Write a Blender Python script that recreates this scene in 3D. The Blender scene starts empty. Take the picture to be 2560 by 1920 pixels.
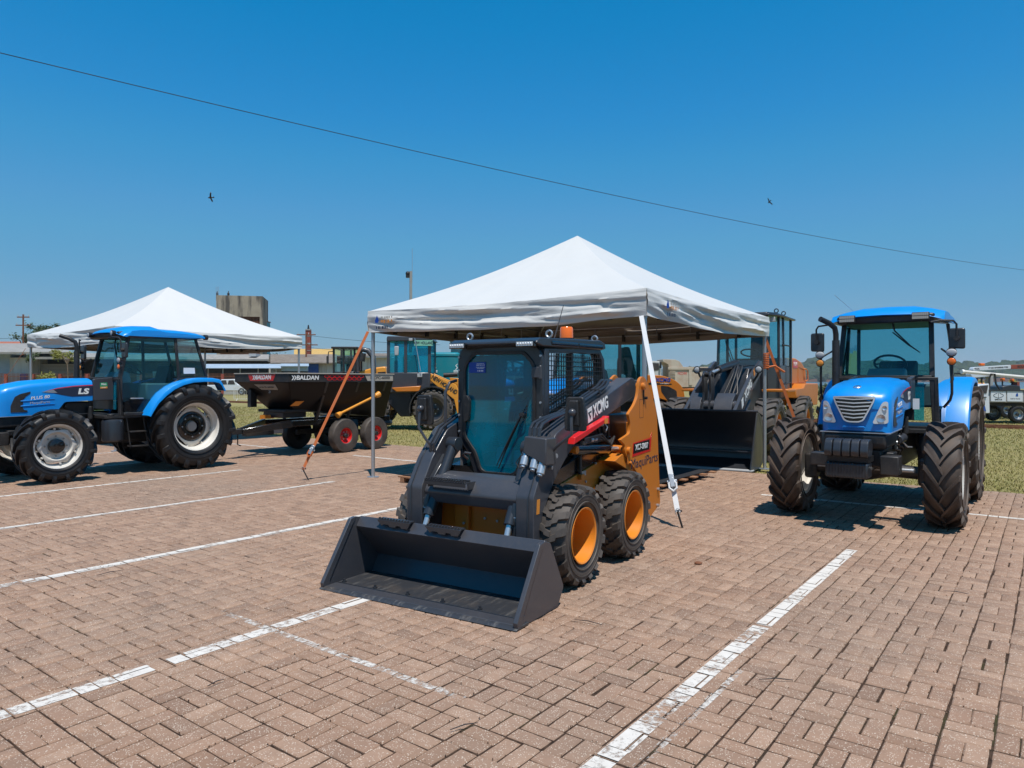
import bpy, bmesh, math, random
import numpy as np
from mathutils import Vector, Matrix, noise
random.seed(7)
R = math.radians
PI = math.pi
scene = bpy.context.scene
C = scene.collection
# ------------------------------------------------------------------ camera, sky, sun, exposure
cam_d = bpy.data.cameras.new('camera'); cam = bpy.data.objects.new('camera', cam_d); C.objects.link(cam)
cam.location = (0, 0, 1.6); cam.rotation_euler = (R(90.0), 0, 0)
cam_d.sensor_width = 36; cam_d.lens = 1782/2560*36; cam_d.shift_y = -(960-951)/2560.0
cam_d.clip_start = 0.05; cam_d.clip_end = 12000
scene.camera = cam
SUN = Vector((0.10, -0.36, 1.0)).normalized()
world = bpy.data.worlds.new('World'); scene.world = world; world.use_nodes = True
wn = world.node_tree; wn.nodes.clear()
sky = wn.nodes.new('ShaderNodeTexSky'); sky.sky_type = 'NISHITA'; sky.sun_disc = False
sky.sun_elevation = math.asin(SUN.z); sky.sun_rotation = math.atan2(SUN.x, SUN.y)
sky.altitude = 0; sky.air_density = .6; sky.dust_density = 0.; sky.ozone_density = 10
def vm(op, val):                                  # the clear-air sky, graded like the photograph's deep azure
    n = wn.nodes.new('ShaderNodeVectorMath'); n.operation = op; n.inputs['Scale'].default_value = val; return n
v1 = vm('SCALE', .115); v2 = vm('SCALE', 10.0); cv = wn.nodes.new('ShaderNodeRGBCurve')
def lin(x): x /= 255; return x/12.92 if x < .04045 else ((x+.055)/1.055)**2.4
for ch, pts in ((0, ((0, 0), (50, 0), (65, 4), (75, 42), (90, 78), (132, 117), (193, 143), (255, 146))),
                (1, ((0, 0), (80, 112), (103, 130), (115, 142), (137, 154), (186, 164), (231, 166), (255, 166))),
                (2, ((0, 0), (120, 172), (146, 188), (159, 196), (184, 199), (230, 194), (245, 185), (255, 178)))):
    cu = cv.mapping.curves[ch]
    while len(cu.points) < len(pts): cu.points.new(.5, .5)
    for i, (a, b) in enumerate(pts): cu.points[i].location = (lin(a), lin(b))
    for q in cu.points: q.handle_type = 'VECTOR'
cv.mapping.extend = 'HORIZONTAL'; cv.mapping.update()
bg = wn.nodes.new('ShaderNodeBackground'); bg.inputs['Strength'].default_value = 0.10
wo = wn.nodes.new('ShaderNodeOutputWorld')
wn.links.new(sky.outputs[0], v1.inputs[0]); wn.links.new(v1.outputs[0], cv.inputs['Color']); wn.links.new(cv.outputs[0], v2.inputs[0]); wn.links.new(v2.outputs[0], bg.inputs[0]); wn.links.new(bg.outputs[0], wo.inputs[0])
sl = bpy.data.lights.new('sun', 'SUN'); sun = bpy.data.objects.new('sun', sl); C.objects.link(sun)
sl.energy = 4.6; sl.angle = R(0.53); sl.color = (1.0, 0.955, 0.89)
sun.rotation_euler = SUN.to_track_quat('Z', 'Y').to_euler()
scene.view_settings.view_transform = 'Standard'; scene.view_settings.look = 'None'
scene.view_settings.exposure = 0.12; scene.view_settings.gamma = 1.0; scene.view_settings.use_curve_mapping = False
scene.render.engine = 'CYCLES'
HAZE = .00013
scene.cycles.max_bounces = 7; scene.cycles.transparent_max_bounces = 24; scene.cycles.caustics_reflective = False

# ------------------------------------------------------------------ materials
class NT:
    def __init__(s, name):
        s.m = bpy.data.materials.new(name); s.m.use_nodes = True
        s.t = s.m.node_tree; s.t.nodes.clear(); s.n = s.t.nodes
    def new(s, typ, **k):
        nd = s.n.new('ShaderNode' + typ)
        for a, b in k.items(): setattr(nd, a, b)
        return nd
    def link(s, a, b): s.t.links.new(a, b)
    def coord(s, kind='Object', scale=(1, 1, 1)):
        tc = s.new('TexCoord'); mp = s.new('Mapping'); mp.inputs['Scale'].default_value = scale
        s.link(tc.outputs[kind], mp.inputs[0]); return mp.outputs[0]
    def noise(s, co, scale, detail=4, rough=.55, dist=0):
        n = s.new('TexNoise'); n.inputs['Scale'].default_value = scale; n.inputs['Detail'].default_value = detail
        n.inputs['Roughness'].default_value = rough; n.inputs['Distortion'].default_value = dist
        if co is not None: s.link(co, n.inputs['Vector'])
        return n.outputs[0]
    def ramp(s, fac, stops):
        r = s.new('ValToRGB'); e = r.color_ramp.elements
        while len(e) < len(stops): e.new(0.5)
        for i, (p, c) in enumerate(stops):
            e[i].position = p; e[i].color = c if len(c) == 4 else (*c, 1)
        s.link(fac, r.inputs[0]); return r.outputs[0]
    def mix(s, fac, a, b, typ='MIX'):
        m = s.new('MixRGB', blend_type=typ)
        for i, x in ((0, fac), (1, a), (2, b)):
            if isinstance(x, (int, float)): m.inputs[i].default_value = x
            elif isinstance(x, tuple): m.inputs[i].default_value = x if len(x) == 4 else (*x, 1)
            else: s.link(x, m.inputs[i])
        return m.outputs[0]
    def math(s, op, a, b=0.0, clamp=False):
        m = s.new('Math', operation=op, use_clamp=clamp)
        for i, x in ((0, a), (1, b)):
            if isinstance(x, (int, float)): m.inputs[i].default_value = x
            else: s.link(x, m.inputs[i])
        return m.outputs[0]
    def bump(s, h, dist=.01, st=.5):
        b = s.new('Bump'); b.inputs['Strength'].default_value = st; b.inputs['Distance'].default_value = dist
        s.link(h, b.inputs['Height']); return b.outputs[0]
    def out(s, color, rough=.5, metal=0., normal=None, spec=.5, coat=0., alpha=None):
        p = s.new('BsdfPrincipled'); o = s.new('OutputMaterial')
        for k, x in (('Base Color', color), ('Roughness', rough), ('Metallic', metal), ('Specular IOR Level', spec), ('Coat Weight', coat), ('Alpha', alpha), ('Normal', normal)):
            if x is None: continue
            i = p.inputs[k]
            if isinstance(x, tuple): i.default_value = x if len(x) == 4 else (*x, 1)
            elif isinstance(x, (int, float)): i.default_value = x
            else: s.link(x, i)
        p.inputs['Coat Roughness'].default_value = .12
        s.link(p.outputs[0], o.inputs[0]); return s.m

def paint(name, col, rough=.35, coat=.4, dust=.12, dustc=(.32, .24, .18), scale=3., metal=0., bump=0., spec=.5):
    t = NT(name); co = t.coord()
    n1 = t.noise(co, scale, 6, .65); n2 = t.noise(co, scale*14, 3, .6)
    d = t.math('MULTIPLY', t.ramp(n1, [(.42, (0, 0, 0)), (.75, (1, 1, 1))]), dust)
    d = t.math('ADD', d, t.math('MULTIPLY', t.ramp(n2, [(.5, (0, 0, 0)), (.8, (1, 1, 1))]), dust*.7), True)
    c = t.mix(d, col, dustc)
    r = t.math('ADD', t.math('MULTIPLY', n1, .18), rough-.06)
    nb = t.bump(n2, .002, bump) if bump else None
    return t.out(c, r, metal, nb, coat=coat*.55, spec=spec)
def glass(name, tint=(.35, .62, .66), refl=.9, dirt=.04, film=(.03, .22, .27)):
    t = NT(name); tr = t.new('BsdfTransparent'); gl = t.new('BsdfGlossy'); gl.inputs['Roughness'].default_value = .03
    gl.inputs['Color'].default_value = (refl, refl, refl, 1)
    tr.inputs[0].default_value = (*tint, 1); fr = t.new('Fresnel'); fr.inputs[0].default_value = 1.5
    ms = t.new('MixShader'); t.link(t.math('MULTIPLY', fr.outputs[0], 1.15, True), ms.inputs[0]); t.link(tr.outputs[0], ms.inputs[1]); t.link(gl.outputs[0], ms.inputs[2])
    df = t.new('BsdfDiffuse'); df.inputs[0].default_value = (*film, 1)
    n = t.noise(t.coord(), 2.5, 5); m2 = t.new('MixShader'); t.link(t.math('MULTIPLY', n, dirt*2), m2.inputs[0])
    t.link(ms.outputs[0], m2.inputs[1]); t.link(df.outputs[0], m2.inputs[2])
    o = t.new('OutputMaterial'); t.link(m2.outputs[0], o.inputs[0]); return t.m
def rubber(name, base=(.018, .017, .017), dusty=(.12, .085, .065), amt=.5, rough=.5):
    t = NT(name); co = t.coord(); n1 = t.noise(co, 4.5, 7, .7); n2 = t.noise(co, 40, 3)
    d = t.ramp(n1, [(.5-.3*amt, (0, 0, 0)), (.85, (1, 1, 1))])
    c = t.mix(t.math('MULTIPLY', d, amt), base, dusty)
    return t.out(c, t.math('ADD', t.math('MULTIPLY', d, .3), rough), 0, t.bump(n2, .002, .35), spec=.45)
def concrete(name, c1, c2, scale=1.5, rough=.9, stain=None):
    t = NT(name); co = t.coord(); n = t.noise(co, scale, 8, .65); f = t.noise(co, scale*18, 3)
    c = t.mix(t.ramp(n, [(.35, (0, 0, 0)), (.65, (1, 1, 1))]), c1, c2)
    c = t.mix(t.math('MULTIPLY', f, .35), c, (c1[0]*.6, c1[1]*.6, c1[2]*.6))
    if stain:
        s2 = t.noise(t.coord(scale=(1, 1, .12)), scale*4, 5, .6)
        c = t.mix(t.ramp(s2, [(.48, (0, 0, 0)), (.62, (1, 1, 1))]), c, stain)
    return t.out(c, rough, 0, t.bump(f, .01, .4), spec=.2)
def corrugated(name, c1, c2, freq=6., axis=0):
    t = NT(name); co = t.coord(); w = t.new('TexWave', wave_type='BANDS', bands_direction='XYZ'[axis]); w.inputs['Scale'].default_value = freq
    t.link(co, w.inputs[0]); n = t.noise(co, 1.2, 6, .7)
    c = t.mix(t.ramp(n, [(.38, (0, 0, 0)), (.68, (1, 1, 1))]), c1, c2)
    return t.out(c, .6, 0, t.bump(w.outputs[0], .03, .6), spec=.3)

M = {}
M['blue'] = paint('tractor blue paint', (.0, .245, .70), .34, .5, .03)
M['black'] = paint('black plastic', (.012, .013, .015), .45, .0, .12, bump=.2)
M['gloss_black'] = paint('gloss black paint', (.006, .006, .007), .14, .8, .02)
M['char'] = paint('charcoal paint', (.043, .046, .056), .34, .35, .14, (.16, .13, .11))
M['char2'] = paint('dark charcoal paint', (.022, .025, .031), .3, .4, .08, (.14, .11, .1))
M['hopper'] = paint('hopper black paint', (.003, .003, .004), .36, .0, .0, spec=.22)
M['orange'] = paint('machine orange paint', (.56, .168, .011), .42, .15, .07)
M['rimyellow'] = paint('rim yellow paint', (.70, .225, .016), .35, .3, .10)
M['yellow'] = paint('machine yellow paint', (.74, .30, .03), .35, .4, .08)
M['red'] = paint('red paint', (.65, .012, .012), .3, .5, .05)
M['cream'] = paint('cream rim paint', (.66, .63, .57), .4, .2, .14)
M['greyrim'] = paint('grey hub paint', (.30, .29, .27), .45, .1, .25)
M['steel'] = paint('zinc steel', (.48, .50, .52), .38, 0, .12, metal=.75)
M['chrome'] = paint('chrome', (.62, .63, .64), .28, 0, .05, metal=.75); M['silver'] = paint('silver trim', (.72, .73, .74), .3, .3, .02, metal=.35)
M['darkmetal'] = paint('dark engine metal', (.03, .03, .032), .42, 0, .3, (.1, .08, .06), 9, metal=.5, bump=.4)
M['white'] = paint('white vinyl', (.8, .8, .78), .5, 0, .05)
M['glass'] = glass('teal cab glass', (.44, .76, .80), dirt=.05)
M['glassd'] = glass('dark teal cab glass', (.15, .66, .78), dirt=.36, film=(.0, .30, .44))  # teal film paints reflected light into the glass colour; dirt sets its coverage
M['clear'] = glass('clear lens', (.85, .87, .87), film=(.5, .5, .5))
M['tyre'] = rubber('dusty tractor tyre rubber', (.02, .018, .017), (.15, .10, .07), .85)
M['tyreblack'] = rubber('clean black tyre rubber', (.010, .010, .011), (.05, .04, .034), .35, .42)
M['tyregrey'] = rubber('dusty grey tyre rubber', (.028, .026, .025), (.17, .135, .11), .75)
M['orangestrap'] = paint('orange webbing', (.55, .13, .025), .7, 0, .2)
M['whitestrap'] = paint('white webbing', (.72, .72, .72), .7, 0, .1)
M['wood'] = concrete('raw pallet wood', (.38, .20, .11), (.30, .15, .08), 6)
M['mat'] = concrete('black rubber matting', (.022, .022, .025), (.035, .033, .033), 2)
M['amber'] = paint('amber lens', (.85, .16, .01), .2, .6, .03)
M['teal'] = paint('teal tank plastic', (.006, .22, .26), .4, .2, .08)
M['beige'] = paint('dusty beige truck body', (.50, .43, .34), .6, 0, .6, (.33, .16, .08), 1.2)
M['whitebody'] = paint('white car paint', (.62, .65, .68), .3, .5, .1)
M['logo_blue'] = paint('blue vinyl', (.01, .06, .35), .5, 0, 0)
M['logo_dark'] = paint('dark vinyl', (.012, .02, .05), .5, 0, 0)
M['grey_print'] = paint('grey vinyl', (.42, .38, .32), .5, 0, .03)
M['label_orange'] = paint('orange warning label', (.7, .25, .03), .5, 0, .02)
M['green'] = paint('green vinyl', (.02, .3, .13), .5, 0, 0)
M['interior'] = paint('cab interior plastic', (.13, .14, .15), .6, 0, .1)
M['seatfab'] = paint('seat fabric', (.02, .022, .025), .8, 0, .1)
M['lightgrey'] = paint('light grey plastic', (.40, .41, .42), .5, 0, .05)
M['rust'] = concrete('rusty steel', (.16, .06, .03), (.26, .12, .07), 4)
M['cyan_sign'] = paint('pale green sign', (.25, .55, .4), .5, 0, 0)

# ------------------------------------------------------------------ geometry helpers
def rnd(pts, r, n=4):
    """round the corners of a polygon; r may be a list"""
    out = []; N = len(pts)
    for i in range(N):
        p = Vector(pts[i]); a = Vector(pts[i-1])-p; b = Vector(pts[(i+1) % N])-p
        rr = r[i] if isinstance(r, (list, tuple)) else r
        if rr <= 0 or a.length < 1e-6 or b.length < 1e-6: out.append(tuple(p)); continue
        d = min(rr, a.length*.45, b.length*.45); p0 = p+a.normalized()*d; p1 = p+b.normalized()*d
        for k in range(n+1):
            t = k/n; q = p0*(1-t)**2+p*2*t*(1-t)+p1*t*t; out.append(tuple(q))
    return out
def inset(pts, d):
    N = len(pts); area = sum(pts[i-1][0]*pts[i][1]-pts[i][0]*pts[i-1][1] for i in range(N)); s = 1 if area > 0 else -1
    out = []
    for i in range(N):
        p = Vector(pts[i]); a = (p-Vector(pts[i-1])).normalized(); b = (Vector(pts[(i+1) % N])-p).normalized()
        na = Vector((-a.y, a.x))*s; nb = Vector((-b.y, b.x))*s; m = na+nb
        if m.length < 1e-6: m = na
        m.normalize(); out.append(tuple(p+m*(d/max(.45, m.dot(na)))))
    return out
AX = {0: lambda u, v, w: (w, u, v), 1: lambda u, v, w: (u, w, v), 2: lambda u, v, w: (u, v, w)}
def circ(cx, cy, r, n=24, a0=0): return [(cx+r*math.cos(a0+2*PI*i/n), cy+r*math.sin(a0+2*PI*i/n)) for i in range(n)]
class MB:
    def __init__(s, M=None): s.v = []; s.f = []; s.M = M
    def add(s, vs, fs):
        n = len(s.v)
        if s.M is not None: vs = [tuple(s.M @ Vector(p)) for p in vs]
        s.v.extend([tuple(p) for p in vs]); s.f.extend([tuple(i+n for i in f) for f in fs]); return s
    def bb(s, a, b):
        x0, y0, z0 = a; x1, y1, z1 = b
        return s.add([(x0, y0, z0), (x1, y0, z0), (x1, y1, z0), (x0, y1, z0), (x0, y0, z1), (x1, y0, z1), (x1, y1, z1), (x0, y1, z1)],
                     [(0, 3, 2, 1), (4, 5, 6, 7), (0, 1, 5, 4), (1, 2, 6, 5), (2, 3, 7, 6), (3, 0, 4, 7)])
    def box(s, c, d, rot=None):
        o = s.M; T = Matrix.Translation(c) @ (rot.to_4x4() if rot else Matrix())
        s.M = (o @ T) if o is not None else T; s.bb([-x/2 for x in d], [x/2 for x in d]); s.M = o; return s
    def hexa(s, p): return s.add(p, [(0, 3, 2, 1), (4, 5, 6, 7), (0, 1, 5, 4), (1, 2, 6, 5), (2, 3, 7, 6), (3, 0, 4, 7)])
    def prism(s, pts, ax, a, b):
        n = len(pts); f = AX[ax]
        vs = [f(u, v, a) for u, v in pts]+[f(u, v, b) for u, v in pts]
        return s.add(vs, [tuple(range(n-1, -1, -1)), tuple(range(n, 2*n))]+[(i, (i+1) % n, n+(i+1) % n, n+i) for i in range(n)])
    def ring(s, outer, inner, ax, a, b):
        n = len(outer); f = AX[ax]
        vs = [f(u, v, a) for u, v in outer]+[f(u, v, a) for u, v in inner]+[f(u, v, b) for u, v in outer]+[f(u, v, b) for u, v in inner]
        fs = []
        for i in range(n):
            j = (i+1) % n
            fs += [(i, n+i, n+j, j), (2*n+i, 2*n+j, 3*n+j, 3*n+i), (i, j, 2*n+j, 2*n+i), (n+j, n+i, 3*n+i, 3*n+j)]
        return s.add(vs, fs)
    def tube(s, pts, r, n=8, cap=True):
        P = [Vector(p) for p in pts]; rr = r if isinstance(r, (list, tuple)) else [r]*len(P)
        t0 = (P[1]-P[0]).normalized(); u = t0.orthogonal().normalized(); rings = []
        for i, p in enumerate(P):
            t = ((P[min(i+1, len(P)-1)]-P[max(i-1, 0)])).normalized()
            u = (u-t*u.dot(t)).normalized(); w = t.cross(u)
            rings.append([tuple(p+(u*math.cos(2*PI*k/n)+w*math.sin(2*PI*k/n))*rr[i]) for k in range(n)])
        return s.loft(rings, cap)
    def cyl(s, p, q, r, n=16, r2=None): return s.tube([p, q], [r, r if r2 is None else r2], n)
    def loft(s, rings, cap=True, closed=True):
        n = len(rings[0]); vs = [p for g in rings for p in g]; fs = []
        for i in range(len(rings)-1):
            for k in range(n if closed else n-1):
                j = (k+1) % n; fs.append((i*n+k, i*n+j, (i+1)*n+j, (i+1)*n+k))
        if cap and closed: fs += [tuple(range(n-1, -1, -1)), tuple((len(rings)-1)*n+k for k in range(n))]
        return s.add(vs, fs)
    def lathe(s, prof, n=32, c=(0, 0, 0), ax=0, cap=False):
        rings = []
        for r, a in prof:
            g = []
            for k in range(n):
                u, v = r*math.cos(2*PI*k/n), r*math.sin(2*PI*k/n); p = AX[ax](u, v, a)
                g.append((p[0]+c[0], p[1]+c[1], p[2]+c[2]))
            rings.append(g)
        return s.loft(rings, cap)
    def grid(s, fn, nu, nv):
        vs = [fn(i/nu, j/nv) for j in range(nv+1) for i in range(nu+1)]
        return s.add(vs, [(j*(nu+1)+i, j*(nu+1)+i+1, (j+1)*(nu+1)+i+1, (j+1)*(nu+1)+i) for j in range(nv) for i in range(nu)])
    def sphere(s, c, r, n=12, sc=(1, 1, 1)):
        prof = [(max(1e-4, math.sin(PI*i/n)), -math.cos(PI*i/n)) for i in range(n+1)]
        o = s.M; T = Matrix.Translation(c) @ Matrix.Diagonal((r*sc[0], r*sc[1], r*sc[2], 1)); s.M = (o @ T) if o is not None else T
        s.lathe(prof, n*2, ax=2); s.M = o; return s
    def build(s, name, mat, parent=None, bev=0, smooth=35, solid=0, recalc=True, seg=2):
        me = bpy.data.meshes.new(name); me.from_pydata(s.v, [], s.f)
        if recalc:
            b = bmesh.new(); b.from_mesh(me); bmesh.ops.recalc_face_normals(b, faces=b.faces); b.to_mesh(me); b.free()
        o = bpy.data.objects.new(name, me); C.objects.link(o)
        me.materials.append(M[mat] if isinstance(mat, str) else mat)
        if smooth: me.polygons.foreach_set('use_smooth', [True]*len(me.polygons)); me.set_sharp_from_angle(angle=R(smooth))
        if solid:
            md = o.modifiers.new('thickness', 'SOLIDIFY'); md.thickness = solid; md.offset = 0
        if bev:
            md = o.modifiers.new('bevel', 'BEVEL'); md.width = bev; md.segments = seg; md.limit_method = 'ANGLE'; md.angle_limit = R(40); md.harden_normals = False
        if parent is not None: o.parent = parent
        return o
def thing(name, label, cat, loc=(0, 0, 0), ang=0, group=None):
    o = bpy.data.objects.new(name, None); C.objects.link(o); o.empty_display_size = .2
    o.location = loc; o.rotation_euler = (0, 0, -R(ang)); o['label'] = label; o['category'] = cat
    if group: o['group'] = group
    return o
def sub(name, parent, loc=(0, 0, 0), rot=(0, 0, 0), label=None):
    o = bpy.data.objects.new(name, None); C.objects.link(o); o.parent = parent; o.location = loc; o.rotation_euler = rot; o.empty_display_size = .1
    if label: o['label'] = label
    return o
def tag(o, label, cat, group=None):
    o['label'] = label; o['category'] = cat
    if group: o['group'] = group
    return o
def struct(o): o['kind'] = 'structure'; return o
def stuff(o): o['kind'] = 'stuff'; return o
def copy_tree(o, parent=None):
    c = o.copy(); C.objects.link(c); c.parent = parent
    for ch in [x for x in bpy.data.objects if x.parent == o]: copy_tree(ch, c)
    return c
def text(s, size, mat, parent, pos, right, up, name='lettering', ext=.002, shear=0., bold=0., sx=1., align='CENTER', width=None):
    cu = bpy.data.curves.new(name, 'FONT'); cu.body = s; cu.size = size; cu.extrude = ext; cu.shear = shear; cu.offset = bold
    cu.align_x = align; cu.align_y = 'CENTER'; cu.resolution_u = 3
    o = bpy.data.objects.new('tmp', cu); C.objects.link(o); bpy.context.view_layer.update()
    me = bpy.data.meshes.new_from_object(o.evaluated_get(bpy.context.evaluated_depsgraph_get())); bpy.data.objects.remove(o)
    if width:
        xs = [v.co.x for v in me.vertices]; sx = width/max(1e-6, max(xs)-min(xs))
    rt = Vector(right).normalized(); u = Vector(up).normalized(); nn = rt.cross(u).normalized(); u = nn.cross(rt)
    T = Matrix(((rt.x*sx, u.x, nn.x, pos[0]), (rt.y*sx, u.y, nn.y, pos[1]), (rt.z*sx, u.z, nn.z, pos[2]), (0, 0, 0, 1)))
    me.transform(T); me.materials.clear(); me.materials.append(M[mat])
    r = bpy.data.objects.new(name, me); C.objects.link(r)
    if parent is not None: r.parent = parent
    return r
def smallprint(parent, pos, right, w, h, mat, seed=1):
    """a line of print too small to read in the photograph: a row of short strokes"""
    r = random.Random(seed); rt = Vector(right).normalized(); p = Vector(pos); m = MB(); u = 0
    while u < w-h*.3:
        d = h*r.uniform(.35, .75); z0 = r.choice([0, 0, h*.25]); a = p+rt*(u-w/2); b = p+rt*(min(w, u+d)-w/2); m.add([(a.x, a.y, a.z+z0-h/2), (b.x, b.y, b.z+z0-h/2), (b.x, b.y, b.z+h/2), (a.x, a.y, a.z+h/2)], [(0, 1, 2, 3)]); u += d+h*r.choice([.2, .25, .7])
    o = m.build('small_print', mat, parent, smooth=0, recalc=False); o['kind'] = 'stuff'; return o
def lerp(a, b, t): return a+(b-a)*t
# ------------------------------------------------------------------ setting: ground, paving, grass, water, hills
PA = math.atan2(.798, .603)                       # paving grid direction
def ab(a, b, z=0): return Vector((.603*a-.798*b, .798*a+.603*b, z))
def pt(px, py, Z): return Vector(((px-1280)/1782*Z, Z, 1.6-(py-951)/1782*Z))
EDGE = 12.38
def grass_mat(name, g1, g2, dry, dirt):
    t = NT(name); co = t.coord('Object'); n = t.noise(co, .35, 8, .65); n2 = t.noise(co, 9, 4, .7); n3 = t.noise(co, .11, 5, .6)
    c = t.mix(t.ramp(n, [(.38, (0, 0, 0)), (.62, (1, 1, 1))]), g1, g2); c = t.mix(t.ramp(n2, [(.35, (0, 0, 0)), (.7, (1, 1, 1))]), c, dry)
    c = t.mix(t.ramp(n3, [(.58, (0, 0, 0)), (.68, (1, 1, 1))]), c, dirt)
    return t.out(c, .9, 0, t.bump(n2, .05, .6), spec=.1)
M['turf'] = grass_mat('turf', (.17, .165, .055), (.23, .205, .075), (.32, .255, .12), (.33, .23, .15))
M['blade'] = grass_mat('grass blade', (.17, .19, .05), (.27, .245, .08), (.38, .30, .13), (.30, .25, .11))
mb = MB()
nx, ny = 60, 60
def ter(u, v):
    x = -2500+u*5000; y = -60+(v**3)*4200
    shore = 150+.02*abs(x)+8*math.sin(x*.03); land = x < -30
    z = -.05
    if y > shore and x > -45: z = -4
    return (x, y, z)
xs = sorted(set([-3000, -1500, -800, -400, -200, -100, -60, -45, -30, -10, 10, 40, 70, 100, 150, 250, 500, 1000, 2000, 3000]))
ys = [-80, -20, 0, 20, 40, 70, 100, 125, 140, 148, 156, 180, 300, 600, 1300, 3000, 6000]
vs = []
for y in ys:
    for x in xs:
        jx = 6*math.sin(y*.05+x*.01); inland = (x < -60) or (y < 145+5*math.sin(x*.04))
        vs.append((x+jx*(y > 100), y, -.05 if inland else -4.0))
W = len(xs)
mb.add(vs, [(j*W+i, j*W+i+1, (j+1)*W+i+1, (j+1)*W+i) for j in range(len(ys)-1) for i in range(W-1)])
struct(mb.build('ground', 'turf', smooth=0))
t = NT('lake water'); n = t.noise(t.coord('Object', (1, .25, 1)), .5, 6, .6)
M['water'] = t.out((.075, .085, .09), .16, 0, t.bump(n, .25, .5), spec=.5)
struct(MB().add([(-4000, 100, -1.0), (6000, 100, -1.0), (6000, 9000, -1.0), (-4000, 9000, -1.0)], [(0, 1, 2, 3)]).build('lake_water', 'water', smooth=0))

# paving bricks
t = NT('concrete paver'); co = t.coord('Object'); at = t.new('Attribute', attribute_name='tone'); oi = t.new('ObjectInfo')
geo = t.new('NewGeometry'); pos = geo.outputs['Position']
tone = t.math('FRACT', t.math('ADD', at.outputs['Fac'], oi.outputs['Random']))
big = t.noise(pos, .55, 5, .6); fine = t.noise(pos, 60, 4, .7); mid = t.noise(pos, 7, 5, .7)
c = t.ramp(tone, [(0, (.275, .163, .105)), (.25, (.365, .226, .150)), (.5, (.315, .190, .126)), (.7, (.405, .258, .175)), (.85, (.335, .206, .137)), (1, (.245, .149, .100))])
c = t.mix(t.math('MULTIPLY', t.ramp(mid, [(.45, (0, 0, 0)), (.75, (1, 1, 1))]), .6), c, (.22, .14, .095))
c = t.mix(t.math('MULTIPLY', t.ramp(big, [(.45, (0, 0, 0)), (.7, (1, 1, 1))]), .4), c, (.30, .21, .15))
vor = t.new('TexVoronoi', feature='F1'); vor.inputs['Scale'].default_value = 110; t.link(pos, vor.inputs['Vector'])
vn = t.noise(pos, 30, 2)
sp = t.math('MULTIPLY', t.ramp(vor.outputs['Distance'], [(.18, (1, 1, 1)), (.34, (0, 0, 0))]), t.ramp(vn, [(.42, (0, 0, 0)), (.52, (1, 1, 1))]))
big2 = t.noise(pos, .23, 4, .6)
c = t.mix(t.math('MULTIPLY', t.ramp(big2, [(.5, (0, 0, 0)), (.62, (1, 1, 1))]), .38), c, (.21, .165, .13))
st_ = t.noise(pos, 1.7, 3, .5)
c = t.mix(t.math('MULTIPLY', t.ramp(st_, [(.66, (0, 0, 0)), (.74, (1, 1, 1))]), .45), c, (.11, .075, .055))
c = t.mix(t.math('MULTIPLY', sp, .9), c, (.74, .62, .50))
c = t.mix(t.math('MULTIPLY', fine, .5), c, t.mix(.5, c, (.15, .10, .08)))
M['brick'] = t.out(c, .88, 0, t.bump(t.math('ADD', fine, mid), .004, .7), spec=.25)
t = NT('sandy joint'); geo = t.new('NewGeometry'); n = t.noise(geo.outputs['Position'], 35, 5, .7); n2 = t.noise(geo.outputs['Position'], 1.4, 4)
c = t.mix(t.ramp(n, [(.35, (0, 0, 0)), (.7, (1, 1, 1))]), (.028, .018, .013), (.09, .055, .037)); c = t.mix(t.ramp(n2, [(.55, (0, 0, 0)), (.75, (1, 1, 1))]), c, (.05, .055, .02))
M['joint'] = t.out(c, .95, 0, t.bump(n, .01, .8), spec=.1)
t = NT('joint debris'); geo = t.new('NewGeometry'); n = t.noise(geo.outputs['Position'], 90, 2)
M['debris'] = t.out(t.ramp(n, [(.4, (.05, .028, .02)), (.52, (.13, .075, .05)), (.62, (.20, .14, .10))]), .95, spec=.1)
rot = Matrix.Rotation(PA, 4, 'Z')
pave = MB().add([(-14, -26, .008), (EDGE, -26, .008), (EDGE, 70, .008), (-14, 70, .008)], [(0, 1, 2, 3)]).build('brick_pavement', 'joint', smooth=0)
pave.rotation_euler = (0, 0, PA); pave.location = (0, 0, -.016); struct(pave)
G = .1962; BW, BL, JT = .0955, .1935, .0
rb = random.Random(3)
bricks = []
for i in range(-42, int(EDGE/G)):
    for j in range(-66, 215):
        a0, b0 = i*G, j*G; w = ab(a0+.1, b0+.1)
        if w.y < .8 or w.y > 38 or abs(w.x) > w.y*.718+2.6: continue
        jt = .0025 if rb.random() < .93 else .007
        for k in range(2):
            if (i+j) % 2: ca, cb, la, lb = a0+G/2, b0+G*(.25+.5*k), BL, BW
            else: ca, cb, la, lb = a0+G*(.25+.5*k), b0+G/2, BW, BL
            wob = .0022*(1+2*noise.noise(Vector((ca*.8, cb*.8, 1))))
            ca += rb.gauss(0, wob)+.012*noise.noise(Vector((ca*.35, cb*.35, 5))); cb += rb.gauss(0, wob)+.012*noise.noise(Vector((ca*.35, cb*.35, 9)))
            bricks.append((ca, cb, la > lb, rb.gauss(0, .0012)+.006*noise.noise(Vector((ca*.5, cb*.5, 0))), rb.gauss(0, .004), rb.gauss(0, .004), rb.gauss(0, .006), w.length))
bricks.sort(key=lambda q: q[-1] if abs((.603*q[0]-.798*q[1])) < (.798*q[0]+.603*q[1])*.70 and (.798*q[0]+.603*q[1]) > 2.9 else 50+q[-1])
def brick_v(sx, sy, c=.006, h=.05, ch=.004):
    x, y = sx/2, sy/2
    return np.array([(-x, -y, -h), (x, -y, -h), (x, y, -h), (-x, y, -h), (-x, -y, -ch), (x, -y, -ch), (x, y, -ch), (-x, y, -ch), (-x+c, -y+c, 0), (x-c, -y+c, 0), (x-c, y-c, 0), (-x+c, y-c, 0)])
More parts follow.
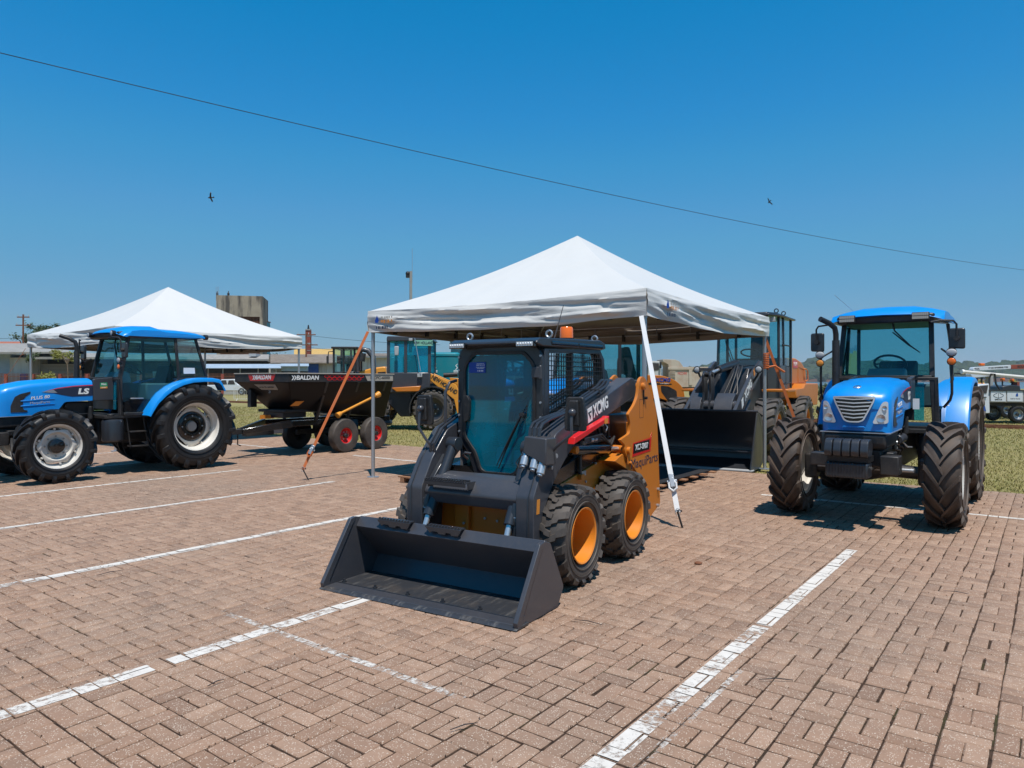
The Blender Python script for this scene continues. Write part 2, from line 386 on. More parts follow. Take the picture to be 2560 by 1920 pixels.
BF = np.array([(0, 1, 5, 4), (1, 2, 6, 5), (2, 3, 7, 6), (3, 0, 4, 7), (4, 5, 9, 8), (5, 6, 10, 9), (6, 7, 11, 10), (7, 4, 8, 11), (8, 9, 10, 11)])
BT = brick_v(BL-.004, BW-.004)
mebs = []
for k in range(8):                                # chipped, slightly uneven brick outlines
    x, y = (BL-.004)/2, (BW-.004)/2; r = random.Random(k); pts = []
    for (u, v) in ((-x, -y), (-x*.3, -y), (x*.4, -y), (x, -y), (x, 0), (x, y), (x*.35, y), (-x*.4, y), (-x, y), (-x, .1*y)):
        c_ = abs(u) == x and abs(v) == y; pts.append((u*(1-(r.random()*.025 if c_ else r.random()*.01)), v*(1-(r.random()*.05 if c_ else r.random()*.035))))
    n = len(pts); vs = [(u, v, -.05) for u, v in pts]+[(u, v, -.005) for u, v in pts]+[(u-math.copysign(.004+r.random()*.003, u), v-math.copysign(.004+r.random()*.003, v), 0) for u, v in pts]
    m_ = bpy.data.meshes.new('brick'); m_.from_pydata(vs, [], [(i, (i+1) % n, n+(i+1) % n, n+i) for i in range(n)]+[(n+i, n+(i+1) % n, 2*n+(i+1) % n, 2*n+i) for i in range(n)]+[tuple(range(2*n, 3*n))]); m_.materials.append(M['brick']); mebs.append(m_)
for q in bricks[:300]:
    o = bpy.data.objects.new('brick', rb.choice(mebs)); C.objects.link(o); o.parent = pave
    o.location = (q[0], q[1], q[3]+.016); o.rotation_euler = (q[4]*1.0, q[5], (0 if q[2] else PI/2)+q[6])
rest = bricks[300:]; n = len(rest)
Q = np.array([(q[0], q[1], q[3]+.016, q[4], q[5], q[6]+(0 if q[2] else PI/2)) for q in rest])
cz, sz = np.cos(Q[:, 5])[:, None], np.sin(Q[:, 5])[:, None]
vx = BT[None, :, 0]; vy = BT[None, :, 1]; vz = BT[None, :, 2]
zz = vz+Q[:, 3][:, None]*vy-Q[:, 4][:, None]*vx+Q[:, 2][:, None]
V = np.stack([cz*vx-sz*vy+Q[:, 0][:, None], sz*vx+cz*vy+Q[:, 1][:, None], zz], -1).reshape(-1, 3)
Fq = (BF[None]+12*np.arange(n)[:, None, None]).reshape(-1, 4)
mef = bpy.data.meshes.new('brick_field'); mef.vertices.add(len(V)); mef.vertices.foreach_set('co', V.ravel())
mef.loops.add(Fq.size); mef.loops.foreach_set('vertex_index', Fq.ravel().astype(np.int32)); mef.polygons.add(len(Fq)); mef.polygons.foreach_set('loop_start', (np.arange(len(Fq))*4).astype(np.int32))
mef.update(calc_edges=True); at = mef.attributes.new('tone', 'FLOAT', 'POINT'); at.data.foreach_set('value', np.repeat(np.random.RandomState(1).rand(n), 12).astype(np.float32))
mef.materials.append(M['brick']); of = bpy.data.objects.new('brick_field', mef); C.objects.link(of); of.parent = pave; stuff(of)

# crumbs of dirt and gravel washed into the joints
rc = np.random.RandomState(8); vs = []; fs = []
for q in bricks[:5200]:
    if rc.rand() < .30: continue
    for k in range(rc.randint(1, 6)):
        t_ = rc.rand()-.5; sd = rc.choice([-1, 1])
        lx, ly = ((t_*BL, sd*(BW/2+.001)) if rc.rand() < .67 else (sd*(BL/2+.001), t_*BW))
        lx += rc.randn()*.003; ly += rc.randn()*.003
        if not q[2]: lx, ly = -ly, lx
        s = .0018+.0045*rc.rand()**2.5; c_ = np.array([q[0]+lx, q[1]+ly, .016+s*.2]); b = len(vs)
        for w_ in ((1, 0, -.5), (-.6, .8, -.5), (-.5, -.9, -.4), (.1, .1, 1)): vs.append(tuple(c_+np.array(w_)*s*(.7+.6*rc.rand())))
        fs += [(b, b+1, b+3), (b+1, b+2, b+3), (b+2, b, b+3)]
m = MB(); m.v = vs; m.f = fs; o = m.build('joint_debris', 'debris', pave, smooth=0, recalc=False); stuff(o)

# painted parking lines, lying on the bricks
def line_mat(name, lo, hi):
    t = NT(name); g = t.new('NewGeometry'); a = t.noise(g.outputs['Position'], 26, 6, .75); b = t.noise(g.outputs['Position'], 2.2, 4, .6)
    f = t.ramp(t.math('ADD', t.math('MULTIPLY', a, .55), t.math('MULTIPLY', b, .45)), [(lo, (0, 0, 0)), (hi, (1, 1, 1))])
    c = t.mix(t.noise(g.outputs['Position'], 14, 4), (.72, .68, .62), (.52, .46, .40)); c = t.mix(.0, c, c)
    p = t.new('BsdfPrincipled'); t.link(c, p.inputs[0]); p.inputs['Roughness'].default_value = .8; tr = t.new('BsdfTransparent'); ms = t.new('MixShader'); o = t.new('OutputMaterial')
    t.link(f, ms.inputs[0]); t.link(tr.outputs[0], ms.inputs[1]); t.link(p.outputs[0], ms.inputs[2]); t.link(ms.outputs[0], o.inputs[0]); return t.m
M['semi'] = line_mat('half worn parking line paint', .41, .50); M['line'] = line_mat('parking line paint', .36, .46); M['worn'] = line_mat('worn parking line paint', .45, .56)
barr = np.array([(q[0], q[1], q[2], q[3], q[4], q[5], q[6]) for q in bricks])
def pline(a0, a1, b0, b1, mat, gaps=(), along=0):
    m = MB()
    la = np.where(barr[:, 2] > 0, BL, BW)/2-.0030; lb = np.where(barr[:, 2] > 0, BW, BL)/2-.0030
    sel = np.where((barr[:, 0]+la > a0) & (barr[:, 0]-la < a1) & (barr[:, 1]+lb > b0) & (barr[:, 1]-lb < b1))[0]
    for i in sel:
        q = barr[i]; u0, u1 = max(a0, q[0]-la[i]), min(a1, q[0]+la[i]); v0, v1 = max(b0, q[1]-lb[i]), min(b1, q[1]+lb[i])
        if u1-u0 < .004 or v1-v0 < .004: continue
        s = (q[0], q[1])[along]
        if any(g0 < s < g1 for g0, g1 in gaps): continue
        e = 1 if q[2] > 0 else 0; vs = []
        for u, v in ((u0, v0), (u1, v0), (u1, v1), (u0, v1)):
            du, dv = u-q[0], v-q[1]; lx, ly = (du, dv) if e else (dv, -du)
            vs.append((u, v, q[3]+.016+q[4]*ly-q[5]*lx+.0025))
        m.add(vs, [(0, 1, 2, 3)])
    o = m.build('parking_line', mat, smooth=0, recalc=False); o.rotation_euler = (0, 0, PA); o.location = (0, 0, -.016); struct(o)
pline(-2, 4.66, 1.447, 1.55, 'semi'); pline(4.70, 7.3, 1.447, 1.545, 'line')
pline(-2, 3.9, 1.345, 1.385, 'worn')
pline(-3, 4.2, 3.945, 4.055, 'semi', [(1.95, 2.02)]); pline(4.2, 7.3, 3.945, 4.055, 'worn')
pline(-4, 2.2, 6.45, 6.56, 'semi'); pline(2.2, 7.3, 6.45, 6.56, 'line')
pline(-4, 7.3, 9.0, 9.1, 'line'); pline(-4, 7.25, 11.5, 11.6, 'line'); pline(-4, 7.3, 14.05, 14.15, 'line'); pline(-4, 7.3, 16.6, 16.7, 'line')
pline(2.69, 2.75, 2.35, 4.6, 'worn', along=1)
pline(10.05, 10.14, -6, 30, 'line', [(-2.6, -1.5), (3.2, 5.5), (11.9, 14.2), (8.1, 8.6)], along=1)

# grass blades beyond the paving
rs = np.random.RandomState(5); N = 260000
Zb = 8.5+36*rs.rand(N)**1.9; Xb = (rs.rand(N)*2-1)*(Zb*.74+3)
aa = .603*Xb+.798*Zb; keep = aa > EDGE-.04+.05*np.sin(Xb*7)+.03*rs.rand(N); Xb, Zb = Xb[keep], Zb[keep]; n = len(Xb)
hgt = (.015+.032*rs.rand(n))*(1+Zb*.012); wd = .003+.0004*Zb; th = rs.rand(n)*PI; ln = rs.randn(n, 2)*.018
P0 = np.stack([Xb-np.cos(th)*wd, Zb-np.sin(th)*wd, np.full(n, -.05)], -1); P1 = np.stack([Xb+np.cos(th)*wd, Zb+np.sin(th)*wd, np.full(n, -.05)], -1)
P2 = np.stack([Xb+ln[:, 0], Zb+ln[:, 1], -.05+hgt], -1)
Vg = np.stack([P0, P1, P2], 1).reshape(-1, 3); me = bpy.data.meshes.new('grass'); me.vertices.add(3*n); me.vertices.foreach_set('co', Vg.ravel())
me.loops.add(3*n); me.loops.foreach_set('vertex_index', np.arange(3*n, dtype=np.int32)); me.polygons.add(n); me.polygons.foreach_set('loop_start', (np.arange(n)*3).astype(np.int32)); me.update(calc_edges=True)
me.materials.append(M['blade']); o = bpy.data.objects.new('grass', me); C.objects.link(o); stuff(o)

# old railway track across the grass
for k, nm in ((29.6, 'rail'), (30.7, 'rail')):
    m = MB(); m.bb((k-.03, -40, -.05), (k+.03, 80, .03)); m.bb((k-.05, -40, -.05), (k+.05, 80, -.04)); o = m.build('railway_track', 'rust', smooth=0); o.rotation_euler = (0, 0, PA); struct(o)

# far shore: forested hills
def foliage(name, c1, c2, c3):
    t = NT(name); co = t.new('NewGeometry').outputs['Position']; s = t.new('Mapping'); t.link(co, s.inputs[0])
    n = t.noise(s.outputs[0], .9, 5, .7); n2 = t.noise(s.outputs[0], .06, 4, .6)
    c = t.mix(t.ramp(n, [(.35, (0, 0, 0)), (.7, (1, 1, 1))]), c1, c2); c = t.mix(t.ramp(n2, [(.45, (0, 0, 0)), (.6, (1, 1, 1))]), c, c3)
    return t.out(c, .85, 0, None, spec=.15)
M['forest'] = foliage('forest canopy', (.030, .052, .024), (.055, .075, .03), (.04, .055, .032))
M['cliff'] = concrete('red river bank', (.30, .14, .08), (.22, .12, .08), .05)
def forest(name, x0, x1, Z, hf, n, seed, size, mat='forest'):
    r = random.Random(seed); ico = bmesh.new(); bmesh.ops.create_icosphere(ico, subdivisions=2, radius=1)
    iv = [v.co.copy() for v in ico.verts]; fi = [[v.index for v in f.verts] for f in ico.faces]; ico.free()
    vs = []; fs = []
    step = (x1-x0)/60
    for k in range(61):
        x = x0+k*step; vs += [(x, Z, -1.0), (x, Z+4, .4), (x, Z+160, hf(x)*.8), (x, Z+400, hf(x)*.7)]
    for k in range(60):
        for j in range(3): fs.append((4*k+j, 4*k+4+j, 4*k+5+j, 4*k+1+j))
    for i in range(n):
        x = r.uniform(x0, x1); u = r.random(); y = Z+6+u*160; z = .4+u*hf(x)*.8; s = size*r.uniform(.6, 1.25)
        if r.random() < .06: s *= 1.45
        b = len(vs); ph = r.random()*9
        for v in iv:
            d = 1+.38*noise.noise(v*2.2+Vector((ph, i, 0))); vs.append((x+v.x*s*d*1.15, y+v.y*s*d, z+s*.55+v.z*s*d*.85))
        fs += [tuple(q+b for q in f) for f in fi]
    m = MB(); m.v = vs; m.f = fs; return stuff(m.build(name, mat, smooth=0, recalc=False))
forest('forested_far_shore', 380, 1350, 1350, lambda x: 22+12*min(1, max(0, (x-450)/300))+5*math.sin(x*.012)+3*math.sin(x*.05), 3600, 2, 9.5)
forest('distant_forested_hills', -400, 1900, 4200, lambda x: 34+14*math.sin(x*.0016+1)+8*math.sin(x*.006), 1500, 4, 26)
m = MB(); m.add([(x, 1346+3*math.sin(x*.1), z+(4+2*math.sin(x*.031)+2*math.sin(x*.09))*(z > 0)) for z in (-1.2, .5) for x in range(430, 1350, 10)], [(i, i+1, 92+i+1, 92+i) for i in range(91)])
struct(m.build('river_bank', 'cliff', smooth=0))
# ------------------------------------------------------------------ canopy tents
def cloth_mat(name, c, dirt):
    t = NT(name); co = t.coord(); n = t.noise(co, 1.3, 6, .6); w = t.noise(t.coord('Object', (.6, .6, 2.6)), 2.2, 4, .5, .8); w2 = t.noise(co, 16, 3, .6, .8)
    cc = t.mix(t.math('MULTIPLY', n, .25), c, dirt)
    h = t.math('ADD', w, t.math('MULTIPLY', w2, .12))
    p = t.new('BsdfPrincipled'); t.link(cc, p.inputs[0]); p.inputs['Roughness'].default_value = .42; t.link(t.bump(h, .04, .35), p.inputs['Normal'])
    tl = t.new('BsdfTranslucent'); tl.inputs[0].default_value = (.62, .5, .4, 1); ms = t.new('MixShader'); ms.inputs[0].default_value = .05; o = t.new('OutputMaterial')
    t.link(p.outputs[0], ms.inputs[1]); t.link(tl.outputs[0], ms.inputs[2]); t.link(ms.outputs[0], o.inputs[0]); return t.m
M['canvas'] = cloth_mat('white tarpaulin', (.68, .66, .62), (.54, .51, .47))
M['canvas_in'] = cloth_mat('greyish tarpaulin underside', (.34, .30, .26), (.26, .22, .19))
def tent(loc, ang, lx, ly, eave, peak, val, label, seed, leglab=None, vis=True):
    T = thing('canopy_tent', label, 'canopy tent', loc, ang, 'white canopy tents')
    c = [(0, 0), (-lx, 0), (-lx, ly), (0, ly)]; pk = (-lx/2, ly/2, peak)
    m = MB(); mi = MB()
    for k in range(4):
        a, b = c[k], c[(k+1) % 4]
        def fn(u, v, a=a, b=b, k=k, dz=0.):
            ex, ey = lerp(a[0], b[0], u), lerp(a[1], b[1], u); sg = .045*math.sin(PI*u)
            z0 = eave-sg; x, y, z = lerp(ex, pk[0], v), lerp(ey, pk[1], v), lerp(z0, pk[2], v)
            ph = noise.noise(Vector((u*9, v*1.2, seed+k*7)))
            z -= .10*math.sin(PI*v)*(1-.3*math.sin(PI*u)); z += .016*ph*(1-v)*min(1, 6*u*(1-u)*2)
            z += .006*noise.noise(Vector((x*2.2, y*2.2, seed)))*min(1, 6*u*(1-u)*2)*math.sin(PI*min(1, v+.03))
            return (x, y, z+dz)
        m.grid(fn, 48, 30); mi.grid(lambda u, v: fn(u, v, dz=-.045), 24, 12)
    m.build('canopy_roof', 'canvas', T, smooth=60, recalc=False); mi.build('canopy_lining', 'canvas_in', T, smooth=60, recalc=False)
    for k in range(4):
        a, b = Vector(c[k]), Vector(c[(k+1) % 4]); d = (b-a); nn = Vector((d.y, -d.x)).normalized(); nn = nn if nn.dot(Vector((-lx/2, ly/2))-a) < 0 else -nn
        def fv(u, v, inn=0):
            p = a+d*(u*1.0076-.0038); e = min(1, 8*u*(1-u)); L = d.length*u
            q = .055*noise.noise(Vector((L*.45, v*2.2+L*.25+.4*noise.noise(Vector((L*.8, 2, seed))), seed+k*3)))+.028*noise.noise(Vector((L*.9+v*1.2, v*6+L*.5, seed+9)))+.004*noise.noise(Vector((L*5+v*3, v*9, seed+4)))
            if u < .12 or u > .88: q += .03*math.sin(v*14+u*30)*e*v
            off = .018+(q*2.0+.02)*math.sin(PI*min(1, v*.85+.08))*(.35+.65*e)
            z = eave-.045*math.sin(PI*u)-v*(val+.02*noise.noise(Vector((L*1.1, 3, seed+k)))+.02*math.sin(PI*u))
            return (p.x+nn.x*(off-.014*inn), p.y+nn.y*(off-.014*inn), z)
        mv = MB().grid(fv, 110, 16); mv.build('valance', 'canvas', T, smooth=60, recalc=False)
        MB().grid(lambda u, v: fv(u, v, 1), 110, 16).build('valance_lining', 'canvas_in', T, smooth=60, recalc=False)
        # eave truss: two rails, struts, black tie loops
        r1 = MB(); i0 = a-nn*.05+d.normalized()*.05; i1 = b-nn*.05-d.normalized()*.05
        for z, r in ((eave-.06, .016), (eave-val+.10, .016)): r1.cyl((i0.x, i0.y, z), (i1.x, i1.y, z), r, 8)
        for q in range(1, 7): p = i0.lerp(i1, q/7); r1.cyl((p.x, p.y, eave-.06), (p.x, p.y, eave-val+.10), .009, 6)
        r1.build('truss_rail', 'steel', T)
        for q in range(6):
            p = i0.lerp(i1, (q+.62)/6.2); z = eave-val+.085; dd = d.normalized()
            l = MB(); l.hexa([(p.x+dd.x*s*.028+nn.x*w, p.y+dd.y*s*.028+nn.y*w, z+h) for h in (-.10, .045) for s, w in ((-1, -.025), (1, -.025), (1, .025), (-1, .025))]); l.build('tie_loop', 'black', T)
    for k, (x, y) in enumerate(c):
        ix, iy = (.04 if x < 0 else -.04), (.04 if y == 0 else -.04)
        leg = MB().cyl((x+ix, y+iy, .01), (x+ix, y+iy, eave-.04), .030, 16).build('leg', 'steel', T)
        MB().cyl((x+ix, y+iy, 0), (x+ix, y+iy, .012), .10, 20).build('base_plate', 'steel', leg)
        MB().cyl((x+ix, y+iy, eave-val-.02), (x+ix, y+iy, eave-val+.04), .038, 16).build('collar', 'steel', leg)
    r = MB()
    for x, y in c: r.cyl((x*.96-.06, y*.96+.06, eave-.10), (pk[0], pk[1], peak-.34), .018, 8)
    r.build('roof_frame', 'steel', T)
    return T
tA = tent((1.66, 8.83, 0), 36.2, 4.97, 5.0, 2.745, 4.10, .345, 'large white canopy tent standing over the skid loader and rubber matted deck', 3)
tB = tent((-8.95, 16.05, 0), 37.1, 4.98, 5.0, 2.83, 4.16, .345, 'white canopy tent behind the blue tractor at the left', 21)
def tent_logo(T, x, y, z, right, s=1., face=None):
    n = Vector(right).cross(Vector((0, 0, 1))); r = Vector(right)
    m = MB()
    pts = [(r.x*u*s+x+n.x*.004, r.y*u*s+y+n.y*.004, z+v*s) for u, v in [(-.05, -.05), (.01, -.055), (.035, -.02), (.02, .02), (-.01, .07), (-.03, .03), (-.055, -.01)]]
    m.add(pts, [tuple(range(7))]); o = m.build('printed_drop_logo', 'logo_blue', T, smooth=0, recalc=False)
    def at(u, v): return (x+r.x*u*s+n.x*.005, y+r.y*u*s+n.y*.005, z+v*s)
    smallprint(T, at(.21, .025), right, .26*s, .04*s, 'grey_print', 2); smallprint(T, at(.21, -.035), right, .26*s, .05*s, 'label_orange', 3); smallprint(T, at(.12, -.13), right, .30*s, .045*s, 'logo_dark', 4)
tent_logo(tA, -4.97+.30, -.105, 2.58, (1, 0, 0))
tent_logo(tA, .105, .42, 2.57, (0, 1, 0), .95)

# ------------------------------------------------------------------ ratchet straps and stakes
def strap(name, label, top, base, mat, rt=.15, w=.035, lean=(-.12, 0), grp='ratchet guy straps of the tents'):
    T = thing(name, label, 'ratchet strap', (0, 0, 0), 0, grp)
    top, base = Vector(top), Vector(base); st = base+Vector((lean[0], lean[1], .17)); rp = st.lerp(top, rt)
    s = (top-st).normalized().cross(Vector((.2, 1, .1))).normalized()*w/2; nrm = (top-st).normalized().cross(s).normalized()*.0018
    for a, b in ((st, rp), (rp, top)):
        m = MB(); m.hexa([a-s-nrm, a+s-nrm, a+s+nrm, a-s+nrm, b-s-nrm, b+s-nrm, b+s+nrm, b-s+nrm]); m.build('webbing', mat, T)
    d = (top-st).normalized(); Rm = Matrix((s.normalized(), nrm.normalized(), d)).transposed()
    m = MB(); m.box(rp+nrm*14, (.055, .035, .15), Rm); m.box(rp+nrm*26-d*.02, (.05, .012, .11), Rm); m.cyl(rp-s*2, rp+s*2, .018, 10); m.build('ratchet', 'steel', T, bev=.004)
    m = MB()
    for k in range(3): m.tube([rp+s*(1.6*math.sin(q*1.05+k))+d*(.06*math.cos(q*1.05+k)-.06)+nrm*(10+6*k) for q in range(7)], .012, 6)
    m.build('webbing_bundle', mat, T)
    m = MB(); e = base+Vector((-lean[0]*.25, -lean[1]*.25, -.12)); m.tube([e, st+(st-base)*.05], .011, 8); m.tube([st+(st-base)*.05, st+(st-base)*.05+Vector((.05, .02, .0))], .011, 8); m.build('stake', 'black', T)
    m = MB(); m.tube([st+Vector((.03*math.cos(q*.9), 0, .04*math.sin(q*.9))) for q in range(8)], .004, 6); m.build('hook', 'steel', T)
    return T
strap('ratchet_strap', 'orange ratchet strap pegged to the paving left of the front left tent pole', (-2.36, 11.68, 2.40), (-3.24, 11.46, 0), 'orangestrap', .14, .045)
strap('ratchet_strap', 'white ratchet strap from the near tent pole to a peg by the skid loader', (1.60, 8.82, 2.40), (1.87, 7.74, 0), 'whitestrap', .14, .055, (-.07, 0))
strap('ratchet_strap', 'orange ratchet strap wound on the far right tent pole beside the wheel loader', (4.56, 12.85, 2.38), (5.50, 12.9, 0), 'orangestrap', .12, .05)
m = MB(); x, y = 4.575, 12.83
for k in range(9): m.tube([(x+.045*math.cos(a*.7), y+.045*math.sin(a*.7), 1.80+k*.032+.004*a) for a in range(10)], .011, 6)
m.tube([(x, y, 1.83), (x+.15, y-.02, 1.86), (x+.28, y, 1.78), (x+.33, y, 1.75)], .02, 6)
o = m.build('strap_coil', 'orangestrap'); tag(o, 'spare orange strap wound round the far right tent pole', 'strap coil')
strap('ratchet_strap', 'thin rust brown guy rope on the left pole of the left tent', (-12.93, 18.95, 2.45), (-13.6, 17.9, 0), 'rust', .3, .012)

# ------------------------------------------------------------------ rubber matted timber deck under the tent
T = thing('timber_deck', 'low timber deck topped with black rubber mats under the large tent', 'timber deck', tuple(ab(7.85, 8.15)), 37.1)
# local y runs along the paving direction a, local x along -b
for k in range(8):
    MB().bb((.02+k*.46, 0.0, 0), (.10+k*.46, 3.5, .075)).build('joist', 'wood', T, bev=.004)
for k in range(10):
    MB().bb((-.03, .0+k*.385, .078), (3.75, .12+k*.385, .102)).build('plank', 'wood', T, bev=.003)
MB().bb((.02, .05, .104), (3.66, 1.75, .118)).build('rubber_mat', 'mat', T, bev=.003); MB().bb((.02, 1.765, .104), (3.66, 3.55, .118)).build('rubber_mat', 'mat', T, bev=.003)
# ------------------------------------------------------------------ tyres and wheels
def tyre(parent, R_, rr, W, n, lh, lw, delta, mat='tyre', kind='ag', x0=.02):
    m = MB(); h = W/2; Rb = R_-lh
    prof = [(rr-.004, -h*.72), (rr+.02, -h*.86), (lerp(rr, Rb, .35), -h*1.0), (lerp(rr, Rb, .6), -h*1.03), (lerp(rr, Rb, .85), -h*.97), (Rb-.012, -h*.82), (Rb, -h*.4), (Rb+.004, 0)]
    prof = prof+[(r, -a) for r, a in prof[-2::-1]]
    if kind == 'guard': prof = [(r, a*1.0) for r, a in prof]
    m.lathe(prof, 64)
    if kind in ('skid', 'ag', 'block'):
        for rr2 in ((.30, .62) if kind == 'skid' else (.22, .5)):
            r0 = lerp(rr, Rb, rr2)
            for sd in (-1, 1): m.lathe([(r0-.006, sd*h*.98), (r0-.003, sd*(h*1.035+.002)), (r0+.003, sd*(h*1.035+.002)), (r0+.006, sd*h*.98)], 64)
    def sec(s):                      # path from the crown (0) over the shoulder (1) and down the wall (>1)
        if s <= 1: x = lerp(-x0, h*.97, s); rb = Rb-.006-.018*(max(0, s-.6)/.4)**2; rt = R_-.010*s**3
        else: q = s-1; x = h*.97+min(1, q*4)*h*.075; rb = Rb-.024-q*(Rb-rr)*.60; rt = R_-.014-q*(R_-rr)*.56
        return x, rb, rt
    for sd in (-1, 1):
        for k in range(n):
            th0 = 2*PI*(k+(.5 if sd > 0 else 0))/n
            rings = []
            if kind == 'ag': ss = [0, .12, .35, .6, .85, 1.0, 1.25, 1.5]; wf = [.6, 1, .95, .95, 1.05, 1.2, 1.3, 1.2]
            elif kind == 'skid': ss = [0, .3, .34, .62, .66, 1.0, 1.22]; wf = [.8, 1.0, 1.0, 1.05, 1.05, 1.25, 1.2]
            elif kind == 'block': ss = [0, .5, .8, 1.0, 1.2]; wf = [1, 1, 1.05, 1.1, 1.1]
            for s, f in zip(ss, wf):
                x, rb, rt = sec(s)
                th = th0-delta*(min(s, 1)**.85)
                if kind == 'skid': th = th0-delta*(.62*s+(.16 if s > .31 else 0)+(.22 if s > .64 else 0))
                w = lw/2*f/R_; wt = w*.78
                outx = .012 if s > 1 else 0
                pb = [(rb, th-w), (rb, th+w), (rt, th+wt), (rt, th-wt)]
                g = [((x+(outx if j > 1 else -.004))*sd, -r*math.sin(a), r*math.cos(a)) for j, (r, a) in enumerate(pb)]
                if s > 1: g = [((x-.012 if j in (0, 3) and False else x+(.010 if j > 1 else -.01))*sd, -r*math.sin(a), r*math.cos(a)) for j, (r, a) in enumerate(pb)]
                rings.append(g)
            m.loft(rings)
    return m.build('tyre', mat, parent, smooth=45)
def ring_text(parent, s, r, x, size, mat, a0, step):
    pass

# ------------------------------------------------------------------ skid steer loader
SK = thing('skid_loader', 'orange and charcoal skid steer loader with mesh sided cab and lowered front bucket', 'skid loader', (-0.7255, 4.987, 0), 31.7)
# bucket
bk = sub('bucket', SK)
lp = [(.0, .005), (.16, .005), (.16, .022), (.03, .022)]
t = NT('worn bucket steel'); n = t.noise(t.coord('Object', (1, .12, 1)), 26, 6, .7); n2 = t.noise(t.coord(), 3, 5, .7)
c = t.mix(t.ramp(n, [(.52, (0, 0, 0)), (.66, (1, 1, 1))]), (.040, .042, .048), (.12, .115, .11)); c = t.mix(t.math('MULTIPLY', t.ramp(n2, [(.5, (0, 0, 0)), (.7, (1, 1, 1))]), .4), c, (.15, .115, .085))
M['worn_steel'] = t.out(c, .38, .2, t.bump(n, .002, .3))
MB().prism(lp, 0, -.885, .885).build('cutting_edge', 'worn_steel', bk, bev=.003)
MB().bb((-.845, .172, .0245), (.845, .54, .0262)).build('floor_plate', 'worn_steel', bk)
shell = [(.05, .024), (.555, .024), (.64, .15), (.375, .425), (.425, .50), (.462, .485), (.437, .415), (.665, .148), (.578, .004), (.05, .004)]
MB().prism(shell, 0, -.858, .858).build('bucket_shell', 'char', bk, bev=.003)
side = [(.045, .006), (.045, .045), (.325, .475), (.365, .505), (.475, .478), (.672, .128), (.585, .002)]
for s in (-1, 1):
    MB().prism(rnd(side, .015, 2), 0, s*.858, s*.872).build('side_plate', 'char', bk, bev=.002)
    st = [(.02, .012), (.012, .05), (.31, .495), (.365, .505), (.355, .475), (.34, .462), (.085, .06), (.085, .012)]
    MB().prism(st, 0, s*.850, s*.884).build('edge_strip', 'char', bk, bev=.004)
    w = MB(); w.tube([(s*.8535, .07+.255*q/30, .06+.395*q/30) for q in range(31)], [.0045+.0012*math.sin(q*2.4) for q in range(31)], 6); w.build('weld_bead', 'char2', bk)
    MB().bb((s*.872-.006, .03, .0), (s*.872+.006, .12, .075)).build('corner_lug', 'char', bk, bev=.004)
w = MB(); w.bb((-.86, .158, .024), (.86, .168, .029)); w.build('weld_bead', 'char2', bk, bev=.002)
for k in range(6):
    x = -.80+k*.32; b = MB(); b.cyl((x, .185, .022), (x, .185, .036), .018, 6); b.cyl((x, .185, .03), (x, .185, .052), .010, 10); b.build('edge_bolt', 'char2', bk)
Rt = Matrix.Rotation(R(-34), 3, 'X')
for x in (-.46, .02):
    t_ = MB(); t_.bb((x-.16, .375, .500), (x+.16, .435, .512))
    for q in range(11): t_.bb((x-.155+q*.029, .372, .508), (x-.142+q*.029, .385, .522))
    t_.prism([(x-.17, .505), (x+.17, .505), (x+.14, .455), (x+.08, .455), (x+.07, .47), (x+.03, .47), (x+.02, .455), (x-.04, .455), (x-.05, .47), (x-.1, .47), (x-.12, .455)], 1, .366, .378)
    t_.build('step_tread', 'char2', bk, bev=.002)
w = MB(); w.bb((-.86, .392, .418), (.86, .402, .43)); w.build('weld_bead', 'char2', bk)
# arms
armp = [(.70, .27), (.705, .73), (.845, .955), (1.06, 1.185), (1.33, 1.275), (1.62, 1.355), (2.63, 1.635), (2.73, 1.57), (2.68, 1.45), (1.52, 1.15), (1.24, .99), (1.02, .81), (.84, .58), (.79, .27)]
for s in (-1, 1):
    a, b = (.45, .605) if s > 0 else (-.605, -.45)
    arm = MB().prism(rnd(armp, [.01, .02, .03, .04, .04, 0, .05, .05, .05, .1, .1, .06, .04, .01], 3), 0, a, b).build('loader_arm', 'char', SK, bev=.006)
    w = MB(); w.tube([((b if s > 0 else a)-s*.045, y-.006, z+.003) for y, z in [(.70, .32), (.703, .72), (.84, .95), (1.05, 1.18)]], .004, 6); w.build('weld_seam', 'char2', arm)
    # inner flange of the lower arm
    f = MB(); f.prism([(.72, .27), (.72, .62), (.80, .80), (.98, .98), (1.06, .95), (.93, .62), (.90, .27)], 0, (.40 if s > 0 else -.45), (.45 if s > 0 else -.40)); f.build('arm_flange', 'char2', arm, bev=.006)
    tc = sub('tilt_cylinder', SK)
    MB().cyl((s*.37, 1.03, 1.05), (s*.388, .712, .50), .046, 20).build('barrel', 'char2', tc, bev=.004)
    MB().cyl((s*.388, .715, .51), (s*.39, .655, .38), .024, 16).build('rod', 'chrome', tc)
    MB().cyl((s*.37-.05, 1.04, 1.06), (s*.37+.05, 1.04, 1.06), .06, 20).build('pivot_boss', 'char2', tc, bev=.004); MB().cyl((s*.42, .73, .56), (s*.47, .735, .57), .013, 8).cyl((s*.445, .73, .56), (s*.445, .74, .64), .012, 8).build('hose_elbow', 'steel', tc)
    lc = sub('lift_cylinder', SK)
    MB().cyl((s*.56, 1.36, 1.03), (s*.56, 2.12, .975), .047, 20).build('barrel', 'gloss_black', lc, bev=.004)
    MB().cyl((s*.56, 2.1, .975), (s*.56, 2.38, .955), .022, 12).build('rod', 'chrome', lc)
    MB().cyl((s*.50, 2.38, .955), (s*.64, 2.38, .955), .035, 16).cyl((s*.50, 1.38, 1.03), (s*.63, 1.38, 1.03), .032, 16).build('pin', 'orange', lc)
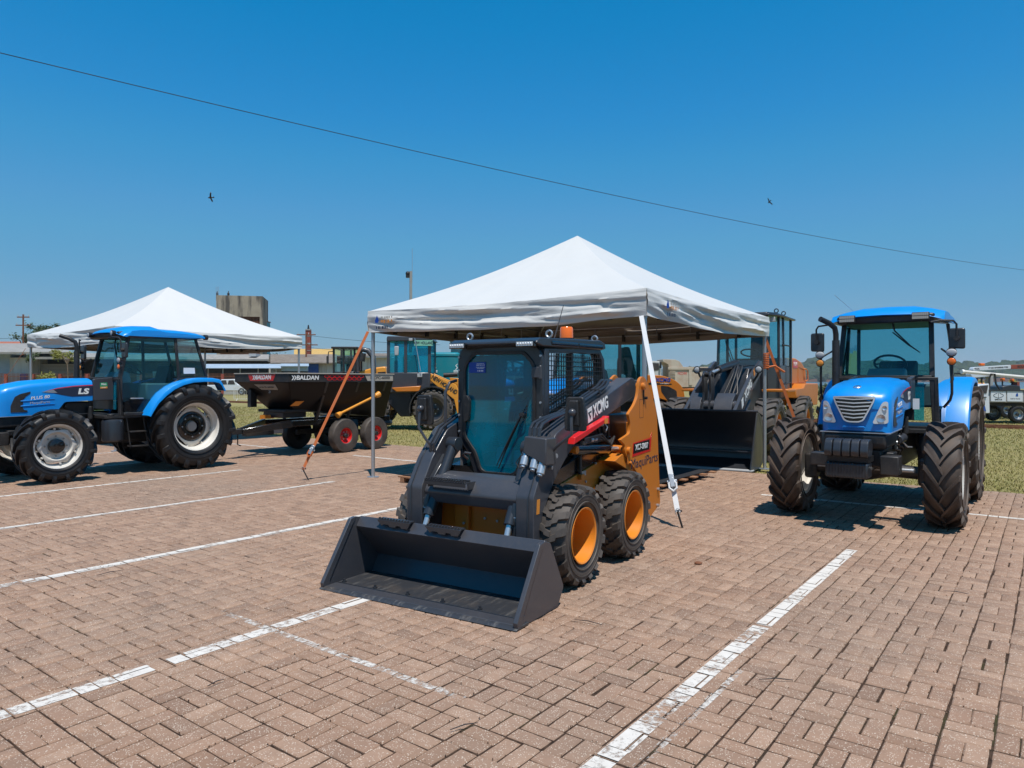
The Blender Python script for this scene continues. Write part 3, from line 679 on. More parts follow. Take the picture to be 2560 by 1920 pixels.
cross = [(.755, .605), (.735, .70), (.80, .80), (.90, .845), (.96, .845), (.96, .80), (.84, .74), (.82, .66), (.84, .605)]
MB().prism(cross, 0, -.455, .455).build('crossmember', 'char', SK, bev=.015, seg=3)
sp = sub('front_step', SK)
m = MB(); m.bb((-.385, .655, .790), (.02, .735, .802)); m.bb((-.385, .655, .765), (.02, .662, .80)); m.bb((-.385, .70, .74), (-.372, .80, .80)); m.bb((.008, .70, .74), (.02, .80, .80)); m.build('tread_plate', 'char2', sp, bev=.003)
m = MB()
for q in range(16): m.bb((-.38+q*.0255, .653, .802), (-.368+q*.0255, .675, .816)); m.bb((-.38+q*.0255, .712, .802), (-.368+q*.0255, .735, .816))
m.build('tread_teeth', 'char2', sp)
# towers, chassis
tw = [(2.66, 1.645), (2.745, 1.60), (3.03, 1.31), (3.13, .345), (2.83, .245), (2.72, .45), (2.60, .66), (2.25, .90), (2.20, .96), (2.21, 1.01), (2.10, 1.065), (2.33, 1.11), (2.335, 1.21), (2.29, 1.29), (2.44, 1.37), (2.52, 1.45), (2.56, 1.61)]
tr_ = [.07, .05, .12, .03, .03, .05, .05, .05, .04, .02, .02, .06, .03, .02, .05, .05, .07]
twi = [(2.58, 1.64), (2.64, 1.66), (2.74, 1.60), (2.80, .6), (2.40, .6), (2.30, 1.15), (2.2, 1.30), (2.28, 1.40), (2.45, 1.47), (2.5, 1.6)]
for s in (-1, 1):
    tq = MB().prism(rnd(tw, tr_, 5), 0, s*.675, s*.700).build('tower_plate', 'orange', SK, bev=.006, label=None) if False else MB().prism(rnd(tw, tr_, 5), 0, s*.672, s*.700).build('tower_plate', 'orange', SK, bev=.006)
    MB().prism(rnd(twi, .05, 4), 0, s*.40, s*.425).build('inner_tower_plate', 'orange', SK, bev=.004)
    MB().bb((min(s*.425, s*.672), 2.86, .40), (max(s*.425, s*.672), 3.02, 1.18)).build('tower_box', 'orange', SK, bev=.01)
    b = MB(); b.cyl((s*.64, 2.635, 1.545), (s*.728, 2.635, 1.545), .034, 20); b.cyl((s*.70, 2.635, 1.545), (s*.733, 2.635, 1.545), .022, 12); b.build('pivot_pin', 'orange', SK, bev=.003)
    b = MB(); b.cyl((s*.64, 2.275, .955), (s*.728, 2.275, .955), .034, 20); b.bb((min(s*.700, s*.708), 2.255, .83), (max(s*.700, s*.708), 2.295, .94)); b.cyl((s*.70, 2.30, .84), (s*.728, 2.30, .84), .014, 8); b.build('pivot_pin', 'orange', SK, bev=.003)
    b = MB(); b.bb((min(s*.700, s*.706), 2.655, 1.37), (max(s*.700, s*.706), 2.675, 1.54)); b.cyl((s*.70, 2.70, 1.43), (s*.725, 2.70, 1.43), .014, 8); b.build('lock_plate', 'darkmetal', SK)
    for y, z in ((3.05, .50), (3.03, .34)): MB().cyl((s*.70, y, z), (s*.722, y, z), .016, 8).build('bolt', 'steel', SK)
ch = MB(); ch.prism([(1.0, .28), (1.0, .60), (1.10, .72), (2.45, .93), (2.72, .80), (3.02, .62), (3.02, .26), (2.8, .22), (1.1, .22)], 0, -.52, .52)
ch.build('chassis', 'orange', SK, bev=.008)
MB().prism([(1.12, .73), (1.2, .86), (2.3, 1.08), (2.5, .95)], 0, -.515, .515).build('side_panel', 'gloss_black', SK, bev=.004)
MB().prism([(2.02, .88), (2.75, .62), (2.80, .70), (2.20, .93)], 0, .50, .68).build('fender_plate', 'orange', SK, bev=.004)
MB().bb((-.44, 2.33, .85), (.44, 3.02, 1.28)).build('engine_cover', 'char2', SK, bev=.02)
MB().bb((-.30, .955, .36), (-.16, .99, .72)).build('front_rib', 'orange', SK, bev=.004)
MB().bb((-.14, .93, .585), (.36, .975, .685)).build('front_grey_plate', 'lightgrey', SK, bev=.004)
m = MB()
for x, y, z in ((-.02, .998, .47), (.1, .998, .46), (.26, .998, .43), (-.2, .952, .42), (.3, .998, .52)): m.cyl((x, y, z), (x, y-.012, z), .011, 8)
m.build('bolt', 'steel', SK)
for x, y, z in ((1.3, 0, 0),): pass
for y, z in ((1.42, .68), (1.75, .72), (2.05, .72), (1.62, .60), (1.95, .86)): MB().cyl((.52, y, z), (.533, y, z), .011, 8).build('bolt', 'steel', SK)
m = MB(); m.bb((.52, 1.62, .775), (.524, 1.76, .815)); m.build('serial_plate', 'steel', SK)
# red arm lock and hoses
rd = MB(); rd.prism([(1.22, 1.09), (1.24, 1.145), (1.86, 1.275), (1.90, 1.29), (1.91, 1.22), (1.87, 1.225), (1.84, 1.235)], 0, .620, .680); rd.build('arm_lock', 'red', SK, bev=.004)
MB().bb((.681, 1.80, 1.225), (.683, 1.87, 1.27)).build('warning_label', 'label_orange', SK)
MB().tube([(.66, 1.86, 1.22), (.675, 1.875, 1.19), (.67, 1.86, 1.165), (.66, 1.87, 1.15)], .006, 6).build('lock_clip', 'steel', SK)
m = MB(); r_ = random.Random(4)
for k in range(4):
    o_ = k*.018; m.tube([(.50+o_, 2.30, 1.02+o_), (.53+o_, 2.15, 1.06-o_), (.56, 1.9+o_*2, 1.06+o_), (.58, 1.6, 1.07+o_*.6)], .012, 8)
for k in range(3): m.tube([(.48+k*.03, 1.95+k*.06, 1.28), (.50+k*.03, 2.02+k*.06, 1.22), (.50+k*.02, 2.10+k*.05, 1.1), (.48, 2.14+k*.05, .98)], .014, 8)
m.tube([(.535, 1.62, .90), (.54, 1.63, 1.0), (.53, 1.60, 1.06)], .010, 8); m.cyl((.535, 1.62, .80), (.535, 1.62, .95), .016, 10)
m.build('hydraulic_hose', 'black', SK)
m = MB()
for p in ((.57, 1.62, 1.07), (.58, 1.75, 1.085), (.56, 1.86, 1.08), (.50, 2.02, 1.20), (.53, 2.06, 1.2)): m.cyl((p[0], p[1]-.025, p[2]), (p[0], p[1]+.025, p[2]), .019, 8)
m.build('hose_fitting', 'steel', SK)
MB().bb((.522, 1.60, .755), (.56, 1.66, .80)).build('tow_lug', 'orange', SK, bev=.004)
for k in range(3):
    x = .47+k*.042
    p = [(x+.01, .86, 1.17), (x+.01, .875, 1.23), (x, .93, 1.265), (x, 1.05, 1.295), (x, 1.33, 1.33+.004*k), (x, 2.10, 1.545), (x-.005, 2.2, 1.60), (x-.03, 2.30, 1.60)]
    MB().tube(p, .0135, 10).build('hydraulic_pipe', 'char2', SK)
for y, z in ((1.45, 1.365), (1.95, 1.505)):
    MB().bb((.455, y-.015, z-.03), (.575, y+.015, z+.018)).build('pipe_clamp', 'char2', SK, bev=.004)
for k in range(2):
    x = -.50+k*.04; MB().tube([(x, .90, .95), (x, .88, 1.07), (x, 1.0, 1.2), (x, 1.2, 1.28), (x, 1.5, 1.35)], .012, 8).build('hydraulic_pipe', 'char2', SK)
# coupler block
cb = sub('coupler_block', SK)
MB().hexa([(.455, .80, 1.05), (.665, .78, .965), (.675, .93, .96), (.46, .95, 1.05), (.47, .80, 1.175), (.665, .79, 1.165), (.675, .93, 1.165), (.47, .95, 1.175)]).build('guard_box', 'char', cb, bev=.008)
for x, z in ((.47, .985), (.555, .965), (.615, .93)):
    m = MB(); m.cyl((x, .84, 1.04), (x, .80, z), .026, 16); m.cyl((x, .815, z+.03), (x, .785, z-.03), .031, 16); m.cyl((x, .80, z-.005), (x, .775, z-.045), .020, 12); m.build('quick_coupler', 'chrome', cb, bev=.002)
m = MB(); m.tube([(.44, .80, 1.03), (.40, .79, .97), (.44, .78, .93), (.49, .78, .95)], .004, 6); m.build('cap_lanyard', 'black', cb)
# cab
cab = sub('cab', SK)
yF = 1.165
hf_ = [(.42, 1.80), (.42, 1.20), (.415, 1.09), (.355, 1.02), (.305, .97), (.28, .88), (.25, .80), (.20, .765)]
fo = [(-.38, 1.88), (.38, 1.88)]+hf_+[(-x, z) for x, z in hf_[::-1]]
hf_ = [(.352, 1.73), (.352, 1.20), (.352, 1.12), (.295, 1.05), (.24, .985), (.21, .91), (.188, .845), (.14, .812)]
fi = [(-.25, 1.835), (.25, 1.835)]+hf_+[(-x, z) for x, z in hf_[::-1]]
rr_ = [.04, .04, .06, 0, .05, .05, .05, .05, .06, .05, .05, .06, .05, .05, .05, .05, 0, .06]
MB().ring(rnd(fo, rr_, 4), rnd(fi, rr_, 4), 1, yF, yF+.05).build('door_frame', 'char2', cab, bev=.008)
MB().ring(rnd(inset(fi, -.010), rr_, 4), rnd(inset(fi, .018), rr_, 4), 1, yF-.012, yF+.004).build('door_seal', 'black', cab, bev=.003)
gl = MB(); gp = rnd(inset(fi, .002), rr_, 4); gl.add([(u, yF+.012, v) for u, v in gp], [tuple(range(len(gp)))]); gl.build('door_glass', 'glassd', cab, smooth=0, recalc=False)
MB().prism([(-.24, .95), (.24, .95), (.2, .78), (-.2, .78)], 1, yF-.05, yF-.012).build('door_sill', 'char', cab, bev=.01) if False else None
hn = MB(); hn.prism(rnd([(-.335, 1.24), (-.29, 1.26), (-.275, 1.34), (-.275, 1.43), (-.30, 1.47), (-.345, 1.47)], .01), 1, yF-.035, yF-.002); hn.build('door_handle', 'black', cab, bev=.008)
for z in (1.13, 1.62): MB().bb((.335, yF-.03, z), (.415, yF-.002, z+.09)).cyl((.415, yF-.02, z-.01), (.415, yF-.02, z+.10), .014, 10).build('door_hinge', 'char', cab, bev=.006)
for z in (1.16, 1.30, 1.42, 1.69, 1.80):
    for s in (-1, 1): MB().cyl((s*.405, yF-.008, z), (s*.405, yF+.004, z), .010, 8).build('frame_bolt', 'steel', cab)
wi = MB(); wi.cyl((.24, yF-.03, 1.315), (.24, yF+.02, 1.315), .022, 12); wi.tube([(.24, yF-.03, 1.315), (.11, yF-.03, 1.09), (.0, yF-.028, .89)], [.008, .007, .004], 6); wi.tube([(.235, yF-.025, 1.30), (.115, yF-.022, 1.085), (.01, yF-.015, .865)], [.005, .009, .004], 5)
wi.tube([(.25, yF-.02, 1.33), (.29, yF-.02, 1.40), (.285, yF-.02, 1.30), (.25, yF-.02, 1.27)], .004, 6); wi.build('wiper', 'black', cab)
MB().prism(rnd([(.10, 1.20), (.235, 1.20), (.25, 1.32), (.20, 1.33), (.16, 1.31)], .01), 1, yF+.03, yF+.05).build('wiper_motor_cover', 'black', cab)
MB().bb((-.305, yF+.004, 1.665), (-.135, yF+.010, 1.755)).build('blue_sticker', 'logo_blue', cab)
[smallprint(cab, (-.185, yF+.0035, z_), (1, 0, 0), w_, h_, 'white', k_) for k_, (z_, w_, h_) in enumerate(((1.742, .075, .006), (1.730, .085, .008), (1.712, .09, .006), (1.702, .07, .007), (1.682, .06, .013)))]
rf = MB(); rf.prism([(1.055, 1.895), (1.06, 1.915), (1.12, 1.945), (2.25, 1.975), (2.36, 1.95), (2.38, 1.90), (2.3, 1.885), (1.15, 1.875)], 0, -.435, .435); rf.build('roof', 'char2', cab, bev=.012)
for s in (-1, 1):
    for y0, y1 in ((1.30, 1.78), (1.80, 2.30)): MB().cyl((s*.41, y0, 1.91), (s*.41, y1, 1.913), .032, 12).build('roof_tube', 'gloss_black', cab)
for s in (-1, 1):
    l = MB(); l.bb((s*.335-.082, 1.03, 1.868), (s*.335+.082, 1.07, 1.918)); lo = l.build('work_light', 'gloss_black', cab, bev=.006)
    m = MB()
    m.bb((s*.335-.075, 1.022, 1.876), (s*.335+.075, 1.032, 1.910))
    for q in range(6): m.sphere((s*.335-.06+q*.024, 1.024, 1.893), .010, 5)
    m.build('light_lens', 'silver', cab)
    for y in (1.32, 2.2):
        e = MB(); e.tube([(s*.40+.028*math.cos(a*PI/6), y, 1.985+.028*math.sin(a*PI/6)) for a in range(13)], .009, 8, cap=False); e.cyl((s*.40, y, 1.92), (s*.40, y, 1.962), .012, 8); e.build('lifting_eye', 'steel', cab)
    # side structure
    x = s*.425
    sd = [(1.20, 1.86), (2.27, 1.885), (2.36, 1.80), (2.40, 1.45), (2.40, .98), (1.20, .98)]
    si = [(1.27, 1.825), (2.24, 1.85), (2.31, 1.78), (2.345, 1.50), (2.33, 1.44), (1.27, 1.16)]
    MB().ring(sd, si, 0, x-s*.03, x).build('side_frame', 'char2', cab, bev=.006)
    g = MB(); g.add([(x-s*.05, u, v) for u, v in si], [tuple(range(6))]); g.build('side_glass', 'glass', cab, smooth=0, recalc=False)
    g = MB()
    for q in range(24):
        y = 1.27+q*.0445; zt = 1.83 if y < 2.24 else 1.83-(y-2.24)*.7; zb = 1.16+(y-1.27)*.264
        g.cyl((x, y, zb), (x, y, zt), .0028, 4)
    for q in range(17):
        z = 1.19+q*.041; y1 = 2.33 if z < 1.76 else 2.27; y0 = 1.27 if z > 1.16 else 1.27; y1 = min(y1, 1.27+(z-1.16)/.264) if z < 1.44 else y1
        g.cyl((x+s*.003, y0, z), (x+s*.003, y1, z), .0028, 4)
    stuff(g.build('side_screen', 'black', cab, smooth=0))
    MB().bb((min(x-s*.02, x-s*.05), 1.72, 1.28), (max(x-s*.02, x-s*.05), 1.745, 1.84)).build('window_bar', 'black', cab)
bc = MB(); bc.cyl((.25, 1.92, 1.955), (.25, 1.92, 1.985), .068, 20).build('beacon_base', 'black', cab)
m = MB(); m.lathe([(.001, 2.088), (.05, 2.086), (.058, 2.075), (.062, 1.985)], 20, (.25, 1.92, 0), 2); m.build('beacon', 'amber', cab)
m = MB(); m.tube([(.40, 1.40, 1.94), (.385, 1.52, 2.10), (.37, 1.63, 2.25)], [.006, .004, .003], 6); m.build('antenna', 'black', cab)
gb = [(-.46, 1.10, 1.09), (-.475, 1.06, 1.13), (-.475, 1.06, 1.50), (-.46, 1.10, 1.58), (-.43, 1.16, 1.60)]
MB().tube(gb, .013, 10).build('grab_rail', 'char', cab)
MB().tube([(-.28, 1.12, .93), (-.30, 1.07, .97), (-.27, 1.06, .99), (-.24, 1.10, .98)], .010, 8).build('grab_rail', 'char', cab)
# interior
MB().prism(rnd([(1.75, 1.18), (2.12, 1.20), (2.20, 1.80), (2.12, 1.80), (2.02, 1.34), (1.72, 1.32)], .03), 0, -.20, .22).build('seat', 'seatfab', cab, bev=.03)
for s in (-1, 1):
    m = MB(); m.bb((s*.32-.07, 1.55, .95), (s*.32+.07, 2.2, 1.17)); m.build('arm_console', 'interior', cab, bev=.02)
    m = MB(); px_ = (.23 if s > 0 else -.20)
    for q in range(6): m.lathe([(.045-.005*q, 1.02+q*.018), (.050-.005*q, 1.028+q*.018), (.040-.005*q, 1.036+q*.018)], 14, (px_, 1.45, 0), 2)
    m.tube([(px_, 1.45, 1.1), (px_-.01, 1.44, 1.23)], .010, 8); m.sphere((px_-.01, 1.44, 1.25), .022, 8, (1, 1, 1.5)); m.build('joystick', 'black', cab)
m = MB(); m.prism([(1.30, .82), (1.34, 1.02), (1.40, 1.02), (1.5, .82)], 0, -.13, .02); m.build('pedal_cover', 'lightgrey', cab, bev=.01)
MB().prism([(1.30, .82), (1.33, 1.00), (1.38, 1.0), (1.45, .82)], 0, .05, .19).build('pedal_cover', 'lightgrey', cab, bev=.01)
MB().bb((-.40, 1.21, .79), (.40, 2.35, .82)).build('floor', 'interior', cab)
MB().ring([(-.40, 1.15), (-.40, 1.86), (.40, 1.86), (.40, 1.15)], [(-.30, 1.30), (-.30, 1.80), (.30, 1.80), (.30, 1.30)], 1, 2.33, 2.36).build('rear_frame', 'char2', cab)
MB().bb((-.42, 1.20, .80), (-.395, 2.35, 1.16)).build('inner_panel', 'interior', cab); MB().bb((.395, 1.20, .80), (.42, 2.35, 1.16)).build('inner_panel', 'interior', cab)
# mirrors
for s, x0 in ((-1, -.61), (1, .83)):
    mr = sub('mirror', SK)
    m = MB(); m.prism(rnd([(x0-.085, 1.22), (x0+.085, 1.22), (x0+.09, 1.30), (x0+.07, 1.475), (x0-.07, 1.475), (x0-.09, 1.30)], .02), 1, .93, .965)
    m.prism(rnd([(x0-.045, 1.26), (x0+.045, 1.26), (x0+.035, 1.45), (x0-.035, 1.45)], .01), 1, .905, .93); m.build('mirror_shell', 'black', mr, bev=.012)
    m = MB(); xs_ = -.50 if s < 0 else .62; m.tube([(x0, .89, 1.36), (x0, .875, 1.30), (x0+.005*s, .87, 1.20), (lerp(x0, xs_, .6), .88, 1.10), (xs_, .92, 1.03)], .012, 8); m.sphere((x0, .89, 1.36), .03, 8); m.build('mirror_stalk', 'char', mr)
MB().cyl((.585, .97, 1.02), (.66, .97, 1.02), .018, 8).cyl((.585, .95, .93), (.63, .95, .93), .015, 8).build('bracket_bolt', 'steel', SK)
# wheels
def skid_wheel(x, y, label=None):
    w = sub('wheel', SK, (x, y, .39), (0, 0, 0))
    tyre(w, .392, .215, .262, 18, .021, .062, .24, 'tyregrey', 'skid')
    m = MB(); m.lathe([(.216, .118), (.222, .124), (.216, .128), (.205, .12), (.198, .06), (.192, .0), (.188, -.055), (.15, -.072), (.05, -.078)], 48); m.lathe([(.19, -.055), (.2, -.11), (.216, -.12)], 48)
    m.build('rim', 'rimyellow', w)
    m = MB(); m.lathe([(.075, -.078), (.070, -.012), (.062, -.004), (.045, .0)], 24); m.build('hub', 'orange', w); MB().lathe([(.046, -.002), (.040, -.02), (.001, -.02)], 20).build('hub_cap', 'black', w)
    for k in range(8): a = 2*PI*k/8+.2; MB().cyl((-.076, .125*math.cos(a), .125*math.sin(a)), (-.052, .125*math.cos(a), .125*math.sin(a)), .015, 6).build('wheel_nut', 'darkmetal', w)
    m = MB(); m.tube([(-.03, .06*math.cos(a), .06*math.sin(a)) for a in (2.6, 3.1, 3.6)]+[(.02, -.03, 0)], .006, 6)
    return w
w0 = skid_wheel(.672, 1.165)
for x, y in ((.672, 2.19), (-.672, 1.165), (-.672, 2.19)):
    c = copy_tree(w0, SK); c.location = (x, y, .39); c.scale = (1 if x > 0 else -1, 1, 1); c.rotation_euler = (.35, 0, 0)
# lettering
up = (0, -.27, 1); rt = (0, 1, .27)
lg = MB(); o_ = Vector((.606, 1.66, 1.305)); u_ = Vector((0, 1, .27)).normalized(); v_ = Vector((0, -.27, 1)).normalized()
def slp(pts, name, mat, x): m = MB(); m.prism([((o_+u_*a+v_*b).y, (o_+u_*a+v_*b).z) for a, b in pts], 0, x, x+.002); return m.build(name, mat, SK, smooth=0)
slp([(-.045, -.06), (.045, -.06), (.06, .06), (-.03, .06)], 'logo_square', 'white', .6055); slp([(-.028, .028), (.042, .028), (.004, -.04)], 'logo_triangle', 'char', .6078); slp([(-.002, .012), (.024, .012), (.008, -.012)], 'logo_triangle', 'white', .610)
text('XCMG', .15, 'white', SK, tuple(o_+u_*.235), (0, 1, .27), up, ext=.001, shear=.12, bold=.004, width=.33)
m = MB(); m.prism([(2.38, .885), (2.40, 1.015), (2.84, 1.035), (2.885, 1.085), (2.85, .905)], 0, .7005, .7025); m.build('badge_plate', 'red', SK, smooth=0)
m = MB(); m.prism([(2.395, .915), (2.41, 1.005), (2.82, 1.02), (2.81, .925)], 0, .7030, .7040); m.build('badge_plate', 'gloss_black', SK, smooth=0)
text('XC7-SR07', .075, 'white', SK, (.7048, 2.61, .966), (0, 1, 0), (0, 0, 1), bold=.001, ext=.0008, width=.33)
text('MaquiParts', .13, 'logo_dark', SK, (.7015, 2.70, .82), (0, 1, .02), (0, 0, 1), ext=.0008, width=.70)
MB().prism([(.745, .60), (.79, .60), (.80, .71), (.755, .71)], 0, .6055, .6065).build('warning_label', 'label_orange', SK, smooth=0)
MB().ring([(2.56, 1.24), (2.66, 1.24), (2.66, 1.42), (2.56, 1.42)], [(2.565, 1.245), (2.655, 1.245), (2.655, 1.415), (2.565, 1.415)], 0, .7005, .7012).build('worn_label', 'rust', SK, smooth=0)
# ------------------------------------------------------------------ blue tractors
def tractor():
    T = thing('tractor', 'x', 'tractor', (0, 0, 0), 37.1, 'blue cab tractors')
    def zt(y):
        for (a, za), (b, zb) in zip([(-.68, 1.43), (-.62, 1.478), (-.5, 1.525), (-.2, 1.59), (.21, 1.628), (.75, 1.636)][:-1], [(-.62, 1.478), (-.5, 1.525), (-.2, 1.59), (.21, 1.628), (.75, 1.636), (9, 1.64)]):
            if y <= b: return lerp(za, zb, (y-a)/(b-a))
    def zbot(y):
        P = [(-.7, 1.035), (-.1, 1.035), (.10, 1.05), (.19, 1.085), (.30, 1.235), (.34, 1.25), (.75, 1.262)]
        for (a, za), (b, zb) in zip(P[:-1], P[1:]):
            if y <= b: return lerp(za, zb, (y-a)/(b-a))
    ys = [-.685, -.672, -.64, -.58, -.48, -.35, -.2, 0, .10, .19, .245, .30, .34, .5, .735]
    rings = []
    for y in ys:
        z1, z0 = zt(max(-.68, y)), zbot(y); w = .345; nose = max(0, min(1, (y+.685)/.13)); w2 = w-.055*(1-nose)**2
        if y < -.68: z1 -= .03; z0 += .02; w2 -= .02
        elif y < -.67: z1 -= .008; z0 += .006
        half = [(w2, z0), (w2+.004, lerp(z0, z1, .45)), (w2, z1-.115), (w2-.018, z1-.062), (w2-.065, z1-.030), (w2-.10, z1-.030), (w2-.125, z1-.014), (.12, z1), (0, z1+.004)]
        rg = [(x, y+(.075*(1-nose)*(x/w)**2), z) for x, z in half]+[(-x, y+(.075*(1-nose)*(x/w)**2), z) for x, z in half[-2::-1]]
        rings.append(rg)
    h = MB().loft(rings, cap=True, closed=True).build('hood', 'blue', T, smooth=38)
    def fy(x): return -.685+.075*(x/.345)**2
    # grille (bars bow outward in the middle), chrome surround, headlights on the curved nose
    def nosepoly(name, pts, mat, d0, d1, sm=0, bev=0):
        m = MB(); n = len(pts); vs = [(x, fy(x)-d0, z) for x, z in pts]+[(x, fy(x)-d1, z) for x, z in pts]
        m.add(vs, [tuple(range(n)), tuple(range(2*n-1, n-1, -1))]+[(i, (i+1) % n, n+(i+1) % n, n+i) for i in range(n)]); return m.build(name, mat, T, bev=bev, smooth=30)
    go = rnd([(-.215, 1.425), (0, 1.432), (.215, 1.425), (.195, 1.36), (.10, 1.165), (.05, 1.145), (-.05, 1.145), (-.10, 1.165), (-.195, 1.36)], .02, 3)
    nosepoly('grille_back', go, 'gloss_black', -.004, .004)
    gi = inset(go, .014); m = MB(); n = len(go)
    vs = [(x, fy(x)-.002, z) for x, z in go]+[(x, fy(x)-.002, z) for x, z in gi]+[(x, fy(x)-.020, z) for x, z in go]+[(x, fy(x)-.020, z) for x, z in gi]; fs = []
    for i in range(n):
        j = (i+1) % n; fs += [(2*n+i, 2*n+j, 3*n+j, 3*n+i), (i, j, 2*n+j, 2*n+i), (n+j, n+i, 3*n+i, 3*n+j)]
    m.add(vs, fs).build('grille_surround', 'silver', T, smooth=30)
    for k in range(6):
        z = 1.195+k*.040; w = .085+(z-1.165)*.49; m = MB()
        m.loft([[(x, fy(x)-.004, z-.006+.012*abs(x/w)), (x, fy(x)-.020, z-.007+.012*abs(x/w)), (x, fy(x)-.020, z+.004+.012*abs(x/w)), (x, fy(x)-.004, z+.006+.012*abs(x/w))] for x in [w*q/6 for q in range(-6, 7)]])
        m.build('grille_bar', 'silver', T, smooth=30)
    for s in (-1, 1):
        hp = [(.29, 1.375), (.325, 1.37), (.328, 1.15), (.30, 1.135), (.195, 1.135), (.185, 1.15), (.265, 1.35)]; hp = [(s*x, z) for x, z in hp]
        hb = nosepoly('headlight', rnd(hp, .02, 3), 'silver', -.004, .006)
        for cx_, cz_, r in ((.295, 1.305, .026), (.262, 1.195, .045)):
            m = MB(); m.lathe([(r, .0), (r*.95, -.010), (r*.55, -.004), (.001, .0)], 20, (s*cx_, fy(cx_)-.008, cz_), 1); m.build('reflector', 'chrome', hb)
    m = MB(); m.lathe([(.040, 0), (.042, .008), (.036, .012)], 24, (0, 0, 0), 2); o = m.build('emblem', 'chrome', h); o.location = (0, -.50, 1.523); o.rotation_euler = (R(18), 0, 0)
    te = text('LS', .04, 'chrome', h, (0, -.503, 1.528), (1, 0, 0), (0, 1, .3), 'emblem_letters', .003)
    nosepoly('nose_lip', [(-.10, 1.105), (.10, 1.105), (.12, 1.085), (-.12, 1.085)], 'blue', .0, .014, bev=.004)
    # decals
    for s in (-1, 1):
        X = s*.3495
        def side(name, pts, mat, d=.0, t_=.0015): a_ = X+s*d; return MB().prism(pts, 0, a_, a_+s*t_).build(name, mat, T, smooth=0)
        side('hood_decal', [(.02, 1.425), (.20, 1.462), (.45, 1.495), (.735, 1.510), (.735, 1.345), (.42, 1.335), (.25, 1.365), (.12, 1.40)], 'logo_dark')
        side('red_stripe', [(.02, 1.427), (.20, 1.464), (.45, 1.497), (.735, 1.512), (.735, 1.528), (.45, 1.512), (.20, 1.477)], 'red', .0018)
        side('silver_fade', [(-.03, 1.415), (.02, 1.425), (.14, 1.448), (.20, 1.40), (.12, 1.398)], 'steel', .0018)
        rt_ = (0, s, .12*s*0+.10 if s > 0 else -.10)
        text('LS', .125, 'white', T, (X+s*.003, .585, 1.415), (0, s, 0), (0, 0, 1), ext=.001, shear=.15, bold=.006, width=.175)
        text('PLUS 80', .07, 'white', T, (X+s*.002, -.05, 1.325), (0, s, .10*s), (0, 0, 1), ext=.001, shear=.2, bold=.001, width=.27)
        text('MaquiParts', .055, 'lightgrey', T, (X+s*.002, -.05, 1.245), (0, s, .06*s), (0, 0, 1), ext=.001, width=.28)
        side('side_vent', rnd([(-.455, 1.10), (-.455, 1.20), (-.40, 1.34), (-.33, 1.385), (-.18, 1.425), (-.19, 1.39), (-.25, 1.345), (-.27, 1.31), (-.30, 1.29), (-.28, 1.235), (-.31, 1.205), (-.285, 1.165), (-.28, 1.14), (-.22, 1.125), (-.23, 1.10)], .012, 2), 'black', .0, .003)
        for z0 in (1.275, 1.195): MB().hexa([(X-s*.002, -.32, z0-.008), (X+s*.008, -.32, z0-.008), (X+s*.006, .16, z0+.022), (X-s*.002, .16, z0+.022), (X-s*.002, -.32, z0+.008), (X+s*.008, -.32, z0+.008), (X+s*.006, .16, z0+.032), (X-s*.002, .16, z0+.032)]).build('side_rib', 'blue', T, bev=.003)
        MB().prism(rnd([(.745, 1.262), (.745, 1.625), (1.07, 1.655), (1.07, 1.262)], .02), 0, s*.30, s*.352).build('rear_side_cover', 'char2' if s < 0 else 'char', T, bev=.008)
        side('info_sticker', [(.85, 1.45), (.96, 1.455), (.96, 1.55), (.85, 1.545)], 'white', .004) if False else None
    MB().prism([(-.62, 1.03), (.10, 1.045), (.02, .93), (-.10, .87), (-.62, .855), (-.66, .90), (-.66, 1.02)], 0, -.315, .315).build('lower_fairing', 'black', T, bev=.03, seg=3)
    MB().prism([(-.665, 1.028), (.1, 1.043), (.1, 1.052), (-.665, 1.037)], 0, -.352, .352).build('chrome_strip', 'steel', T)
    MB().bb((-.26, -.60, .66), (.26, .05, .855)).build('front_support', 'darkmetal', T, bev=.02)
    MB().bb((-.36, -.50, .74), (.36, -.30, .82)).build('support_bracket', 'darkmetal', T, bev=.01)
    MB().bb((.26, -.72, .60), (.44, -.50, .80)).build('battery_box', 'black', T, bev=.012)
    MB().bb((-.44, -.72, .66), (-.26, -.52, .80)).build('battery_box', 'black', T, bev=.012)
    # weights
    wp = rnd([(-1.04, .955), (-1.0, .985), (-.86, .985), (-.80, .93), (-.80, .86), (-.86, .80), (-1.05, .80), (-1.08, .86)], .03, 3)
    for k in range(5): MB().prism(wp, 0, -.215+k*.087, -.215+k*.087+.078).build('suitcase_weight', 'char2', T, bev=.01)
    MB().bb((-.20, -.97, .74), (.20, -.70, .80)).build('weight_carrier', 'darkmetal', T)
    MB().bb((-.215, -1.02, .575), (.20, -.78, .735)).build('lower_weight', 'char2', T, bev=.02)
    m = MB()
    for k in range(14): m.bb((-.2+k*.029, -1.024, .58), (-.195+k*.029, -1.0, .738))
    stuff(m.build('weight_ribs', 'darkmetal', T))
    MB().bb((-.14, -.80, .60), (.14, .35, .72)).build('frame_rail', 'darkmetal', T, bev=.01)
    # axle, engine, drivetrain
    MB().tube([(-.60, 0, .56), (-.25, 0, .58), (0, 0, .56), (.25, 0, .58), (.60, 0, .56)], [.07, .08, .12, .08, .07], 12).build('front_axle', 'darkmetal', T)
    MB().cyl((-.50, -.14, .60), (.50, -.14, .60), .022, 10).build('tie_rod', 'steel', T)
    MB().cyl((-.25, -.13, .62), (.25, -.13, .62), .04, 12).build('steering_cylinder', 'black', T)
    for s in (-1, 1): MB().box((s*.60, 0, .58), (.14, .20, .30)).build('hub_carrier', 'black', T, bev=.03)
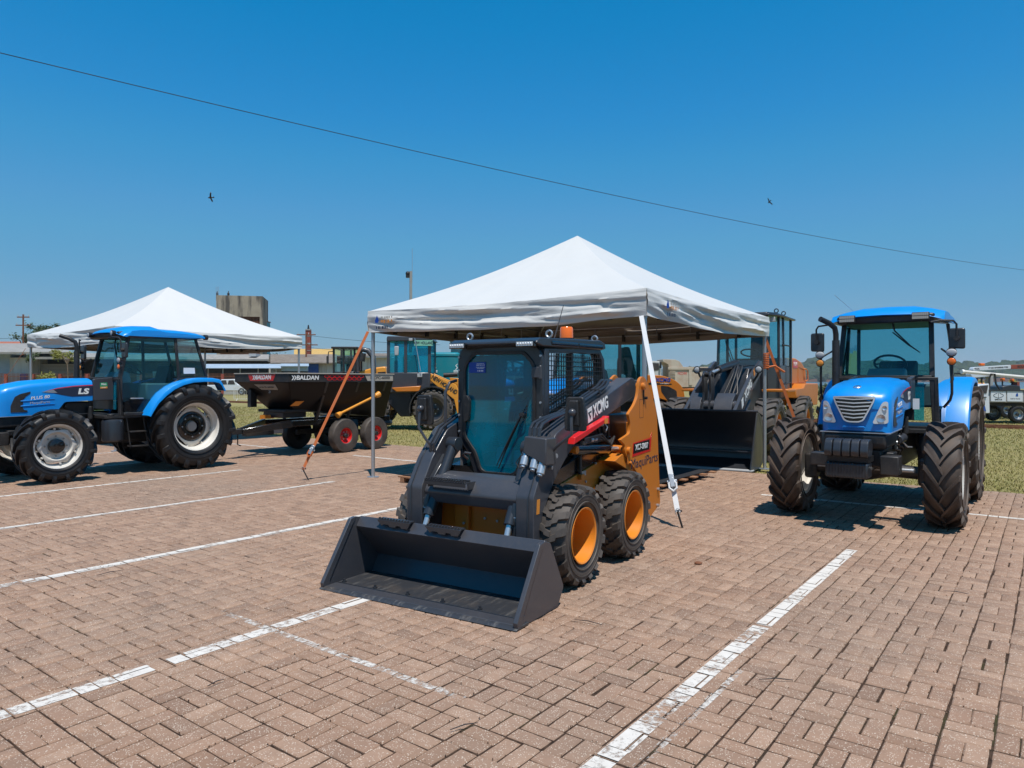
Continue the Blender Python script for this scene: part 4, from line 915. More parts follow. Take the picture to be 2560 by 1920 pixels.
    e = MB(); e.bb((-.20, .0, .72), (.20, .80, 1.24)); e.bb((-.17, -.05, .62), (.17, .9, .74)); e.build('engine_block', 'darkmetal', T, bev=.02)
    rr_ = random.Random(11)
    for s in (-1, 1):
        for k in range(10):
            y = rr_.uniform(.05, .72); z = rr_.uniform(.78, 1.18); r = rr_.uniform(.02, .05)
            MB().cyl((s*.19, y, z), (s*rr_.uniform(.23, .29), y+rr_.uniform(-.03, .03), z), r, 12).build('engine_fitting', rr_.choice(['darkmetal', 'black', 'steel', 'darkmetal']), T, bev=.004)
        for k in range(5):
            y = rr_.uniform(.1, .5); z = rr_.uniform(.8, 1.1); MB().tube([(s*.25, y, z), (s*.29, y+.1, z+rr_.uniform(-.08, .1)), (s*.28, y+.25, z-.05), (s*.24, y+.35, z-.1)], .011, 6).build('engine_hose', 'black', T)
        MB().cyl((s*.27, .34, .90), (s*.27, .70, .905), .055, 16).build('filter_canister', 'char', T, bev=.01)
        MB().cyl((s*.29, .72, .95), (s*.29, .72, 1.16), .038, 14).build('fuel_filter', 'black', T, bev=.006)
        MB().tube([(s*.29, .55, .86), (s*.33, .62, .80), (s*.36, .74, .79)], .010, 6).build('steel_pipe', 'steel', T)
        # fuel tank with cap, steps
        MB().lathe([(.001, .555), (.13, .56), (.165, .59), (.168, .90), (.155, .935), (.06, .95)], 28, (s*.56, .96, 0), 2).build('fuel_tank', 'char2', T)
        MB().cyl((s*.56, .93, .94), (s*.56, .93, 1.03), .055, 20).build('filler_cap', 'black', T, bev=.006)
        st = sub('access_step', T)
        m = MB()
        for y0, y1 in ((1.16, 1.22), (1.44, 1.52)): m.tube([(s*.62, y0, .97), (s*.64, y1, .46)], .012, 8)
        m.build('step_rail', 'black', st)
        for z, yy in ((.47, 0.05), (.72, .02)): MB().bb((min(s*.52, s*.70), 1.17+yy, z-.012), (max(s*.52, s*.70), 1.46+yy, z+.012)).build('step_tread', 'black', st, bev=.004)
    MB().bb((-.22, .85, .50), (.22, 2.45, .98)).build('transmission', 'darkmetal', T, bev=.05)
    MB().cyl((-.62, 2.2, .77), (.62, 2.2, .77), .13, 20).build('rear_axle', 'darkmetal', T)
    MB().bb((-.30, 2.35, .55), (.30, 2.75, .95)).build('rear_linkage', 'darkmetal', T, bev=.03)
    # cab shell
    cab = sub('cab', T)
    FB, FT, BB_, RB, RT_ = (.535, 1.09, 1.64), (.505, 1.25, 2.36), (.57, 1.09, 1.00), (.60, 2.62, 1.66), (.56, 2.42, 2.38)
    CB, CT = (.655, 2.06, 1.60), (.61, 2.02, 2.36)
    def bar(a, b, w, d, name='pillar', mat='black', out_=None):
        a, b = Vector(a), Vector(b); t_ = (b-a).normalized(); u = Vector((1, 0, 0)) if out_ is None else Vector(out_); u = (u-t_*u.dot(t_)).normalized(); v = t_.cross(u)
        return MB().hexa([a-u*w-v*d, a+u*w-v*d, a+u*w+v*d, a-u*w+v*d, b-u*w-v*d, b+u*w-v*d, b+u*w+v*d, b-u*w+v*d]).build(name, mat, cab, bev=.008)
    def mir(p, s): return (p[0]*s, p[1], p[2])
    for s in (-1, 1):
        bar(mir(FB, s), mir(FT, s), .028, .030); bar(mir(BB_, s), mir(FB, s), .030, .034); bar(mir(CB, s), mir(CT, s), .02, .024); bar(mir(RB, s), mir(RT_, s), .022, .022)
        bar(mir(RB, s), (s*.655, 2.06, 1.62), .018, .02, 'cab_rail'); bar(mir(FT, s), mir(RT_, s), .02, .02, 'cab_rail')
        for nm, P in (('door_glass', [(.575, 1.11, 1.02), (.54, 1.11, 1.64), FT, CT, CB, (.655, 1.78, 1.40), (.655, 1.55, 1.02)]), ('rear_side_glass', [CB, CT, RT_, RB])):
            MB().add([mir(p, s) for p in P], [tuple(range(len(P)))]).build(nm, 'glass', cab, smooth=0, recalc=False)
        P = [(.62, .66, 1.60), (.645, 1.09, 1.63), (.645, 1.09, 1.0), (.58, .82, 1.0)]
        # door bottom frame following the wheel arch
        dp = [(1.10, 1.00), (1.55, 1.00), (1.64, 1.14), (1.80, 1.38), (2.06, 1.57), (2.05, 1.63), (1.77, 1.43), (1.60, 1.18), (1.53, 1.05), (1.10, 1.05)]
        MB().prism(dp, 0, s*.635, s*.672).build('door_bottom_frame', 'black', cab, bev=.006)
        ap = [(1.56, .98), (1.66, 1.12), (1.82, 1.36), (2.08, 1.55), (2.62, 1.62), (2.62, 1.2), (1.9, .98)]
        MB().prism(ap, 0, s*.60, s*.634).build('inner_fender', 'black', cab)
        MB().bb((min(s*.66, s*.685), 1.20, 1.28), (max(s*.66, s*.685), 1.42, 1.30)).build('door_handle', 'steel', cab, bev=.004)
        MB().prism(rnd([(1.10, 1.06), (1.5, 1.06), (1.66, 1.26), (1.30, 1.28), (1.12, 1.24)], .03), 0, s*.61, s*.63).build('door_panel', 'gloss_black', cab)
    MB().add([mir(FB, -1), mir(FB, 1), mir(FT, 1), mir(FT, -1)], [(0, 1, 2, 3)]).build('windscreen', 'glass', cab, smooth=0, recalc=False)
    MB().add([mir(RB, -1), mir(RB, 1), mir(RT_, 1), mir(RT_, -1)], [(0, 1, 2, 3)]).build('rear_window', 'glass', cab, smooth=0, recalc=False)
    bar(mir(FB, -1), mir(FB, 1), .02, .03, 'cowl_rail', out_=(0, 0, 1)); bar(mir(RB, -1), mir(RB, 1), .02, .02, 'cab_rail', out_=(0, 0, 1))
    MB().ring([(-.62, .98), (-.60, 1.64), (.60, 1.64), (.62, .98)], [(-.57, 1.03), (-.56, 1.60), (.56, 1.60), (.57, 1.03)], 1, 1.05, 1.085).build('firewall_frame', 'black', cab, bev=.006)
    MB().bb((-.44, 1.07, 1.1), (.34, 1.09, 1.57)).build('firewall', 'black', cab); MB().add([(.34, 1.07, 1.1), (.45, 1.07, 1.1), (.45, 1.07, 1.57), (.34, 1.07, 1.57)], [(0, 1, 2, 3)]).build('foot_glass', 'glassd', cab, smooth=0, recalc=False)
    MB().bb((-.64, .80, .96), (.64, 2.55, 1.0)).build('cab_floor', 'black', cab)
    # roof
    base = [(1.07, 2.335), (1.05, 2.44), (1.4, 2.45), (2.5, 2.45), (2.52, 2.37), (2.4, 2.34)]
    MB().prism(base, 0, -.565, .565).build('roof_liner', 'black', cab, bev=.03)
    rings = []
    for x in [-.66, -.655, -.62, -.5, -.3, 0, .3, .5, .62, .655, .66]:
        q = abs(x)/.66; dz = -.085*q**3.2; dy = .12*q**3; cen = max(0, 1-(q/.62)**6)
        top = [(.66+dy, 2.415), (.70+dy, 2.450), (.80+dy, 2.482), (.95, 2.515), (1.15, 2.537+.012*cen), (1.52, 2.54+.022*cen), (1.62, 2.525), (1.72, 2.518), (2.1, 2.512), (2.42, 2.49), (2.545, 2.465)]
        bot = [(2.54, 2.44), (2.3, 2.43), (1.3, 2.425), (.9, 2.425), (.72+dy, 2.405)]
        e = 1 if abs(x) < .657 else 0
        top = [(1.0+(y-.66)*.8276, z+.02) for y, z in top]; bot = [(1.0+(y-.66)*.8276, z+.02) for y, z in bot]
        rings.append([(x, y, (z+dz if e else 2.395+(z-2.395)*.3+dz*.6)) for y, z in top]+[(x, y, z+dz*.95) for y, z in bot])
    MB().loft(rings, cap=True).build('roof', 'blue', cab, smooth=40)
    wi = MB(); wi.tube([(.07, 1.24, 2.36), (.10, 1.20, 2.24), (.28, 1.16, 2.05)], [.012, .010, .006], 6); wi.tube([(.08, 1.20, 2.22), (.26, 1.15, 2.06), (.40, 1.12, 1.95)], [.008, .012, .006], 5); wi.build('wiper', 'black', cab)
    # mirrors and lamp posts
    for s in (-1, 1):
        mr = sub('mirror', T); xm = s*.80
        MB().prism(rnd([(xm-.085, 1.99), (xm+.085, 1.98), (xm+.085, 2.235), (xm-.085, 2.235)], .03), 1, 1.03, 1.075).build('mirror_shell', 'char2', mr, bev=.015)
        m = MB(); m.tube([(s*.54, .90, 2.31), (s*.64, .92, 2.33), (s*.77, .97, 2.32), (xm, .985, 2.28), (xm, .99, 2.12)], .012, 8); m.cyl((xm, .98, 2.11), (xm, 1.035, 2.11), .03, 12); m.build('mirror_arm', 'black', mr)
        lp_ = sub('lamp_post', T); xl = s*.75
        m = MB(); m.tube([(s*.63, 1.12, 1.99), (s*.68, 1.05, 1.95), (xl, 1.02, 1.90)], .012, 8); m.tube([(xl, 1.02, 1.95), (xl, 1.02, 1.80), (xl, 1.02, 1.60), (xl, 1.02, 1.44), (xl-s*.02, 1.03, 1.36), (s*.66, 1.08, 1.27)], .016, 8); m.build('post', 'black', lp_)
        m = MB(); m.cyl((xl, .97, 1.94), (xl, 1.03, 1.94), .058, 20, .04); m.M = None; a_ = m.build('lamp_body', 'black', lp_); m = MB(); m.sphere((xl, .97, 1.94), .052, 8, (1.1, .25, .8)); m.build('lamp_lens', 'lightgrey', lp_)
        m = MB(); m.cyl((xl, .97, 1.83), (xl, 1.03, 1.83), .050, 20, .04); m.build('lamp_body', 'black', lp_); MB().sphere((xl, .97, 1.83), .045, 8, (1., .25, .9)).build('indicator_lens', 'amber' if s > 0 else 'label_orange', lp_)
    # exhaust
    ex = sub('exhaust_stack', T)
    MB().tube([(-.52, .83, 1.40), (-.52, .83, 2.12)], .046, 18).build('heat_shield', 'black', ex)
    MB().tube([(-.30, .70, 1.35), (-.45, .81, 1.38), (-.52, .83, 1.45), (-.52, .83, 2.20), (-.53, .81, 2.28), (-.58, .73, 2.34), (-.66, .61, 2.39)], .034, 14).build('pipe', 'darkmetal', ex)
    # interior
    MB().prism(rnd([(1.13, 1.55), (1.15, 1.68), (1.27, 1.76), (1.40, 1.74), (1.44, 1.55)], .04), 0, -.22, .22).build('dashboard', 'lightgrey', cab, bev=.04, seg=3)
    m = MB(); c0 = Vector((0, 1.52, 1.82)); tl = Matrix.Rotation(R(-35), 3, 'X')
    m.tube([c0+tl @ Vector((.19*math.cos(a*PI/12), .19*math.sin(a*PI/12), 0)) for a in range(25)], .015, 8, cap=False); m.tube([c0+tl @ Vector((-.19, 0, 0)), c0, c0+tl @ Vector((.19, 0, 0))], .012, 6); m.tube([c0, (0, 1.38, 1.66)], .025, 8); m.build('steering_wheel', 'black', cab)
    MB().prism(rnd([(1.70, 1.25), (2.10, 1.27), (2.22, 1.86), (2.12, 1.88), (2.0, 1.45), (1.70, 1.41)], .04), 0, -.24, .24).build('seat', 'seatfab', cab, bev=.04)
    MB().bb((.28, 1.5, 1.25), (.60, 2.4, 1.55)).build('side_console', 'interior', cab, bev=.03); MB().bb((-.60, 1.5, 1.25), (-.28, 2.4, 1.55)).build('side_console', 'interior', cab, bev=.03)
    # fenders
    fp = [(1.40, 1.00), (1.45, 1.09), (1.54, 1.23), (1.66, 1.38), (1.82, 1.50), (2.0, 1.585), (2.2, 1.635), (2.42, 1.65), (2.60, 1.645), (2.74, 1.62), (2.80, 1.53), (2.86, 1.42)]
    for s in (-1, 1):
        rings = []
        for i, (y, z) in enumerate(fp):
            a = Vector(fp[max(0, i-1)]); b = Vector(fp[min(len(fp)-1, i+1)]); d = (b-a).normalized(); n = Vector((d.y, -d.x))  # inward (toward wheel)
            def P(x, k): return (s*x, y+n.x*k, z+n.y*k)
            lip = .075 if 2 < i < 10 else .05
            rings.append([P(.60, 0), P(.84, 0), P(.88, .012), P(.895, .04), P(.895, lip), P(.88, lip), P(.878, .045), P(.86, .028), P(.60, .02)])
        MB().loft(rings).build('fender', 'blue', T, smooth=40)
    # wheels
    def wheel(x, y, Rw, rr, W, nl, front):
        w = sub('wheel', T, (x, y, Rw))
        tyre(w, Rw, rr, W, nl, .046 if front else .052, .058 if front else .072, .50 if front else .50, TYRE[0], 'ag')
        h = W/2; m = MB()
        m.lathe([(rr, h*.74), (rr+.022, h*.80), (rr+.020, h*.84), (rr-.012, h*.72), (rr-.018, h*.45), (rr-.045, h*.30), (rr-.05, -h*.3), (rr-.018, -h*.5), (rr-.012, -h*.74), (rr+.02, -h*.84)], 56); m.build('rim', 'cream', w)
        xo = h*.42 if front else -.02
        prof = []; n = 96; lob = 6 if front else 4
        ring0 = []; ring1 = []; ring2 = []
        for k in range(n):
            a = 2*PI*k/n; ro = (rr-.05)-(.038 if front else .06)*(.5-.5*math.cos(a*lob))**.8
            ring0.append((xo+.012, ro*math.cos(a), ro*math.sin(a))); ring1.append((xo+.012, rr*.66*math.cos(a), rr*.66*math.sin(a))); ring2.append((xo-.05 if front else xo-.06, rr*.58*math.cos(a), rr*.58*math.sin(a)))
        ring3 = [(xo-.05 if front else xo-.06, .02*math.cos(2*PI*k/n), .02*math.sin(2*PI*k/n)) for k in range(n)]
        MB().loft([ring0, ring1, ring2, ring3], cap=False).build('wheel_disc', 'cream' if front else 'cream', w, solid=.008)
        if front:
            MB().lathe([(.115, xo-.05), (.11, xo+.02), (.09, xo+.035), (.03, xo+.04), (.001, xo+.04)], 28).build('hub', 'gloss_black', w)
            for k in range(8): a = 2*PI*k/8; MB().cyl((xo-.05, .155*math.cos(a), .155*math.sin(a)), (xo-.03, .155*math.cos(a), .155*math.sin(a)), .013, 6).build('wheel_nut', 'greyrim', w)
        else:
            MB().lathe([(.27, xo-.052), (.26, xo+.02), (.23, xo+.035), (.14, xo+.03), (.12, xo-.02), (.05, xo-.02), (.001, xo-.02)], 36).build('hub', 'gloss_black', w)
            MB().lathe([(.10, xo-.018), (.085, xo+.03), (.001, xo+.03)], 24).build('axle_end', 'greyrim', w)
            for k in range(8): a = 2*PI*k/8; MB().cyl((xo+.03, .19*math.cos(a), .19*math.sin(a)), (xo+.045, .19*math.cos(a), .19*math.sin(a)), .014, 6).build('wheel_nut', 'steel', w)
        for k in range(6 if front else 8):
            a = 2*PI*(k+.5)/(6 if front else 8)+.15; r = rr-.062; MB().cyl((xo+.0, r*math.cos(a), r*math.sin(a)), (xo+.028, r*math.cos(a), r*math.sin(a)), .016, 8).build('rim_bolt', 'cream', w)
        c = copy_tree(w, T); c.location = (-x, y, Rw); c.scale = (-1, 1, 1); c.rotation_euler = (.21, 0, 0)
    wheel(.80, 0, .575, .335, .33, 17, True); wheel(.74, 2.26, .765, .42, .44, 18, False)
    return T
TYRE = ['tyre']
tR = tractor(); tR['label'] = 'blue tractor at the right facing the camera with dusty brown tyres and front weights'
tR.location = (4.12, 8.28, 0)
tL = copy_tree(tR); tL['label'] = 'blue tractor at the left seen side on with cream wheels and black tyres'
tL.location = (-7.79, 11.64, 0)
def descend(o):
    for c in [x for x in bpy.data.objects if x.parent == o]:
        yield c; yield from descend(c)
for o in descend(tL):
    if o.name.startswith('tyre'):
        if 'tyreblack' not in o.data.name: o.data = (bpy.data.meshes.get('tyreblack_'+o.data.name) or o.data.copy()); 
        if not o.data.name.startswith('tyreblack_'): o.data.name = 'tyreblack_'+o.data.name.split('.')[0]+('' if len(o.data.vertices) % 2 else '')
        o.data.materials[0] = M['tyreblack']
cabR = [c for c in bpy.data.objects if c.parent == tR and c.name.startswith('cab')][0]
cabL = [c for c in bpy.data.objects if c.parent == tL and c.name.startswith('cab')][0]
for s in (-1, 1):
    m = MB(); m.bb((s*.42-.095, .97, 2.355), (s*.42+.095, 1.03, 2.445)); o = m.build('work_light', 'black', cabR, bev=.006)
    m = MB()
    for q in range(8):
        for z in (2.362, 2.404): m.bb((s*.42-.088+q*.0223, .962, z), (s*.42-.068+q*.0223, .972, z+.034))
    m.build('light_lens', 'grey_print', cabR)
    m = MB(); m.tube([(s*.42, 1.0, 2.36), (s*.42, 1.03, 2.34), (s*.42, 1.12, 2.35)], .008, 6); m.build('light_bracket', 'black', cabR)
    m = MB(); m.lathe([(.001, .035), (.045, .03), (.05, -.03), (.044, -.035)], 20, (s*.45, 1.02, 2.41), 1); m.tube([(s*.45, 1.05, 2.39), (s*.45, 1.14, 2.37)], .012, 6); m.build('work_light', 'black', cabL); MB().sphere((s*.45, .99, 2.41), .044, 8, (1, .3, 1)).build('light_lens', 'lightgrey', cabL)
    m = MB(); m.lathe([(.001, -.05), (.05, -.03), (.05, .03), (.044, .035)], 20, (s*.5, 2.66, 2.41), 1); m.tube([(s*.5, 2.62, 2.40), (s*.5, 2.5, 2.38)], .012, 6); m.build('rear_work_light', 'black', cabL)
MB().bb((.635, 1.30, 1.43), (.639, 1.31, 1.44))if False else None
MB().prism([(2.16, 1.72), (2.38, 1.725), (2.37, 1.83), (2.16, 1.83)], 0, .632, .635).build('paper_notice', 'white', cabL, smooth=0)
MB().prism([(.37, 1.25), (.44, 1.25), (.44, 1.38), (.37, 1.38)], 1, .745, .748).build('paper_notice', 'white', cabR, smooth=0)
MB().prism([(.85, 1.46), (.97, 1.465), (.965, 1.565), (.85, 1.56)], 0, .3535, .3545).build('green_sticker', 'green', tL, smooth=0); MB().prism([(.855, 1.46), (.968, 1.465), (.967, 1.495), (.855, 1.49)], 0, .355, .3555).build('orange_sticker_band', 'label_orange', tL, smooth=0)
text('Mais', .045, 'white', tL, (.3558, .91, 1.535), (0, 1, 0), (0, 0, 1), 'sticker_lettering', .0005, bold=.001); smallprint(tL, (.3562, .91, 1.48), (0, 1, 0), .07, .012, 'white', 7)
MB().tube([(-.40, 1.5, 2.50), (-.62, 1.2, 2.75)], .003, 5).build('antenna', 'lightgrey', cabR)
# ------------------------------------------------------------------ generic machine wheel
def mwheel(T, pos, Rw, rr, W, rimm, tm='tyregrey', kind='block', n=16, lh=.03, lw=.11, delta=.12, rz=0, flip=1, dish=.0, name='wheel', hubm='black'):
    w = sub(name, T, pos, (0, 0, rz)); w.scale = (flip, 1, 1)
    if kind == 'plain':
        m = MB(); h = W/2; m.lathe([(rr-.004, -h*.8), (rr+.01, -h*.95), (lerp(rr, Rw, .5), -h*1.02), (Rw-.02, -h*.92), (Rw, -h*.6), (Rw, -h*.4), (Rw-.008, -h*.37), (Rw-.008, -h*.32), (Rw, -h*.29), (Rw, -.01), (Rw-.008, -.006), (Rw-.008, .006), (Rw, .01), (Rw, h*.29), (Rw-.008, h*.32), (Rw-.008, h*.37), (Rw, h*.4), (Rw, h*.6), (Rw-.02, h*.92), (lerp(rr, Rw, .5), h*1.02), (rr+.01, h*.95), (rr-.004, h*.8)], 48); m.build('tyre', tm, w, smooth=40)
    else: tyre(w, Rw, rr, W, n, lh, lw, delta, tm, kind)
    h = W/2; m = MB(); m.lathe([(rr, h*.80), (rr+.012, h*.86), (rr-.012, h*.78), (rr-.03, h*.35), (rr-.04, dish), (rr*.55, dish-.03), (rr*.35, dish-.01), (.02, dish)], 32); m.lathe([(rr-.04, dish), (rr-.02, -h*.6), (rr, -h*.8)], 32); m.build('rim', rimm, w)
    m = MB(); m.lathe([(rr*.30, dish-.01), (rr*.28, dish+.05), (rr*.2, dish+.06), (.001, dish+.06)], 20); m.build('hub', hubm, w)
    for k in range(6): a = PI*k/3; MB().cyl((dish-.02, rr*.5*math.cos(a), rr*.5*math.sin(a)), (dish+.01, rr*.5*math.cos(a), rr*.5*math.sin(a)), rr*.06, 6).build('wheel_nut', 'steel', w)
    return w
# ------------------------------------------------------------------ black spreader trailer
TR = thing('spreader_trailer', 'black hopper spreader trailer with red tandem wheels behind the left tractor', 'spreader trailer', (-4.15, 16.69, 0), 35)
y0, y1, zb_, zt_ = -2.01, 1.0, 1.565, 1.735
MB().ring([(-.92, y0), (.92, y0), (.92, y1), (-.92, y1)], [(-.90, y0+.02), (.90, y0+.02), (.90, y1-.02), (-.90, y1-.02)], 2, zb_, zt_).build('hopper_rim', 'black', TR, bev=.004)
MB().ring([(-.935, y0-.015), (.935, y0-.015), (.935, y1+.015), (-.935, y1+.015)], [(-.89, y0+.03), (.89, y0+.03), (.89, y1-.03), (-.89, y1-.03)], 2, zt_, zt_+.022).build('rim_trim', 'grey_print', TR, bev=.003)
hp = MB(); A_ = [(-.91, y0+.01, zb_), (.91, y0+.01, zb_), (.91, y1, zb_), (-.91, y1, zb_)]; B_ = [(-.42, -1.52, .98), (.42, -1.52, .98), (.62, y1, .72), (-.62, y1, .72)]
hp.loft([A_, B_]); hp.build('hopper', 'hopper', TR, bev=.01)
for y in (-1.0, -.1, .75):
    for s in (-1, 1): MB().hexa([(s*.90, y-.03, zb_), (s*.90, y+.03, zb_), (s*.93, y+.03, zb_), (s*.93, y-.03, zb_), (s*.50, y-.03, .72), (s*.50, y+.03, .72), (s*.56, y+.03, .72), (s*.56, y-.03, .72)]).build('hopper_rib', 'black', TR, bev=.006)
MB().bb((-.46, -1.75, .92), (.46, -1.0, .98)).build('hopper_base', 'black', TR, bev=.01)
MB().bb((-.34, -1.70, .80), (.34, -1.1, .92)).build('gate_box', 'char2', TR, bev=.01)
for s in (-1, 1):
    MB().bb((s*.45-.05, -1.6, .62), (s*.45+.05, 1.3, .74)).build('chassis_beam', 'gloss_black', TR, bev=.01)
    MB().hexa([(s*.45-.05, -1.6, .60), (s*.45+.05, -1.6, .60), (s*.45+.05, -1.6, .76), (s*.45-.05, -1.6, .76), (s*.06-.05, -2.52, .50), (s*.06+.05, -2.52, .50), (s*.06+.05, -2.52, .60), (s*.06-.05, -2.52, .60)]).build('drawbar_beam', 'gloss_black', TR, bev=.01)
    MB().bb((s*.62-.04, -.62, .34), (s*.62+.04, .65, .46)).build('tandem_beam', 'black', TR, bev=.01)
    MB().hexa([(s*.62-.03, -.12, .44), (s*.62+.03, -.12, .44), (s*.62+.03, .15, .44), (s*.62-.03, .15, .44), (s*.5-.03, -.2, .70), (s*.5+.03, -.2, .70), (s*.5+.03, .22, .70), (s*.5-.03, .22, .70)]).build('suspension_bracket', 'black', TR)
MB().cyl((-.70, .015, .40), (.70, .015, .40), .05, 12).build('axle_beam', 'black', TR)
MB().bb((-.09, -2.75, .50), (.09, -2.45, .60)).build('hitch_block', 'black', TR, bev=.01); MB().tube([(0, -2.72, .55), (0, -3.05, .52), (0, -3.2, .50)], .035, 10).build('hitch_ring', 'darkmetal', TR)
jk = sub('parking_jack', TR); MB().cyl((-.16, -2.45, .62), (-.16, -2.45, .27), .012, 8).cyl((-.16, -2.45, .27), (-.06, -2.45, .25), .012, 8).build('crank', 'darkmetal', jk); MB().bb((-.23, -2.30, .43), (-.10, -1.6, .52)).build('jack_tube', 'black', jk, bev=.01); MB().bb((-.23, -1.6, .44), (-.12, -1.35, .54)).build('jack_foot', 'lightgrey', jk, bev=.01)
MB().prism([(-1.95, .78), (-1.60, .78), (-1.60, .86), (-1.95, .86)], 0, -.12, -.10).build('warning_label', 'label_orange', TR); MB().bb((-.30, -1.78, .80), (.0, -1.76, .86)).build('warning_label', 'label_orange', TR)
for s in (-1, 1):
    for y in (-.445, .476):
        mwheel(TR, (s*.80, y, .375), .375, .175, .21, 'red' if s > 0 else 'black', 'tyregrey' if s > 0 else 'tyreblack', 'plain', flip=s, dish=.045)
# panels of lettering
MB().prism([(-.44, 1.728), (.50, 1.728), (.42, 1.59), (-.36, 1.59)], 1, y0-.004, y0-.001).build('red_panel', 'red', TR, smooth=0)
text('BALDAN', .13, 'white', TR, (.09, y0-.006, 1.662), (1, 0, 0), (0, 0, 1), ext=.001, bold=.004, shear=.1, width=.52)
def chev(x, y, z, rx, ry, s, mat):
    m = MB()
    for k in range(2):
        u0 = k*.055*s
        q = [(-.04*s+u0, .05*s), (-.01*s+u0, .05*s), (.03*s+u0, 0), (-.01*s+u0, -.05*s), (-.04*s+u0, -.05*s), (0+u0, 0)]
        m.add([(x+rx*a, y+ry*a, z+b) for a, b in q], [(0, 1, 2, 5), (5, 2, 3, 4)])
    return m.build('chevron_logo', mat, TR, smooth=0, recalc=False)
chev(-.24, y0-.007, 1.662, 1, 0, 1, 'white')
dn = Vector((0, -.585, -.49)); 
o = MB().add([(-.30, -1.965, 1.515), (.42, -1.965, 1.515), (.40, -1.872, 1.40), (-.16, -1.872, 1.40)], [(0, 1, 2, 3)]).build('grey_plate', 'grey_print', TR, smooth=0, recalc=False)
text('DCFC-6000', .07, 'black', TR, (.10, -1.932, 1.462), (1, 0, 0), (0, .63, .77), ext=.001, bold=.002, width=.48)
chev(.08, -1.86, 1.36, 1, 0, .6, 'lightgrey')
X_ = .9225
chev(X_, -1.90, 1.655, 0, 1, 1.0, 'white'); text('BALDAN', .13, 'white', TR, (X_, -1.53, 1.655), (0, 1, 0), (0, 0, 1), ext=.001, bold=.004, shear=.1, width=.58)
for r in range(2):
    for k in range(8 - r):
        cy_ = -1.02+k*.142+r*.071; cz_ = 1.688-r*.055
        MB().ring([(cy_+.078*math.cos(a*PI/3), cz_+.036*math.sin(a*PI/3)) for a in range(6)], [(cy_+.058*math.cos(a*PI/3), cz_+.026*math.sin(a*PI/3)) for a in range(6)], 0, X_, X_+.001).build('red_hexagon', 'red', TR, smooth=0)
MB().prism([(.08, 1.725), (.98, 1.725), (.98, 1.59), (.16, 1.59)], 0, X_, X_+.001).build('grey_plate', 'grey_print', TR, smooth=0)
text('DCFC-6000', .09, 'black', TR, (X_+.002, .56, 1.657), (0, 1, 0), (0, 0, 1), ext=.0005, bold=.002, width=.62)
def sidept(y, z): t_ = (zb_-z)/(zb_-.9); return (.91-.44*t_+.006, y, z)
for (ya, yb, za, zc, sk_) in ((-1.72, -1.50, 1.06, 1.16, .10), (.55, .73, 1.34, 1.50, .06)):
    MB().add([sidept(ya, za), sidept(yb, za), sidept(yb+sk_, zc), sidept(ya+sk_, zc)], [(0, 1, 2, 3)]).build('warning_label', 'label_orange', TR, smooth=0, recalc=False)
MB().tube([(.80, -.56, .86), (.86, .50, 1.25)], .028, 12).build('pto_shaft', 'yellow', TR); MB().cyl((.795, -.62, .82), (.80, -.52, .875), .07, 14, .045).build('pto_guard', 'yellow', TR, bev=.004); MB().cyl((.86, .46, 1.235), (.865, .58, 1.28), .05, 14, .075).build('pto_guard', 'yellow', TR, bev=.004)
m = MB(); m.lathe([(.001, .50), (.20, .50), (.22, .56), (.20, .62), (.001, .63)], 24, (-.25, 1.25, 0), 2); m.lathe([(.001, .50), (.20, .50), (.22, .56), (.20, .62), (.001, .63)], 24, (.25, 1.25, 0), 2); m.build('spinner_disc', 'darkmetal', TR) if False else None
for s in (-1, 1): MB().lathe([(.001, .50), (.24, .50), (.26, .56), (.24, .62), (.001, .63)], 24, (s*.28, 1.25, 0), 2).build('spinner_disc', 'darkmetal', TR)
MB().prism([(.92, 1.02), (1.12, 1.40), (1.12, 1.0)], 0, .55, .57).build('rear_guard', 'lightgrey', TR)
MB().bb((-.5, 1.0, .66), (.5, 1.12, 1.45)).build('rear_panel', 'gloss_black', TR, bev=.01)
MB().bb((-.62, -1.9, 1.02), (-.50, -1.75, 1.40)).build('ladder', 'black', TR)

# ------------------------------------------------------------------ big wheel loader facing the camera
L = thing('wheel_loader', 'orange wheel loader with black bucket facing the camera at the far right tent pole', 'wheel loader', (3.17, 13.1, 0), 33, 'construction loaders')
bs = [(0, .012), (.62, .03), (.80, .14), (.86, .36), (.80, .62), (.62, .86), (.47, 1.03), (.49, 1.05), (.66, .88), (.84, .64), (.90, .36), (.83, .11), (.63, .0), (0, .0)]
bk = sub('bucket', L)
MB().prism(bs, 0, -1.2, 1.2).build('bucket_shell', 'char2', bk, bev=.004)
for s in (-1, 1):
    MB().prism([(0, .0), (.0, .04), (.43, 1.0), (.49, 1.05), (.74, .93), (.90, .40), (.84, .10), (.63, -.0)], 0, s*1.185-.012, s*1.185+.012).build('side_plate', 'char2', bk, bev=.004)
MB().bb((-1.22, -.04, 0), (1.22, .14, .025)).build('cutting_edge', 'lightgrey', bk, bev=.004); MB().cyl((-1.2, .47, 1.04), (1.2, .47, 1.04), .022, 10).build('top_bar', 'char', bk)
MB().bb((-1.18, .60, .28), (1.18, .84, .30)).build('inner_step', 'char', bk)
ap = [(.86, .32), (.88, .62), (1.45, 1.02), (2.05, 1.40), (2.62, 1.72), (3.45, 2.05), (3.58, 1.95), (3.5, 1.78), (2.75, 1.42), (2.2, 1.08), (1.5, .60), (1.05, .30)]
